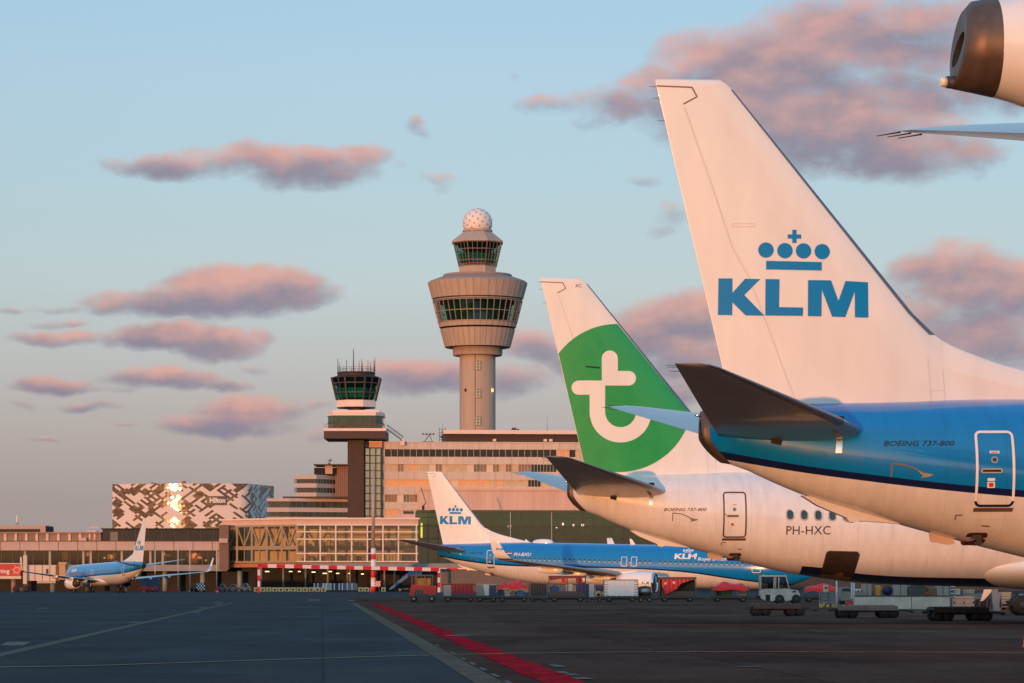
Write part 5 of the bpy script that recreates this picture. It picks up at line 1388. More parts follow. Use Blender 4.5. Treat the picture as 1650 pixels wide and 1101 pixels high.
# 5 tall cart
t, fx = cover_cart(884, 944, 928, 'tall cart with a maroon roof and half drawn red and purple curtains', M('maroon_sheet', (.13,.025,.035), .55, var=.25), [
    ([(884.5,929.5),(943,929.5),(943,931.5),(906,932.5),(886,936)], TARPD), ([(904,931),(912,931),(912,939),(904,939)], TARP), ([(927,931),(938,931),(938,940.5),(928,940)], TARPD), ([(928,941),(942,938),(943,957),(928,957)], PURP)], mid=True)
MB().box(fx(886), fx(940), -.77, -.74, .46, cz_(953)).build('side_board', M('board_brown', (.10,.075,.06), .7), t)
MB().box(fx(912), fx(922), -.60, -.5, cz_(952), cz_(941)).box(fx(914.5), fx(916.5), -.61, -.60, cz_(950), cz_(944)).box(fx(918), fx(919.5), -.61, -.60, cz_(950), cz_(943)).build('crate_panel', BAGS[5], t)
bag('suitcase', 'blue case inside the tall maroon-roofed cart', 893, Yc, .48, .75, .85, BAGS[0], -.2, 'suitcases in the tall cart')
bag('suitcase', 'grey case inside the tall maroon-roofed cart beside the white crate panel', 905, Yc, .48, .6, .8, BAGS[2], -.1, 'suitcases in the tall cart')
# 6 equipment between
t = at(957, Yc, 'service trolley with white board and round tan reel left of the white canvas cart', 'service_trolley', 'trolley', CG)
fx = lambda p: (p-957)*sc
g = MB(); g.box(fx(944), fx(971), -.5, .5, .28, .42); g.build('deck', DECK, t)
MB().box(fx(944), fx(949), -.5, .3, .42, cz_(941)).build('blue_locker', M('locker_violet', (.05,.05,.16), .5), t)
MB().box(fx(949), fx(957), -.52, -.4, .42, cz_(941)).build('white_board', M('board_white', (.42,.46,.47), .5), t)
MB().prism([(fx(957),cz_(948)),(fx(970),cz_(950)),(fx(970),cz_(943)),(fx(958),cz_(944))], -.4, .4).build('blue_cover', M('cover_blue', (.02,.07,.2), .5), t)
MB().lathe([(.02,-.5),(.30,-.5),(.36,-.42),(.36,-.3)], 20, (fx(964),0,cz_(958.5)), 'y').lathe([(.02,-.52),(.13,-.52),(.13,-.5)], 16, (fx(964),0,cz_(958.5)), 'y', 1).build('reel', [M('reel_tan', (.40,.30,.20), .5), DARK], t)
for p in (948, 966):
    for y in (-.4, .4): wheel(t, fx(p), y, .16, .12)
# 7 white canvas cart
t = at(1000, Yc, 'white canvas covered cart in the middle of the row', 'baggage_cart', 'baggage cart', CG); L = 54*sc; z1 = cz_(935)
chassis(t, L, 1.5, .42, .2); g = MB()
n = 30; front = []
for j in range(9):
    z = .46+(z1-.46)*j/8; front.append([(-L/2+L*i/n, -.76-.025*math.sin(i*1.3+j*.7)-.02*math.sin(j*2.9), z) for i in range(n+1)])
g.loft(front, 0, True, False, False, False)
g.box(-L/2, L/2, -.73, .75, .46, z1-.02); g.build('canvas', CANV, t)
MB().box(-L/2-.02, L/2+.02, -.79, .79, z1-.02, z1+.05).box(-L/2-.05, -L/2, -.79, .79, .42, z1).box(L/2, L/2+.05, -.79, .79, .42, z1).build('frame', DKALU, t)
g = MB()
for j in range(6):
    z = .6+(z1-.75)*j/5
    for x in (-L/2+.14, L/2-.14): g.box(x-.16, x+.16, -.80, -.785, z, z+.03)
g.each('strap', MESHG, t)
# 8 small generator
t = at(1039, Yc, 'small dark generator trailer with a round grey tank right of the white canvas cart', 'generator_trailer', 'trailer', CG); fx = lambda p: (p-1039)*sc
g = MB(); g.box(fx(1028), fx(1050), -.5, .5, .3, .42); g.prism([(fx(1028),.42),(fx(1029),cz_(946)),(fx(1040),cz_(944)),(fx(1049),cz_(946)),(fx(1050),.42)], .1, .5); g.build('housing', DSTEEL, t)
MB().tube((fx(1029),-.15,cz_(953)), (fx(1048),-.15,cz_(953)), .24, .24, 16).build('tank', STEEL, t)
for p in (1032, 1046): wheel(t, fx(p), -.45, .17, .12); wheel(t, fx(p), .45, .17, .12)
# 9 dark cart with slanting red curtain
t, fx = cover_cart(1061, 1121, 930, 'tall grey-framed cart with a red curtain pulled aside in a slant', M('cart_roof_dark', (.10,.085,.08), .6), [
    ([(1066,933),(1117,934),(1104,938),(1096,941),(1090,949),(1075,957),(1071,957),(1066,944)], TARP), ([(1064,933),(1119,933),(1119,935),(1064,935)], TARPD)])
MB().box(fx(1063), fx(1120), .5, .55, .46, cz_(932)).build('back_panel', M('back_dark', (.03,.026,.024), .7), t)
MB().box(fx(1066), fx(1119), -.5, .4, .46, cz_(953)).build('load', M('load_brown', (.10,.075,.06), .7, var=.3), t)
g = MB()
for p, q in ((1071.5,940.5),(1085,939)): g.tube((fx(p),-.82,cz_(q)), (fx(p),-.78,cz_(q)), .10, .10, 10)
g.each('white_badge', WHITEM, t)
# 10 second tarpaulin cart, 11 behind hold door
tarp_cart(1146, 1206, 939.5, 'open cart under a bright red tarpaulin, left of the white tug', 4)
bag('suitcase', 'dark green case with ribs under the tarpaulin left of the white tug', 1172, Yc, .5, .85, .5, BAGS[3])
bag('suitcase', 'grey checked case under the tarpaulin left of the white tug', 1195, Yc, .5, .8, .55, BAGS[2])
bag('suitcase', 'black bag under the tarpaulin left of the white tug', 1158, Yc, .5, .45, .45, BAGS[1])
tarp_cart(1293, 1353, 942, 'open cart under a dark red tarpaulin right of the white tug, below the open hold', 8)
# 12 white tug
Yt = 226.0; t = thing('baggage_tug', 'weathered white baggage tug with a glazed cab, standing behind the flat dolly', 'tug', (PX(1255, Yt), Yt, 0), 0)
st = Yt/F; fx = lambda p: (p-1255)*st; fz = lambda q: PZ(q, Yt)
TW = M('tug_white', (.50,.45,.43), .45, var=.3, scale=2.5)
zq = lambda x, y: (fx(1190+x/11.786), fz(910+y/11.786))
body = [zq(405,640),(zq(400,480)),zq(660,470),zq(940,460),zq(1115,495),zq(1150,560),zq(1150,650),zq(1120,610),zq(1075,592),zq(1030,612),zq(1005,670),zq(870,690),zq(845,640),zq(800,600),zq(760,592),zq(715,612),zq(690,670),zq(640,690),zq(500,690)]
MB().prism(body, -.75, .75).build('body', TW, t)
g = MB()
for a, b in (((405,480),(410,215)),((655,470),(665,225)),((690,470),(690,240)),((745,470),(750,240)),((945,460),(885,225))):
    for y in (-.70, .70): 
        p, q = zq(*a), zq(*b); g.bar((p[0],y,p[1]), (q[0],y,q[1]), .07)
for y in (-.70, .70): p, q = zq(400,470), zq(945,462); g.bar((p[0],y,p[1]), (q[0],y,q[1]), .07)
g.build('cab_pillar', TW, t)
p, q = zq(415,228), zq(890,205); MB().box(p[0], q[0], -.78, .78, p[1], q[1]).build('cab_roof', TW, t)
cabp = [zq(412,470), zq(417,232), zq(882,232), zq(938,462)]
MB().prism(cabp, -.69, .69).build('cab_glass', CABG, t)
g = MB(); p = zq(560,470); g.box(p[0], p[0]+.35, -.2, .3, p[1]-.1, p[1]+.55); g.box(p[0]+.6, p[0]+.95, -.2, .3, p[1]-.1, p[1]+.45); g.build('seat', BAGS[1], t)
p = zq(470,222); MB().tube((p[0],-.5,p[1]), (p[0],-.5,p[1]+.12), .07).build('beacon', M('beacon_orange', (.75,.25,.03), .3), t)
p, q = zq(500,690), zq(585,570); MB().box(p[0], q[0], -.76, -.74, p[1], q[1]).build('step_recess', DARK, t)
p, q = zq(310,660), zq(480,590); MB().box(p[0], q[0], -.5, .5, p[1], q[1]).build('rear_bumper', RUST, t)
p, q = zq(1010,530), zq(1070,500); MB().box(p[0], q[0], -.762, -.75, p[1], q[1]).build('side_vent', DARK, t)
for x in (765, 1078):
    for y in (-.64, .64): wheel(t, zq(x,680)[0], y, .36, .26, DSTEEL)
# front flat dollies
def dolly(px0, px1, ybase, label, mt, load=None):
    Y = GY(ybase); pm = (px0+px1)/2; s_ = Y/F; L = (px1-px0)*s_
    t = thing('flat_dolly', label, 'dolly', (PX(pm, Y), Y, 0), R(2), 'flat dollies in front')
    wr = .215; g = MB(); g.box(-L/2+.15, L/2-.2, -.75, .75, .44, .52); g.box(-L/2+.15, L/2-.2, -.78, -.70, .34, .54); g.box(-L/2+.15, L/2-.2, .70, .78, .34, .54)
    for k in range(9): x = -L/2+.25+(L-.6)*k/8; g.tube((x,-.68,.545), (x,.68,.545), .035, .035, 8)
    g.box(-L/2+.6, L/2-.6, -.3, .3, .26, .44)
    g.build('deck', mt, t)
    for x in (-L*.36, -L*.36+.42, L*.24, L*.24+.42) if L > 2.4 else (-L*.3, L*.3):
        for y in (-.62, .62): wheel(t, x, y, wr, .18, RUST)
    MB().bar((L/2-.2, 0, .36), (L/2+.55, 0, .30), .08).tube((L/2+.52, 0, .24), (L/2+.52, 0, .36), .1).bar((-L/2+.15, 0, .36), (-L/2-.15, 0, .34), .12).build('tow_bar', DSTEEL, t)
    return t
dolly(1205, 1296, 992.7, 'dark flat dolly standing in front of the white tug', DECK)
dolly(1340, 1450, 996.3, 'long flat dolly with a thin grey deck in front of the left beige barrier', M('dolly_grey', (.22,.18,.16), .7, var=.35))
dolly(1492, 1596, 1001, 'rusty brown flat dolly in front of the stacked grey crates', RUST)
# beige barriers
for p0, p1, lab in ((1377,1467.5,'long beige barrier block behind the middle dolly, left one of the pair'), (1468.5,1529,'shorter beige barrier block right of the long one')):
    Y = 176; t = thing('barrier_block', lab, 'barrier', (PX((p0+p1)/2, Y), Y, 0), 0, 'beige barrier blocks'); w = (p1-p0)*Y/F
    z1 = PZ(960.5, Y); g = MB(); g.prism([(-.32,0.0),(.32,0.0),(.30,.18),(.2,z1-.04),(-.2,z1-.04),(-.30,.18)], -w/2, w/2, 0, 'yz'); g.build('block', M('barrier_beige', (.50,.43,.36), .7, var=.22, scale=1.5), t)
    MB().box(-w/2, w/2, -.22, .22, z1-.04, z1+.03).build('top_rail', DSTEEL, t)
# assorted kit behind the barriers
Yk = 205.0; kx = lambda p: PX(p, Yk); kz = lambda q: PZ(q, Yk)
def kit(px, label, name, cat, parts, group=None, Y=Yk):
    t = thing(name, label, cat, (PX(px, Y), Y, 0), 0, group); X_ = lambda p: PX(p, Y)-PX(px, Y); Z_ = lambda q: PZ(q, Y)
    for nm, mt, fn in parts:
        g = MB(); fn(g, X_, Z_); (g.each if nm in ('frame','wheel','leg','shelf','pallet','strap','yellow_foot','load','foot','rib','drawer_line','corner_strip') else g.build)(nm, mt, t)
    return t
def crate_fn(p0, p1, q0, q1, n=3):
    def f(g, X, Z):
        g.box(X(p0), X(p1), -.5, .5, Z(q1)+.02, Z(q0))
        for k in range(n+1):
            z = Z(q1)+(Z(q0)-Z(q1))*k/n; g.box(X(p0)-.04, X(p1)+.04, -.56, -.5, z-.05, z+.05)
        for p in (p0, (p0+p1)/2, p1): g.box(X(p)-.04, X(p)+.04, -.56, -.5, Z(q1), Z(q0))
    return f
GC = M('crate_grey_blue', (.19,.21,.23), .6, .2, var=.2)
base = lambda Y: 942+HC*F/Y
kit(1334, 'stack of grey slatted crates with yellow feet right of the white tug', 'crate_stack', 'crate', [('crate', GC, crate_fn(1321, 1347, 955, 971, 3)), ('yellow_foot', M('foot_yellow', (.55,.40,.10), .6), lambda g, X, Z: [g.box(X(p), X(p+5), -.45, .3, 0, Z(971)) for p in (1320.5, 1330, 1339)])], Y=190)
kit(1330, 'pale yellow upright locker above the grey crates', 'upright_locker', 'locker', [('cabinet', M('locker_cream', (.55,.52,.36), .6), lambda g, X, Z: g.box(X(1327), X(1333.5), -.3, .3, 0, Z(943))), ('vent', DSTEEL, lambda g, X, Z: g.box(X(1328), X(1332.5), -.31, -.3, Z(949), Z(946)))], Y=208)
kit(1362, 'grey service van with a dark window half hidden behind the long beige barrier', 'service_van', 'van', [
    ('body', M('van_grey', (.20,.19,.18), .5, var=.2), lambda g, X, Z: g.prism([(X(1352),.35),(X(1352),Z(947)),(X(1368),Z(946)),(X(1374),Z(952)),(X(1390),Z(954)),(X(1391),.35)], -.85, .85)),
    ('side_window', PGLASS, lambda g, X, Z: g.prism([(X(1355),Z(953)),(X(1355),Z(948.5)),(X(1366),Z(948)),(X(1370),Z(953))], -.87, -.85)),
    ('wheel', BLACK, lambda g, X, Z: [g.lathe([(.02,-.12),(.36,-.12),(.36,.12),(.02,.12)], 18, (X(p),-.72,.36), 'y') for p in (1359, 1384)])])
for px, q0, lab in ((1348, 936, 'short white post left of the grey service van'), (1372.5, 939, 'tall white post just left of the long beige barrier'), (1376, 939.5, 'second tall white post, close beside the other left of the barrier')):
    kit(px, lab, 'marker_post', 'post', [('shaft', M('post_white', (.60,.56,.52), .5), lambda g, X, Z, q0=q0, px=px: g.tube((0,0,0), (0,0,Z(q0)), .05, .05, 10)), ('foot', DSTEEL, lambda g, X, Z: g.box(-.2,.2,-.2,.2,0,.08))], 'white marker posts', Y=184)
kit(1368, 'small red fuel can on the ground left of the long beige barrier', 'fuel_can', 'can', [('can', REDP, lambda g, X, Z: g.prism(rrect(-.2,.2,0.0,.5,.05), -.1, .1)), ('spout', BLACK, lambda g, X, Z: g.bar((.08,0,.5),(.2,0,.62),.05))], Y=172)
kit(1383, 'black and white checkered board behind the left end of the beige barrier', 'checker_board', 'sign', [('board', WHITEM, lambda g, X, Z: g.box(X(1376), X(1390), -.04, .04, Z(963), Z(949))), ('dark_square', BLACK, lambda g, X, Z: [g.box(X(1376+2.8*i), X(1378.8+2.8*i), -.05, -.04, Z(963-3*j), Z(960-3*j)) for i in range(5) for j in range(4) if (i+j) % 2]), ('leg', DSTEEL, lambda g, X, Z: [g.bar((X(p),0,0), (X(p),0,Z(952)), .05) for p in (1378, 1388)])])
for p0, p1, lab in ((1389,1403,'plain grey steel cabinet left of the yellow cylinder'), (1439,1461,'wide grey cabinet right of the blue hose reel'), (1508,1528,'grey cabinet behind the right end of the short barrier')):
    kit((p0+p1)/2, lab, 'steel_cabinet', 'cabinet', [('cabinet', M('cabinet_grey', (.30,.28,.28), .5, .2, var=.15), lambda g, X, Z, a=p0, b=p1: g.box(X(a), X(b), -.4, .4, .1, Z(941))), ('door_seam', DSTEEL, lambda g, X, Z, a=p0, b=p1: g.box(X((a+b)/2)-.02, X((a+b)/2)+.02, -.41, -.4, .15, Z(942))), ('plinth', BLACK, lambda g, X, Z, a=p0, b=p1: g.box(X(a)+.05, X(b)-.05, -.35, .35, 0, .1))], 'grey steel cabinets under the white hull')
kit(1414, 'yellow gas cylinder standing between grey cabinets', 'gas_cylinder', 'cylinder', [('cylinder', M('cyl_yellow', (.45,.20,.02), .45, var=.15), lambda g, X, Z: g.lathe([(.02,0),(.24,0.0),(.26,.05),(.26,Z(946)),(.18,Z(944)),(.06,Z(943)),(.02,Z(943))], 18)), ('valve', DSTEEL, lambda g, X, Z: g.tube((0,0,Z(943)), (0,0,Z(941.5)), .05))])
kit(1430, 'blue hose reel on a stand right of the yellow cylinder', 'hose_reel', 'reel', [('reel', M('hose_blue', (.015,.022,.10), .6, var=.4), lambda g, X, Z: g.lathe([(.05,-.2),(.32,-.2),(.24,-.1),(.24,.1),(.32,.2),(.05,.2)], 18, (0,0,Z(952)), 'y')), ('stand', MESHG, lambda g, X, Z: [g.bar((X(1425),0,0), (0,0,Z(952)), .06), g.bar((X(1435),0,0), (0,0,Z(952)), .06)])])
kit(1476, 'dark green engine unit on a trolley behind the beige barriers', 'ground_power_unit', 'machine', [('housing', M('unit_dark_green', (.05,.06,.05), .6, var=.3), lambda g, X, Z: g.prism([(X(1462),.4),(X(1462),Z(946)),(X(1468),Z(942)),(X(1485),Z(941)),(X(1490),Z(945)),(X(1491),.4)], -.6, .6)), ('red_light', M('lens_red', (.5,.03,.02), .3), lambda g, X, Z: g.box(X(1489), X(1494), -.62, -.58, Z(958), Z(954))), ('exhaust', DSTEEL, lambda g, X, Z: g.tube((X(1470),0,Z(944)), (X(1470),0,Z(938)), .06)), ('wheel', BLACK, lambda g, X, Z: [g.lathe([(.02,-.1),(.3,-.1),(.3,.1),(.02,.1)], 16, (X(p),-.5,.3), 'y') for p in (1466, 1486)])])
kit(1500, 'olive brown toolbox cart right of the dark engine unit', 'toolbox_cart', 'cart', [('box', M('tool_brown', (.20,.13,.06), .6, var=.3), lambda g, X, Z: g.box(X(1494), X(1507), -.4, .4, .3, Z(947))), ('drawer_line', DSTEEL, lambda g, X, Z: [g.box(X(1495), X(1506), -.41, -.4, Z(q), Z(q)+.04) for q in (951, 955, 959)]), ('wheel', BLACK, lambda g, X, Z: [g.lathe([(.02,-.05),(.15,-.05),(.15,.05),(.02,.05)], 12, (X(p),-.3,.15), 'y') for p in (1496, 1505)])])
kit(1533, 'bluish white equipment rack right of the grey cabinet', 'equipment_rack', 'rack', [('frame', M('rack_blue_grey', (.33,.36,.42), .5), lambda g, X, Z: [g.box(X(p), X(p)+.06, -.3, .3, 0, Z(943)) for p in (1529, 1537)]), ('shelf', WHITEM, lambda g, X, Z: [g.box(X(1529), X(1538), -.3, .3, Z(q), Z(q)+.05) for q in (946, 951, 957, 963)])])
kit(1542, 'pale yellow box on a post left of the crate with the metal frame', 'junction_box', 'box', [('box', M('box_pale_yellow', (.55,.50,.30), .6), lambda g, X, Z: g.box(X(1538.5), X(1546.5), -.2, .2, Z(958.5), Z(949))), ('post', DSTEEL, lambda g, X, Z: g.bar((0,0,0), (0,0,Z(958)), .08))])
kit(1551, 'grey framed transport crate between the rusty dolly and the white hull', 'transport_crate', 'crate', [('crate', GC, crate_fn(1536, 1566, 963, 979.5, 2)), ('lid', STEEL, lambda g, X, Z: g.box(X(1535), X(1567), -.6, .6, Z(963), Z(961.5)))], Y=168)
kit(1557, 'tan flat cargo pallets stacked behind the framed crate', 'pallet_stack', 'pallets', [('pallet', M('pallet_tan', (.34,.25,.17), .7, var=.3), lambda g, X, Z: [g.box(X(1550), X(1583), -.5, .5, .15+.17*k, .27+.17*k) for k in range(4)]), ('load', M('load_tan', (.42,.33,.24), .6, var=.3), lambda g, X, Z: [g.box(X(1552), X(1569), -.4, .4, .83, Z(950)), g.box(X(1573), X(1582), -.4, .4, .83, Z(956))])])
kit(1583, 'black case with red handles under the orange gear door', 'tool_case', 'case', [('case', BAGS[1], lambda g, X, Z: g.prism(rrect(X(1571), X(1594), .1, Z(966), .08), -.3, .3)), ('strap', REDP, lambda g, X, Z: [g.box(X(p), X(p)+.08, -.31, -.3, .15, Z(967)) for p in (1576, 1588)])], Y=182)
kit(1619, 'green grey louvred shelf unit near the right edge, left of the dark tractor', 'shelf_unit', 'shelf', [('frame', MESHG, lambda g, X, Z: [g.box(X(p), X(p)+.07, -.4, .4, 0, Z(956)) for p in (1610, 1627)]), ('shelf', M('shelf_green', (.22,.25,.22), .6), lambda g, X, Z: [g.box(X(1610), X(1628), -.4, .4, Z(q), Z(q)+.12) for q in (957.5, 961, 965, 969.5, 974, 978.5)]), ('back', DSTEEL, lambda g, X, Z: g.box(X(1611), X(1627), .3, .4, 0, Z(956)))], Y=172)
kit(1643, 'pinkish lit cabinet with dark frame at the right edge', 'framed_cabinet', 'cabinet', [('panel', M('panel_pink', (.55,.36,.30), .6), lambda g, X, Z: g.box(X(1639), X(1660), -.3, .3, .2, Z(957))), ('frame', DSTEEL, lambda g, X, Z: [g.box(X(p), X(p)+.1, -.34, .34, 0, Z(956)) for p in (1628, 1637, 1659)] + [g.box(X(1628), X(1660), -.34, -.3, Z(q), Z(q)+.05) for q in (956, 962, 968)])], Y=200)
# dark tractor cut by the right edge
Y = 140.0; t = thing('tow_tractor', 'dark tractor with big tyres cut off by the right edge of the picture', 'tractor', (PX(1668, Y), Y, 0), 0); X_ = lambda p: PX(p, Y)-PX(1668, Y); Z_ = lambda q: PZ(q, Y)
MB().prism([(X_(1627),.45),(X_(1624),.7),(X_(1631),Z_(970)),(X_(1650),Z_(967)),(X_(1690),Z_(967)),(X_(1712),Z_(975)),(X_(1714),.4)], -.75, .75).build('body', M('tractor_black', (.025,.022,.022), .5, var=.3), t)
MB().box(X_(1615), X_(1628), -.3, .3, .42, .55).build('hitch', RUST, t)
MB().box(X_(1662), X_(1690), -.6, .6, Z_(967), Z_(945)).build('cab', CABG, t)
MB().box(X_(1660), X_(1692), -.65, .65, Z_(945), Z_(942)).build('cab_roof', M('tractor_black2', (.025,.022,.022), .5), t)
for p in (1645, 1700):
    for y in (-.7, .7): wheel(t, X_(p), y, .48, .32, DSTEEL)
# red cone at the right edge
Y = 68.0; t = thing('traffic_cone', 'tall red marker cone at the very right edge of the apron', 'cone', (PX(1662, Y), Y, 0), 0)
MB().lathe([(.20,.03),(.16,.3),(.10,.62),(.045,.86),(.0,.87)], 24).build('cone_body', REDP, t); MB().prism(rrect(-.24,.24,-.24,.24,.05), 0, .03, 0, 'xy').build('cone_base', BLACK, t)
MB().lathe([(.142,.40),(.112,.54)], 24).build('reflective_band', WHITEM, t)
# main gear door of the second airliner and its support strut
kit(1596, 'orange-lit hanging flap on a blue grey support strut under the white hull', 'jack_stand', 'support', [
    ('flap', M('flap_orange_white', (.70,.55,.45), .45), lambda g, X, Z: g.prism([(X(1580),Z(969)),(X(1584),Z(968)),(X(1598),Z(953)),(X(1599),Z(950)),(X(1586),Z(950))], -.1, .1)),
    ('strut', M('strut_blue_grey', (.16,.20,.25), .5, .3), lambda g, X, Z: [g.bar((X(1602),0,Z(950)), (X(1606),0,.1), .32, .2), g.bar((X(1611),0,Z(955)), (X(1606),0,.15), .14)]),
    ('foot', DSTEEL, lambda g, X, Z: g.box(X(1586), X(1609), -.5, .5, 0, .14))], Y=150)

# ---------------------------------------------------------------- far left: boarding bridge and small vehicles
Yb = 556.0; t = thing('boarding_bridge', 'boarding bridge with a red advertising tunnel and cream cab at far left', 'boarding bridge', (PX(60, Yb), Yb, 0), 0); X_ = lambda p: PX(p, Yb)-PX(60, Yb); Z_ = lambda q: PZ(q, Yb)
MB().box(X_(-40), X_(33), 0, 3, Z_(928.5), Z_(909)).build('red_tunnel', M('bridge_red', (.42,.02,.03), .5, var=.08), t)
MB().box(X_(-40), X_(34), -.15, 3.1, Z_(933), Z_(928.5)).box(X_(-40), X_(34), -.1, 3.1, Z_(909), Z_(907.5)).build('tunnel_edge', M('bridge_cream', (.62,.50,.42), .6, var=.1), t)
g = MB(); drape(g, fit_text('thing', X_(-5), X_(15.2), Z_(926), Z_(917), bold=.01), lambda x, z: (x, -.02, z), 0); g.build('advert_lettering', WHITEM, t)
g = MB(); drape(g, [circ(X_(27), Z_(919), .62, 24)], lambda x, z: (x, -.02, z), 0, 0); drape(g, [circ(X_(27), Z_(919), .45, 24)], lambda x, z: (x, -.04, z), 0, 1)
for a in range(6): drape(g, strip2([(X_(27), Z_(919)), (X_(27)+1.0*math.cos(a), Z_(919)+1.0*math.sin(a))], .12), lambda x, z: (x, -.03, z), 0, 0)
g.build('advert_emblem', [M('emblem_pink', (.70,.35,.34), .5), REDP], t)
MB().box(X_(38), X_(44), -.6, .2, Z_(941), Z_(895)).build('lift_column', M('column_cream', (.60,.47,.38), .6), t)
MB().box(X_(44), X_(90), .2, 3, Z_(936), Z_(911)).build('white_tunnel', M('tunnel_white', (.60,.50,.44), .6, var=.1, scale=.5), t)
g = MB()
for p in (56, 68, 80): g.box(X_(p)-.04, X_(p)+.04, .15, .2, Z_(936), Z_(911))
g.box(X_(74), X_(77.5), .1, .2, Z_(927), Z_(917)); g.build('tunnel_joint', DSTEEL, t)
MB().box(X_(90), X_(97), -.2, 3, Z_(936), Z_(912)).build('cab_bellows', M('bellows_brown', (.16,.10,.08), .8), t)
MB().box(X_(96), X_(106), -.6, 3, Z_(934), Z_(910)).box(X_(95), X_(108), -.8, 3, Z_(910), Z_(906)).build('cab', M('cab_ochre', (.48,.29,.15), .6, var=.15), t)
g = MB(); g.box(X_(38.5), X_(46), -.4, 1.2, .6, Z_(936)); g.box(X_(24), X_(47), -1, 2.5, .3, .9); g.build('bogie', DSTEEL, t)
for p in (27, 44):
    MB().lathe([(.02,-.3),(.6,-.3),(.6,.3),(.02,.3)], 18, (X_(p),-.8,.6), 'y').build('bogie_wheel', BLACK, t)
MB().box(X_(21), X_(24), -1, -.6, .6, 1.7).build('red_box', REDP, t)
MB().box(X_(60), X_(90), -.3, 1, Z_(940), Z_(936)).build('underframe', M('under_cream', (.45,.35,.28), .7), t)
for p in (20, 83): MB().tube((X_(p), 1.5, 0), (X_(p), 1.5, Z_(930)), .5).build('support_leg', M('leg_grey_green', (.20,.25,.25), .7), t)
Yv = 566.0
def small(px, label, name, cat, parts, group=None, Y=Yv): return kit(px, label, name, cat, parts, group, Y)
def car_parts(p0, p1, mt, h=1.5):
    return [('body', mt, lambda g, X, Z: g.prism([(X(p0),.35),(X(p0),.9),(X(p0)+.5,.98),(X(p0)+.9,h),(X(p1)-.7,h),(X(p1)-.25,.95),(X(p1),.85),(X(p1),.35)], -.8, .8)),
            ('window', PGLASS, lambda g, X, Z: g.prism([(X(p0)+.75,1.02),(X(p0)+1.05,h-.1),(X(p1)-.8,h-.1),(X(p1)-.5,1.02)], -.82, -.8)),
            ('wheel', BLACK, lambda g, X, Z: [g.lathe([(.02,-.1),(.32,-.1),(.32,.1),(.02,.1)], 14, (X(p),-.72,.32), 'y') for p in (p0+.22*(p1-p0), p0+.78*(p1-p0))])]
small(232, 'small red tractor right of the left airliner belly', 'apron_tractor', 'tractor', car_parts(224.5, 240, REDP, 1.25), 'small red tractors by the pier')
small(247, 'small red tractor just right of the other one by the pier', 'apron_tractor', 'tractor', car_parts(240.5, 254, REDP, 1.35), 'small red tractors by the pier')
small(239, 'blue tarpaulined container under the left airliner tail', 'blue_container', 'container', [('body', M('container_blue', (.015,.05,.14), .6, var=.2), lambda g, X, Z: g.box(X(226), X(254), 1.5, 4, 0, Z(931))), ('rib', DSTEEL, lambda g, X, Z: [g.box(X(p), X(p)+.08, 1.44, 1.5, 0, Z(931)) for p in (230, 236, 242, 248)])])
small(278, 'low crimson barrier strip on the ground before the pier', 'low_barrier', 'barrier', [('rail', M('crimson', (.35,.01,.03), .6), lambda g, X, Z: g.box(X(270), X(288), -.3, .3, .08, .42)), ('foot', BLACK, lambda g, X, Z: [g.box(X(p), X(p)+.3, -.4, .4, 0, .08) for p in (271, 278, 285)])])
small(324, 'black and white checkered cart before the pier', 'checker_cart', 'cart', [('body', BLACK, lambda g, X, Z: g.box(X(317), X(331), -.4, .6, .3, Z(939.5))), ('white_square', WHITEM, lambda g, X, Z: [g.box(X(317+2.3*i), X(319+2.3*i), -.43, -.4, .4+.33*j, .7+.33*j) for i in range(6) for j in range(4) if (i+j) % 2]), ('wheel', BLACK, lambda g, X, Z: [g.lathe([(.02,-.1),(.25,-.1),(.25,.1),(.02,.1)], 12, (X(p),-.3,.25), 'y') for p in (319, 329)])])
small(314, 'olive dark loader left of the checkered cart', 'belt_loader', 'loader', [('belt', M('loader_olive', (.08,.075,.03), .7), lambda g, X, Z: g.bar((X(307),0,.7), (X(319),0,1.9), .9, .25)), ('chassis', DSTEEL, lambda g, X, Z: g.box(X(307), X(318), -.5, .5, .3, .8)), ('wheel', BLACK, lambda g, X, Z: [g.lathe([(.02,-.1),(.3,-.1),(.3,.1),(.02,.1)], 12, (X(p),-.4,.3), 'y') for p in (309, 316)])])
for i, (p0, p1, h, mt, lab) in enumerate(((349,366,1.6,M('car_dark_blue', (.05,.08,.12), .3, var=.2),'dark blue parked car before the end of the pier'), (366,385,1.5,M('car_grey', (.12,.12,.12), .3),'dark grey parked car second from the pier end'), (386,404,1.7,M('car_silver', (.20,.20,.20), .3),'silver grey parked car left of the striped gantry post'))):
    small((p0+p1)/2, lab, 'parked_car', 'car', car_parts(p0, p1, mt, h), 'cars parked by the pier end')
small(353, 'tiny red cabinet beside the dark blue car', 'red_cabinet', 'cabinet', [('box', REDP, lambda g, X, Z: g.box(X(350), X(353), -1.2, -.9, 0, 1.1)), ('cap', BLACK, lambda g, X, Z: g.box(X(349.6), X(353.4), -1.25, -.85, 1.1, 1.18))])

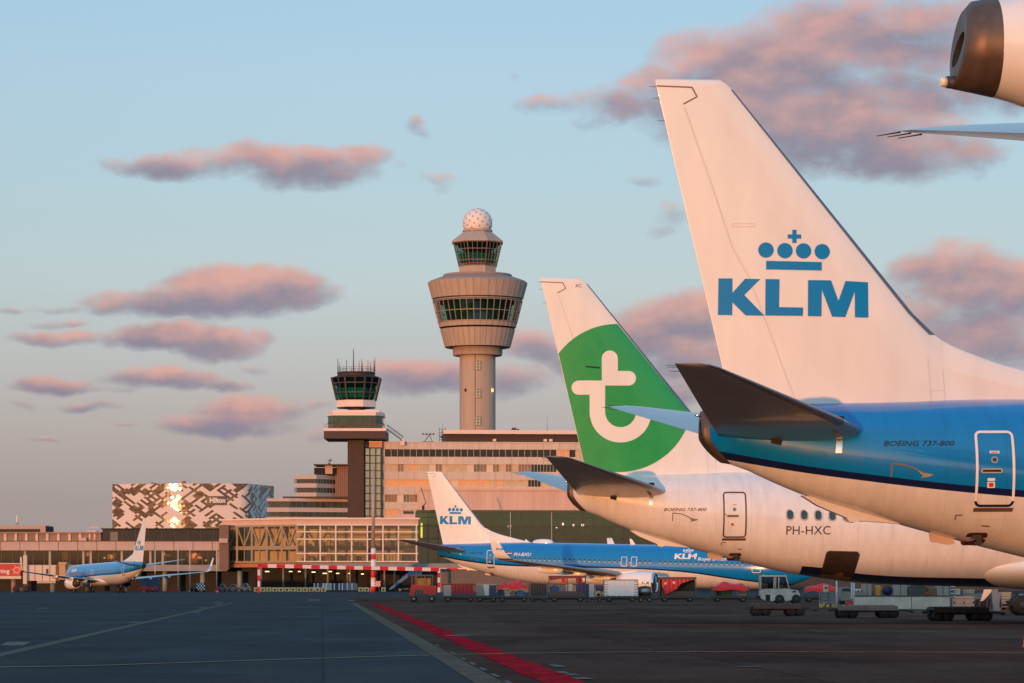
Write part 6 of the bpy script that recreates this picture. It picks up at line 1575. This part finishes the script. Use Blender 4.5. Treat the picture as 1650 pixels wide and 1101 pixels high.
# ---------------------------------------------------------------- striped gantry, mast, barriers, stairs
Y0, Y1 = 545.0, 556.0; xa, xb = PX(417, Y0), PX(707, Y1); ya, yb = Y0, Y1; Lg = math.hypot(xb-xa, yb-ya); yaw = math.atan2(yb-ya, xb-xa)
t = thing('height_gantry', 'long red and white striped height-limit gantry before the glass hall', 'gantry', (xa, ya, 0), yaw)
zc0 = PZ(911.8, Y0); zc1 = PZ(918.0, Y1)
RWR, RWW = M('stripe_red', (.62,.015,.025), .5, var=.08), M('stripe_white', (.74,.70,.68), .5, var=.08)
g = MB(); n = 21
for i in range(n):
    s0, s1 = i/n, (i+1)/n; g.bar((Lg*s0, 0, zc0+(zc1-zc0)*s0), (Lg*s1, 0, zc0+(zc1-zc0)*s1), .4, .66, i % 2)
g.build('beam', [RWR, RWW], t)
for s_, zc_, Y in ((0, zc0, Y0), (1, zc1, Y1)):
    g = MB(); m = 5
    for i in range(m): g.box(Lg*s_-.19, Lg*s_+.19, -.19, .19, (zc_+.3)*i/m, (zc_+.3)*(i+1)/m, (i+(1 if s_ else 0)) % 2)
    g.build('post', [RWR, RWW], t)
Ym = 560.0; t = thing('light_mast', 'tall thin mast with a red and white striped foot before the glass hall', 'mast', (PX(601.5, Ym), Ym, 0), 0)
zt1 = PZ(752, Ym); zs = PZ(884, Ym); MB().tube((0,0,zs), (0,0,zt1), .34, .20, 14).build('pole', M('mast_grey_pink', (.42,.33,.31), .5, .2), t)
g = MB()
zl = [0] + [PZ(q, Ym) for q in (945, 931, 917, 902, 893, 884)]
for i, (a, b) in enumerate(zip(zl, zl[1:])): g.tube((0,0,a), (0,0,b), .46, .46, 14, i % 2)
g.build('striped_foot', [RWR, RWW], t)
kit(606, 'small red and white checkered box beside the mast foot', 'checker_box', 'marker', [('box', RWW, lambda g, X, Z: g.box(X(600.5), X(613), -.5, .5, Z(945.5), Z(936.5))), ('red_square', RWR, lambda g, X, Z: [g.box(X(600.5+2.1*i), X(602.6+2.1*i), -.53, -.5, Z(945.5-2.25*j), Z(943.25-2.25*j)) for i in range(6) for j in range(4) if (i+j) % 2]), ('leg', DSTEEL, lambda g, X, Z: [g.bar((X(p),0,0), (X(p),0,Z(945)), .15) for p in (602, 611)])], Y=565)
YB = 612.0; i = 0
def block(p0, p1, lab, grp):
    t = thing('barrier_block', lab, 'barrier', (PX((p0+p1)/2, YB), YB, 0), 0, grp); w = (p1-p0)*YB/F
    MB().prism([(-.4,0),(.4,0),(.35,.25),(.2,.86),(-.2,.86),(-.35,.25)], -w/2+.05, w/2-.05, 0, 'yz').build('block', M('barrier_yellow', (.78,.50,.20), .7, var=.2, scale=2), t)
    MB().box(-w*.16, w*.16, -.42, -.22, .12, .62).build('dark_panel', M('barrier_panel_brown', (.20,.10,.05), .7), t)  # plain brown panel on the front of the block
for k in range(12):
    p = 409+k*9.8; block(p, p+9.2, 'low yellowish barrier block in the long line under the striped gantry', 'line of yellow barrier blocks')
for p in (577, 586.5, 596): block(p, p+9, 'yellow barrier block in the short group left of the mast foot', 'yellow blocks by the mast')
block(614, 622, 'single yellow barrier block right of the checkered box', 'lone yellow block')
for k, (p0, p1, mt, lab) in enumerate(((506,519,PURP,'purple and white cargo box, leftmost on the row under the gantry'), (520,532,M('cargo_pale', (.42,.38,.38), .6),'pale cargo box second from left under the gantry'), (533,545,M('cargo_dark', (.05,.04,.05), .6),'dark cargo box in the middle under the gantry'), (546,558,M('cargo_lilac', (.15,.12,.22), .6),'lilac cargo box fourth from left under the gantry'), (559,576,M('cargo_grey', (.22,.20,.22), .6),'grey cargo box at the right end under the gantry'))):
    kit((p0+p1)/2, lab, 'cargo_box', 'cargo box', [('box', mt, lambda g, X, Z, a=p0, b=p1: g.box(X(a), X(b), -.6, .8, .3, Z(940))), ('corner_strip', WHITEM, lambda g, X, Z, a=p0, b=p1: [g.box(X(p)-.1, X(p)+.1, -.64, -.6, .3, Z(940)) for p in (a+.6, (a+b)/2)]), ('dolly_frame', DSTEEL, lambda g, X, Z, a=p0, b=p1: g.box(X(a)-.1, X(b)+.1, -.7, .9, .1, .3))], 'cargo boxes under the gantry', Y=618)
Ys = 575.0; t = thing('passenger_stair', 'blue mobile passenger stair under the right end of the striped gantry', 'stair', (PX(650, Ys), Ys, 0), 0); X_ = lambda p: PX(p, Ys)-PX(650, Ys); Z_ = lambda q: PZ(q, Ys)
BL = M('stair_blue', (.03,.14,.30), .5, var=.15)
g = MB(); g.prism([(X_(626),.5),(X_(631),.5),(X_(664),Z_(926)),(X_(679),Z_(926)),(X_(679),Z_(921)),(X_(660),Z_(921))], -.9, .9); g.build('stair_body', BL, t)
g = MB()
for k in range(10): q = k/10; g.box(X_(628+32*q), X_(632+32*q), -.7, .7, .6+(Z_(922)-.6)*q, .75+(Z_(922)-.6)*q)
g.build('tread', STEEL, t)
g = MB(); g.box(X_(640), X_(676), -.8, .8, .4, .8); g.bar((X_(672),-.6,.8), (X_(672),-.6,Z_(926)), .2); g.bar((X_(672),.6,.8), (X_(672),.6,Z_(926)), .2); g.build('chassis', DSTEEL, t)
for p in (645, 671): wheel(t, X_(p), -.8, .4, .25); wheel(t, X_(p), .8, .4, .25)
# ================================================================== ground
def ground_mat(name, c1, c2, rough, seed, stretch, spec=.05, bay=(24., 11.), bayvar=.10):
    m = bpy.data.materials.new(name); nt, N, L, b = nodes_of(m)
    tc = N.new('ShaderNodeTexCoord')
    def noise(scale, st, det=6):
        mp = N.new('ShaderNodeMapping'); mp.inputs['Scale'].default_value = st; mp.inputs['Location'].default_value = (seed, seed*2.3, 0); L.new(tc.outputs['Object'], mp.inputs[0])
        n = N.new('ShaderNodeTexNoise'); n.inputs['Scale'].default_value = scale; n.inputs['Detail'].default_value = det; n.inputs['Roughness'].default_value = .65; L.new(mp.outputs[0], n.inputs['Vector']); return n.outputs['Fac']
    big = noise(.05, stretch); fine = noise(9., (1,1,1), 3); mid = noise(.35, (1, .25, 1))
    add = N.new('ShaderNodeMath'); add.operation = 'ADD'; L.new(big, add.inputs[0]); L.new(mid, add.inputs[1])
    cr = N.new('ShaderNodeMapRange'); cr.inputs['From Min'].default_value = .75; cr.inputs['From Max'].default_value = 1.25; L.new(add.outputs[0], cr.inputs['Value'])
    mx = N.new('ShaderNodeMix'); mx.data_type = 'RGBA'; L.new(cr.outputs[0], mx.inputs['Factor']); A, B = [i for i in mx.inputs if i.type == 'RGBA']; A.default_value = (*c1,1); B.default_value = (*c2,1)
    fr = N.new('ShaderNodeMapRange'); fr.inputs['From Min'].default_value = .3; fr.inputs['From Max'].default_value = .7; fr.inputs['To Min'].default_value = .75; fr.inputs['To Max'].default_value = 1.25; L.new(fine, fr.inputs['Value'])
    sc_ = N.new('ShaderNodeVectorMath'); sc_.operation = 'SCALE'; L.new([o for o in mx.outputs if o.type == 'RGBA'][0], sc_.inputs[0]); L.new(fr.outputs[0], sc_.inputs['Scale'])
    L.new(sc_.outputs[0], b.inputs['Base Color'])
    rr = N.new('ShaderNodeMapRange'); rr.inputs['From Min'].default_value = .3; rr.inputs['From Max'].default_value = .7; rr.inputs['To Min'].default_value = rough-.10; rr.inputs['To Max'].default_value = rough+.12; L.new(big, rr.inputs['Value']); L.new(rr.outputs[0], b.inputs['Roughness'])
    b.inputs['Specular IOR Level'].default_value = spec
    # paving bays: every bay its own shade, dark sealed joints, oil and rubber stains, a few repair patches
    def mth_(op, a, b_=None):
        n = N.new('ShaderNodeMath'); n.operation = op
        for i, v in enumerate((a, b_)):
            if v is None: continue
            if isinstance(v, (int, float)): n.inputs[i].default_value = v
            else: L.new(v, n.inputs[i])
        return n.outputs[0]
    rot = N.new('ShaderNodeMapping'); rot.inputs['Rotation'].default_value = (0, 0, -.0635); L.new(tc.outputs['Object'], rot.inputs[0])
    sx = N.new('ShaderNodeSeparateXYZ'); L.new(rot.outputs[0], sx.inputs[0])
    gx, gy = mth_('DIVIDE', sx.outputs[0], bay[0]), mth_('DIVIDE', sx.outputs[1], bay[1])
    cbx = N.new('ShaderNodeCombineXYZ'); L.new(mth_('FLOOR', gx), cbx.inputs[0]); L.new(mth_('FLOOR', gy), cbx.inputs[1])
    wn = N.new('ShaderNodeTexWhiteNoise'); L.new(cbx.outputs[0], wn.inputs['Vector'])
    tone = N.new('ShaderNodeMapRange'); tone.inputs['To Min'].default_value = 1-bayvar; tone.inputs['To Max'].default_value = 1+bayvar; L.new(wn.outputs['Value'], tone.inputs['Value'])
    jx = mth_('LESS_THAN', mth_('FRACT', gx), .05/bay[0]); jy = mth_('LESS_THAN', mth_('FRACT', gy), .07/bay[1])
    joint = mth_('SUBTRACT', 1.0, mth_('MULTIPLY', mth_('MAXIMUM', jx, jy), .45))
    stn = noise(.22, (1, .5, 1), 4); st = N.new('ShaderNodeMapRange'); st.inputs['From Min'].default_value = .60; st.inputs['From Max'].default_value = .72; st.inputs['To Min'].default_value = 1; st.inputs['To Max'].default_value = .55; L.new(stn, st.inputs['Value'])
    lgt = noise(.11, (.6, 1.0, 1), 3); lt_ = N.new('ShaderNodeMapRange'); lt_.inputs['From Min'].default_value = .55; lt_.inputs['From Max'].default_value = .75; lt_.inputs['To Min'].default_value = 1; lt_.inputs['To Max'].default_value = 1.45; L.new(lgt, lt_.inputs['Value'])
    allf = mth_('MULTIPLY', mth_('MULTIPLY', tone.outputs[0], joint), mth_('MULTIPLY', st.outputs[0], lt_.outputs[0]))
    sc2 = N.new('ShaderNodeVectorMath'); sc2.operation = 'SCALE'; L.new(sc_.outputs[0], sc2.inputs[0]); L.new(allf, sc2.inputs['Scale']); L.new(sc2.outputs[0], b.inputs['Base Color'])
    bp = N.new('ShaderNodeBump'); bp.inputs['Strength'].default_value = .6; bp.inputs['Distance'].default_value = .012; L.new(fine, bp.inputs['Height']); L.new(bp.outputs['Normal'], b.inputs['Normal'])
    return m
ASPH = ground_mat('apron_asphalt', (.017,.0178,.0222), (.047,.049,.057), .80, 3.0, (1,.35,1))
CONCR = ground_mat('stand_concrete', (.072,.037,.031), (.145,.080,.060), .85, 8.0, (1,.35,1), 0.0, (7.5, 5.0), .12)
def sheet(name, pts, z, mt, kind=True):
    me = bpy.data.meshes.new(name); me.from_pydata([(x, y, z) for x, y in pts], [], [tuple(range(len(pts)))]); me.materials.append(mt)
    o = bpy.data.objects.new(name, me); COL.objects.link(o)
    if kind: struct(o)
    return o
sheet('ground', [(-6000,-800),(6000,-800),(6000,9000),(-6000,9000)], 0, ASPH)
ln = lambda Z, x44, s_: x44 - (Z-44)*s_
sheet('apron_stand', [(ln(-60,-.12,.0635),-60),(200,-60),(200,330),(ln(330,-.12,.0635),330)], .004, CONCR)
PAINTW = M('worn_white_paint', (.19,.165,.15), .9, var=.5, scale=4, spec=0.)
PAINTR = M('worn_red_paint', (.42,.020,.028), .9, var=.45, scale=1.6, stretch=(1,.4,1), spec=.0)
PAINTY = M('worn_yellow_paint', (.32,.21,.09), .9, var=.35, scale=2)
SEAL = M('grey_joint_strip', (.155,.115,.088), .9, var=.3, scale=1.5, bump=.2, spec=0.)
SEALB = M('brown_joint_strip', (.16,.125,.10), .9, var=.3, scale=1.5, spec=0.)
sheet('drain_strip', [(ln(30,-.56,.0635),30),(ln(30,-.12,.0635),30),(ln(236,-.12,.0635),236),(ln(236,-.60,.0635),236)], .008, SEAL)
# red stand line, ragged edges
rr_ = random.Random(2); Lp, Rp = [], []
Z = 30.0
while Z < 226:
    Lp.append((ln(Z,.43,.0614)+rr_.uniform(-.06,.03), Z)); Rp.append((ln(Z,.99,.0614)+rr_.uniform(-.03,.10), Z+rr_.uniform(0,.5))); Z += .8+Z*.012
sheet('red_marking', Lp+Rp[::-1], .012, PAINTR)
def quads(name, qs, z, mt):
    me = bpy.data.meshes.new(name); v = [(x, y, z) for q in qs for x, y in q]; me.from_pydata(v, [], [tuple(range(4*i, 4*i+4)) for i in range(len(qs))]); me.materials.append(mt)
    o = bpy.data.objects.new(name, me); COL.objects.link(o); return struct(o)
quads('dashed_marking', [[(ln(z,-.10,.0635),z),(ln(z,-.02,.0635),z),(ln(z+1.6,-.02,.0635),z+1.6),(ln(z+1.6,-.10,.0635),z+1.6)] for z in (36,39.5,43,46.5,50,53.5,57,62,70)], .016, PAINTW)
# worn lettering scraps right of the red line
quads('marking_scraps', [[(PX(a,GY(q)),GY(q)),(PX(b,GY(q)),GY(q)),(PX(b+c,GY(q-h)),GY(q-h)),(PX(a+c,GY(q-h)),GY(q-h))] for a,b,c,q,h in ((893,912,-8,1076,2.5),(902,918,-8,1086,2.6),(920,938,-14,1090,3),(930,958,-12,1096,3),(888,900,-4,1073,1.6),(720,760,-5,1025.5,1.2),(1190,1230,-4,1076,1.0))], .016, PAINTW)
# pale line on the left, with a bright worn patch
sheet('side_strip', [(-9.55,44),(-9.2,44),(-21.9,236),(-22.25,236)], .005, SEALB)
quads('white_scraps', [[(PX(a,GY(q)),GY(q)),(PX(b,GY(q)),GY(q)),(PX(b+c,GY(q-h)),GY(q-h)),(PX(a+c,GY(q-h)),GY(q-h))] for a,b,c,q,h in ((0,38,12,1041,6),(205,235,4,1004,1.4),(305,322,3,987.5,1.2),(318,331,3,980.5,1),(345,357,2,974,1),(496,516,1,968,1.6),(560,572,1,968.6,1.2),(60,75,0,981,.8),(345,360,0,971,.8))], .010, PAINTW)
cy = [(-30,47.0),(-8.9,51.8),(-4,58),(0,62.6),(4,64.1),(10.8,63.2),(20,62.0),(60,60)]
cy = [(x, interp(cy)(x)) for x in [-30+i*2.5 for i in range(37)]]
sheet('yellow_marking', [(x, y-.12) for x, y in cy] + [(x, y+.16) for x, y in cy[::-1]], .014, PAINTY)
cy = [(x, 233+.02*x) for x in range(-120, 61, 20)]
sheet('far_yellow_marking', [(x, y-.15) for x, y in cy] + [(x, y+.15) for x, y in cy[::-1]], .018, PAINTY)

# unseen hall added behind the camera, left, to cast shade over the cart row
t = thing('shade_hall', 'long plain hall added out of view behind the camera, left, to shade the carts', 'hall', (-156, -38, 0), 0)
MB().box(-84, 84, -4, 4, 0, 10.4).build('wall', M('hall_cladding', (.35,.34,.33), .7), t)
MB().box(84, 111, -3, 3, 0, 6.4).build('side_wing', M('hall_cladding_low', (.33,.33,.33), .7), t)  # added lower wing, sized to shade the front dollies
MB().box(-85, 85, -5, 5, 10.4, 10.9).build('roof', M('hall_roof', (.18,.18,.19), .8), t)
for i in range(7):
    d = MB().box(-72+i*22, -58+i*22, 4, 4.1, 0, 7.5).build('roller_door', M('roller_door_grey', (.22,.24,.27), .5), t)

# ================================================================== sky and light
W = bpy.data.worlds.new('World'); SC.world = W; W.use_nodes = True
nt = W.node_tree; N, L = nt.nodes, nt.links; N.clear()
out = N.new('ShaderNodeOutputWorld'); bg = N.new('ShaderNodeBackground'); L.new(bg.outputs[0], out.inputs['Surface'])
def mth(op, a, b_=None, c_=None, clamp=False):
    n = N.new('ShaderNodeMath'); n.operation = op; n.use_clamp = clamp
    for i, v in enumerate((a, b_, c_)):
        if v is None: continue
        if isinstance(v, (int, float)): n.inputs[i].default_value = v
        else: L.new(v, n.inputs[i])
    return n.outputs[0]
def vec(op, *args, scale=None):
    n = N.new('ShaderNodeVectorMath'); n.operation = op
    for i, v in enumerate(args):
        if v is None: continue
        if isinstance(v, tuple): n.inputs[i].default_value = v
        else: L.new(v, n.inputs[i])
    if scale is not None:
        if isinstance(scale, (int, float)): n.inputs['Scale'].default_value = scale
        else: L.new(scale, n.inputs['Scale'])
    return n.outputs['Value'] if op == 'DOT_PRODUCT' else n.outputs['Vector']
def mixc(f, a, b_):
    n = N.new('ShaderNodeMix'); n.data_type = 'RGBA'
    if isinstance(f, (int, float)): n.inputs['Factor'].default_value = f
    else: L.new(f, n.inputs['Factor'])
    A, B = [i for i in n.inputs if i.type == 'RGBA']
    for s, v in ((A, a), (B, b_)):
        if isinstance(v, tuple): s.default_value = (*v, 1)
        else: L.new(v, s)
    return [o for o in n.outputs if o.type == 'RGBA'][0]
tc = N.new('ShaderNodeTexCoord'); D = tc.outputs['Generated']
sp = N.new('ShaderNodeSeparateXYZ'); L.new(D, sp.inputs[0]); dx, dy, dz = sp.outputs
def srgb(r, g, b): return tuple(((c/255+.055)/1.055)**2.4 if c > 10 else c/255/12.92 for c in (r, g, b))
ramp = N.new('ShaderNodeValToRGB'); ramp.color_ramp.interpolation = 'EASE' if False else 'LINEAR'
el = ramp.color_ramp.elements
stops = [(0.0,(166,152,150)),(.028,(170,158,155)),(.05,(184,175,171)),(.072,(192,192,191)),(.10,(193,209,211)),(.135,(184,211,222)),(.17,(178,210,229)),(.20,(169,206,230)),(.40,(140,188,224)),(1.0,(120,170,218))]
el[0].position = stops[0][0]; el[0].color = (*srgb(*stops[0][1]),1); el[1].position = 1; el[1].color = (*srgb(*stops[-1][1]),1)
for p, c in stops[1:-1]:
    e = el.new(p); e.color = (*srgb(*c),1)
L.new(dz, ramp.inputs[0])
azm = N.new('ShaderNodeMapRange'); azm.interpolation_type = 'SMOOTHSTEP'; azm.inputs['From Min'].default_value = -.30; azm.inputs['From Max'].default_value = .0; azm.inputs['To Min'].default_value = .94; azm.inputs['To Max'].default_value = 1.0; L.new(dx, azm.inputs['Value'])
front = vec('SCALE', ramp.outputs[0], scale=azm.outputs[0])      # sky colour scaled a little darker towards the left
# Nishita sky for the sunset side and the overall skylight
SUNV = (-math.sin(R(SUN_AZ))*math.cos(R(SUN_EL)), -math.cos(R(SUN_AZ))*math.cos(R(SUN_EL)), math.sin(R(SUN_EL)))
sky = N.new('ShaderNodeTexSky'); sky.sky_type = 'NISHITA'; sky.sun_disc = False; sky.sun_elevation = R(SUN_EL+.6)
sky.sun_rotation = math.atan2(SUNV[0], SUNV[1]); sky.air_density = 1.0; sky.dust_density = 1.2; sky.ozone_density = 1.2
NISH_ST = .15
nish = vec('SCALE', sky.outputs[0], scale=NISH_ST)
toward = vec('DOT_PRODUCT', D, SUNV)
wgt = N.new('ShaderNodeMapRange'); wgt.interpolation_type = 'SMOOTHSTEP'; wgt.inputs['From Min'].default_value = -.45; wgt.inputs['From Max'].default_value = .75; wgt.inputs['To Min'].default_value = .03; wgt.inputs['To Max'].default_value = .40; L.new(toward, wgt.inputs['Value'])
# the half of the sky round the setting sun is brighter
glow = N.new('ShaderNodeMapRange'); glow.interpolation_type = 'SMOOTHSTEP'; glow.inputs['From Min'].default_value = -.2; glow.inputs['From Max'].default_value = .75; glow.inputs['To Min'].default_value = 1.0; glow.inputs['To Max'].default_value = 2.3; L.new(toward, glow.inputs['Value'])
warm = mixc(mth('MULTIPLY', mth('SUBTRACT', glow.outputs[0], 1.0), .75, clamp=True), (1.0,1.0,1.0), (1.0,.90,.76))
base = mixc(wgt.outputs[0], vec('MULTIPLY', vec('SCALE', front, scale=glow.outputs[0]), warm), nish)
# clouds, placed by direction; unit = 100 photo pixels of tangent space straight ahead
ysafe = mth('MAXIMUM', dy, .15)
a_ = mth('MULTIPLY', mth('DIVIDE', dx, ysafe), 48.2); b2 = mth('MULTIPLY', mth('DIVIDE', dz, ysafe), 48.2)
cb = N.new('ShaderNodeCombineXYZ'); L.new(a_, cb.inputs[0]); L.new(b2, cb.inputs[1]); P = cb.outputs[0]
n1 = N.new('ShaderNodeTexNoise'); n1.inputs['Scale'].default_value = 1.1; n1.inputs['Detail'].default_value = 3; L.new(P, n1.inputs['Vector'])
warp = vec('MULTIPLY', vec('SUBTRACT', n1.outputs['Color'], (.5,.5,.5)), (.75,.36,0))
Pw = vec('ADD', P, warp)
def fbm(p, sc_, det, rough=.6):
    n = N.new('ShaderNodeTexNoise'); n.inputs['Scale'].default_value = sc_; n.inputs['Detail'].default_value = det; n.inputs['Roughness'].default_value = rough; L.new(p, n.inputs['Vector']); return n.outputs['Fac']
Ps = vec('MULTIPLY', P, (1.0,1.7,1.0))
f1 = fbm(Ps, .95, 9, .61); f2 = fbm(vec('ADD', Ps, (.22,-.42,0)), .95, 3, .45)
CL = [ # cx, cy, rx, ry in photo pixels, strength
 (290,270,110,24,.8),(350,262,100,24,.85),(420,255,90,28,.9),(500,272,115,36,.95),(585,252,50,24,.7),(225,266,60,14,.6),
 (320,490,180,26,1.1),(390,468,145,40,1.35),(470,480,75,28,.9),(220,494,80,13,.6),
 (285,543,110,23,1.1),(350,556,75,25,1.0),(95,545,85,13,.75),(170,548,60,12,.6),(300,527,60,14,.6),
 (255,608,110,18,1.0),(75,622,68,16,1.0),(365,618,50,11,.7),(330,612,60,10,.6),(170,627,60,8,.45),
 (400,662,90,30,1.1),(345,684,90,18,1.05),(430,685,55,18,.7),(290,686,40,9,.5),
 (145,655,52,9,.6),(32,652,30,8,.55),(60,708,36,6,.55),(420,543,26,15,.6),(418,592,36,9,.6),(205,684,26,5,.35),
 (15,498,32,8,.6),(90,522,45,8,.45),(80,496,50,8,.4),(510,655,30,10,.45),(515,702,28,12,.5),(600,690,40,10,.4),
 (670,605,100,30,1.05),(620,600,40,14,.6),(740,600,70,26,.85),(820,615,60,26,.85),(860,560,70,32,.8),(930,580,60,40,.7),
 (1240,110,180,80,1.15),(1330,75,140,75,.95),(1130,150,130,55,1.05),(1010,165,95,30,.75),(900,172,80,18,.55),(1330,210,180,70,1.1),(1440,240,150,55,1.0),(1500,250,90,40,.8),
 (1480,60,120,70,.9),(1400,30,150,50,.75),(1620,120,90,60,.7),(1540,240,90,50,.7),(1600,40,110,70,.75),(1560,130,80,60,.6),(1200,190,160,60,.95),(1420,160,140,70,.85),
 (1560,450,110,60,1.1),(1500,440,80,36,.9),(1640,470,80,60,1.0),(1480,530,110,70,.9),(1600,560,110,50,.75),(1580,520,90,60,.8),
 (1080,530,120,52,1.1),(1010,540,80,42,.95),(1140,500,70,40,.9),(1130,580,110,36,.9),(1080,630,60,26,.7),
 (672,203,26,18,.42),(688,215,18,10,.3),(700,288,34,16,.42),(712,304,26,18,.36),(640,268,26,10,.3),(1042,292,40,10,.5),(1082,345,30,24,.45),(1066,368,26,16,.4),(830,122,16,12,.25),(965,190,50,20,.4),
]
acc = None; Dm = None; ws = None
for cx, cyy, rx, ry, st in CL:
    c = ((cx-825)/100, (942-cyy)/100); q = vec('MULTIPLY_ADD', Pw, (100/rx, 100/ry, 0), (-c[0]*100/rx, -c[1]*100/ry, 0))
    r2 = vec('DOT_PRODUCT', q, q); w = mth('MULTIPLY', mth('SUBTRACT', 1.6, r2, clamp=False), st/1.6); w = mth('MAXIMUM', w, 0.0)
    Dm = w if Dm is None else mth('MAXIMUM', Dm, w)
    sv = vec('SCALE', q, scale=w); acc = sv if acc is None else vec('ADD', acc, sv); ws = w if ws is None else mth('ADD', ws, w)
s2 = N.new('ShaderNodeSeparateXYZ'); L.new(acc, s2.inputs[0])
T = mth('DIVIDE', s2.outputs[1], mth('MAXIMUM', ws, .05))      # height inside the cloud, -1 .. 1
dens = mth('ADD', Dm, mth('MULTIPLY', mth('SUBTRACT', f1, .5), 1.6))
al = N.new('ShaderNodeMapRange'); al.interpolation_type = 'SMOOTHSTEP'; al.inputs['From Min'].default_value = .04; al.inputs['From Max'].default_value = .95; al.inputs['To Max'].default_value = .93; L.new(dens, al.inputs['Value'])
gate_ = N.new('ShaderNodeMapRange'); gate_.inputs['From Min'].default_value = .03; gate_.inputs['From Max'].default_value = .25; L.new(Dm, gate_.inputs['Value'])
ahead = mth('GREATER_THAN', dy, .2)
alpha = mth('MULTIPLY', mth('MULTIPLY', al.outputs[0], gate_.outputs[0]), ahead)
lit = mth('ADD', mth('MULTIPLY', T, .62), mth('SUBTRACT', mth('MULTIPLY', mth('SUBTRACT', f1, f2), 1.1), .17))
lr = N.new('ShaderNodeMapRange'); lr.interpolation_type = 'SMOOTHSTEP'; lr.inputs['From Min'].default_value = -.55; lr.inputs['From Max'].default_value = .50; L.new(lit, lr.inputs['Value'])
ccol = mixc(lr.outputs[0], srgb(140,133,150), srgb(222,168,156))
# thin edges keep the colour of the sky behind
final = mixc(alpha, base, ccol)
# overall balance for the rest of the dome (soft broken cloud out of view is left plain)
L.new(final, bg.inputs['Color']); bg.inputs['Strength'].default_value = 1.0
sun = bpy.data.lights.new('sun', 'SUN'); sun.energy = 3.0; sun.angle = R(.53); sun.color = (1.0, .375, .125)
so = bpy.data.objects.new('sun', sun); COL.objects.link(so)
so.rotation_euler = Vector([-c for c in SUNV]).to_track_quat('-Z', 'Y').to_euler()

# ================================================================== camera
cam = bpy.data.cameras.new('camera'); co = bpy.data.objects.new('camera', cam); COL.objects.link(co)
co.location = (0, 0, HC); co.rotation_euler = (R(90), 0, 0)
cam.sensor_width = 36; cam.sensor_fit = 'HORIZONTAL'; cam.lens = F/1650*36; cam.shift_y = (YH-550.5)/1650
cam.clip_start = .5; cam.clip_end = 20000
SC.camera = co
SC.view_settings.view_transform = 'Standard'; SC.view_settings.look = 'None'; SC.view_settings.exposure = 0; SC.view_settings.gamma = 1
SC.cycles.max_bounces = 6; SC.cycles.transparent_max_bounces = 12; SC.cycles.caustics_reflective = False; SC.cycles.caustics_refractive = False
SC.cycles.sample_clamp_indirect = 4.0
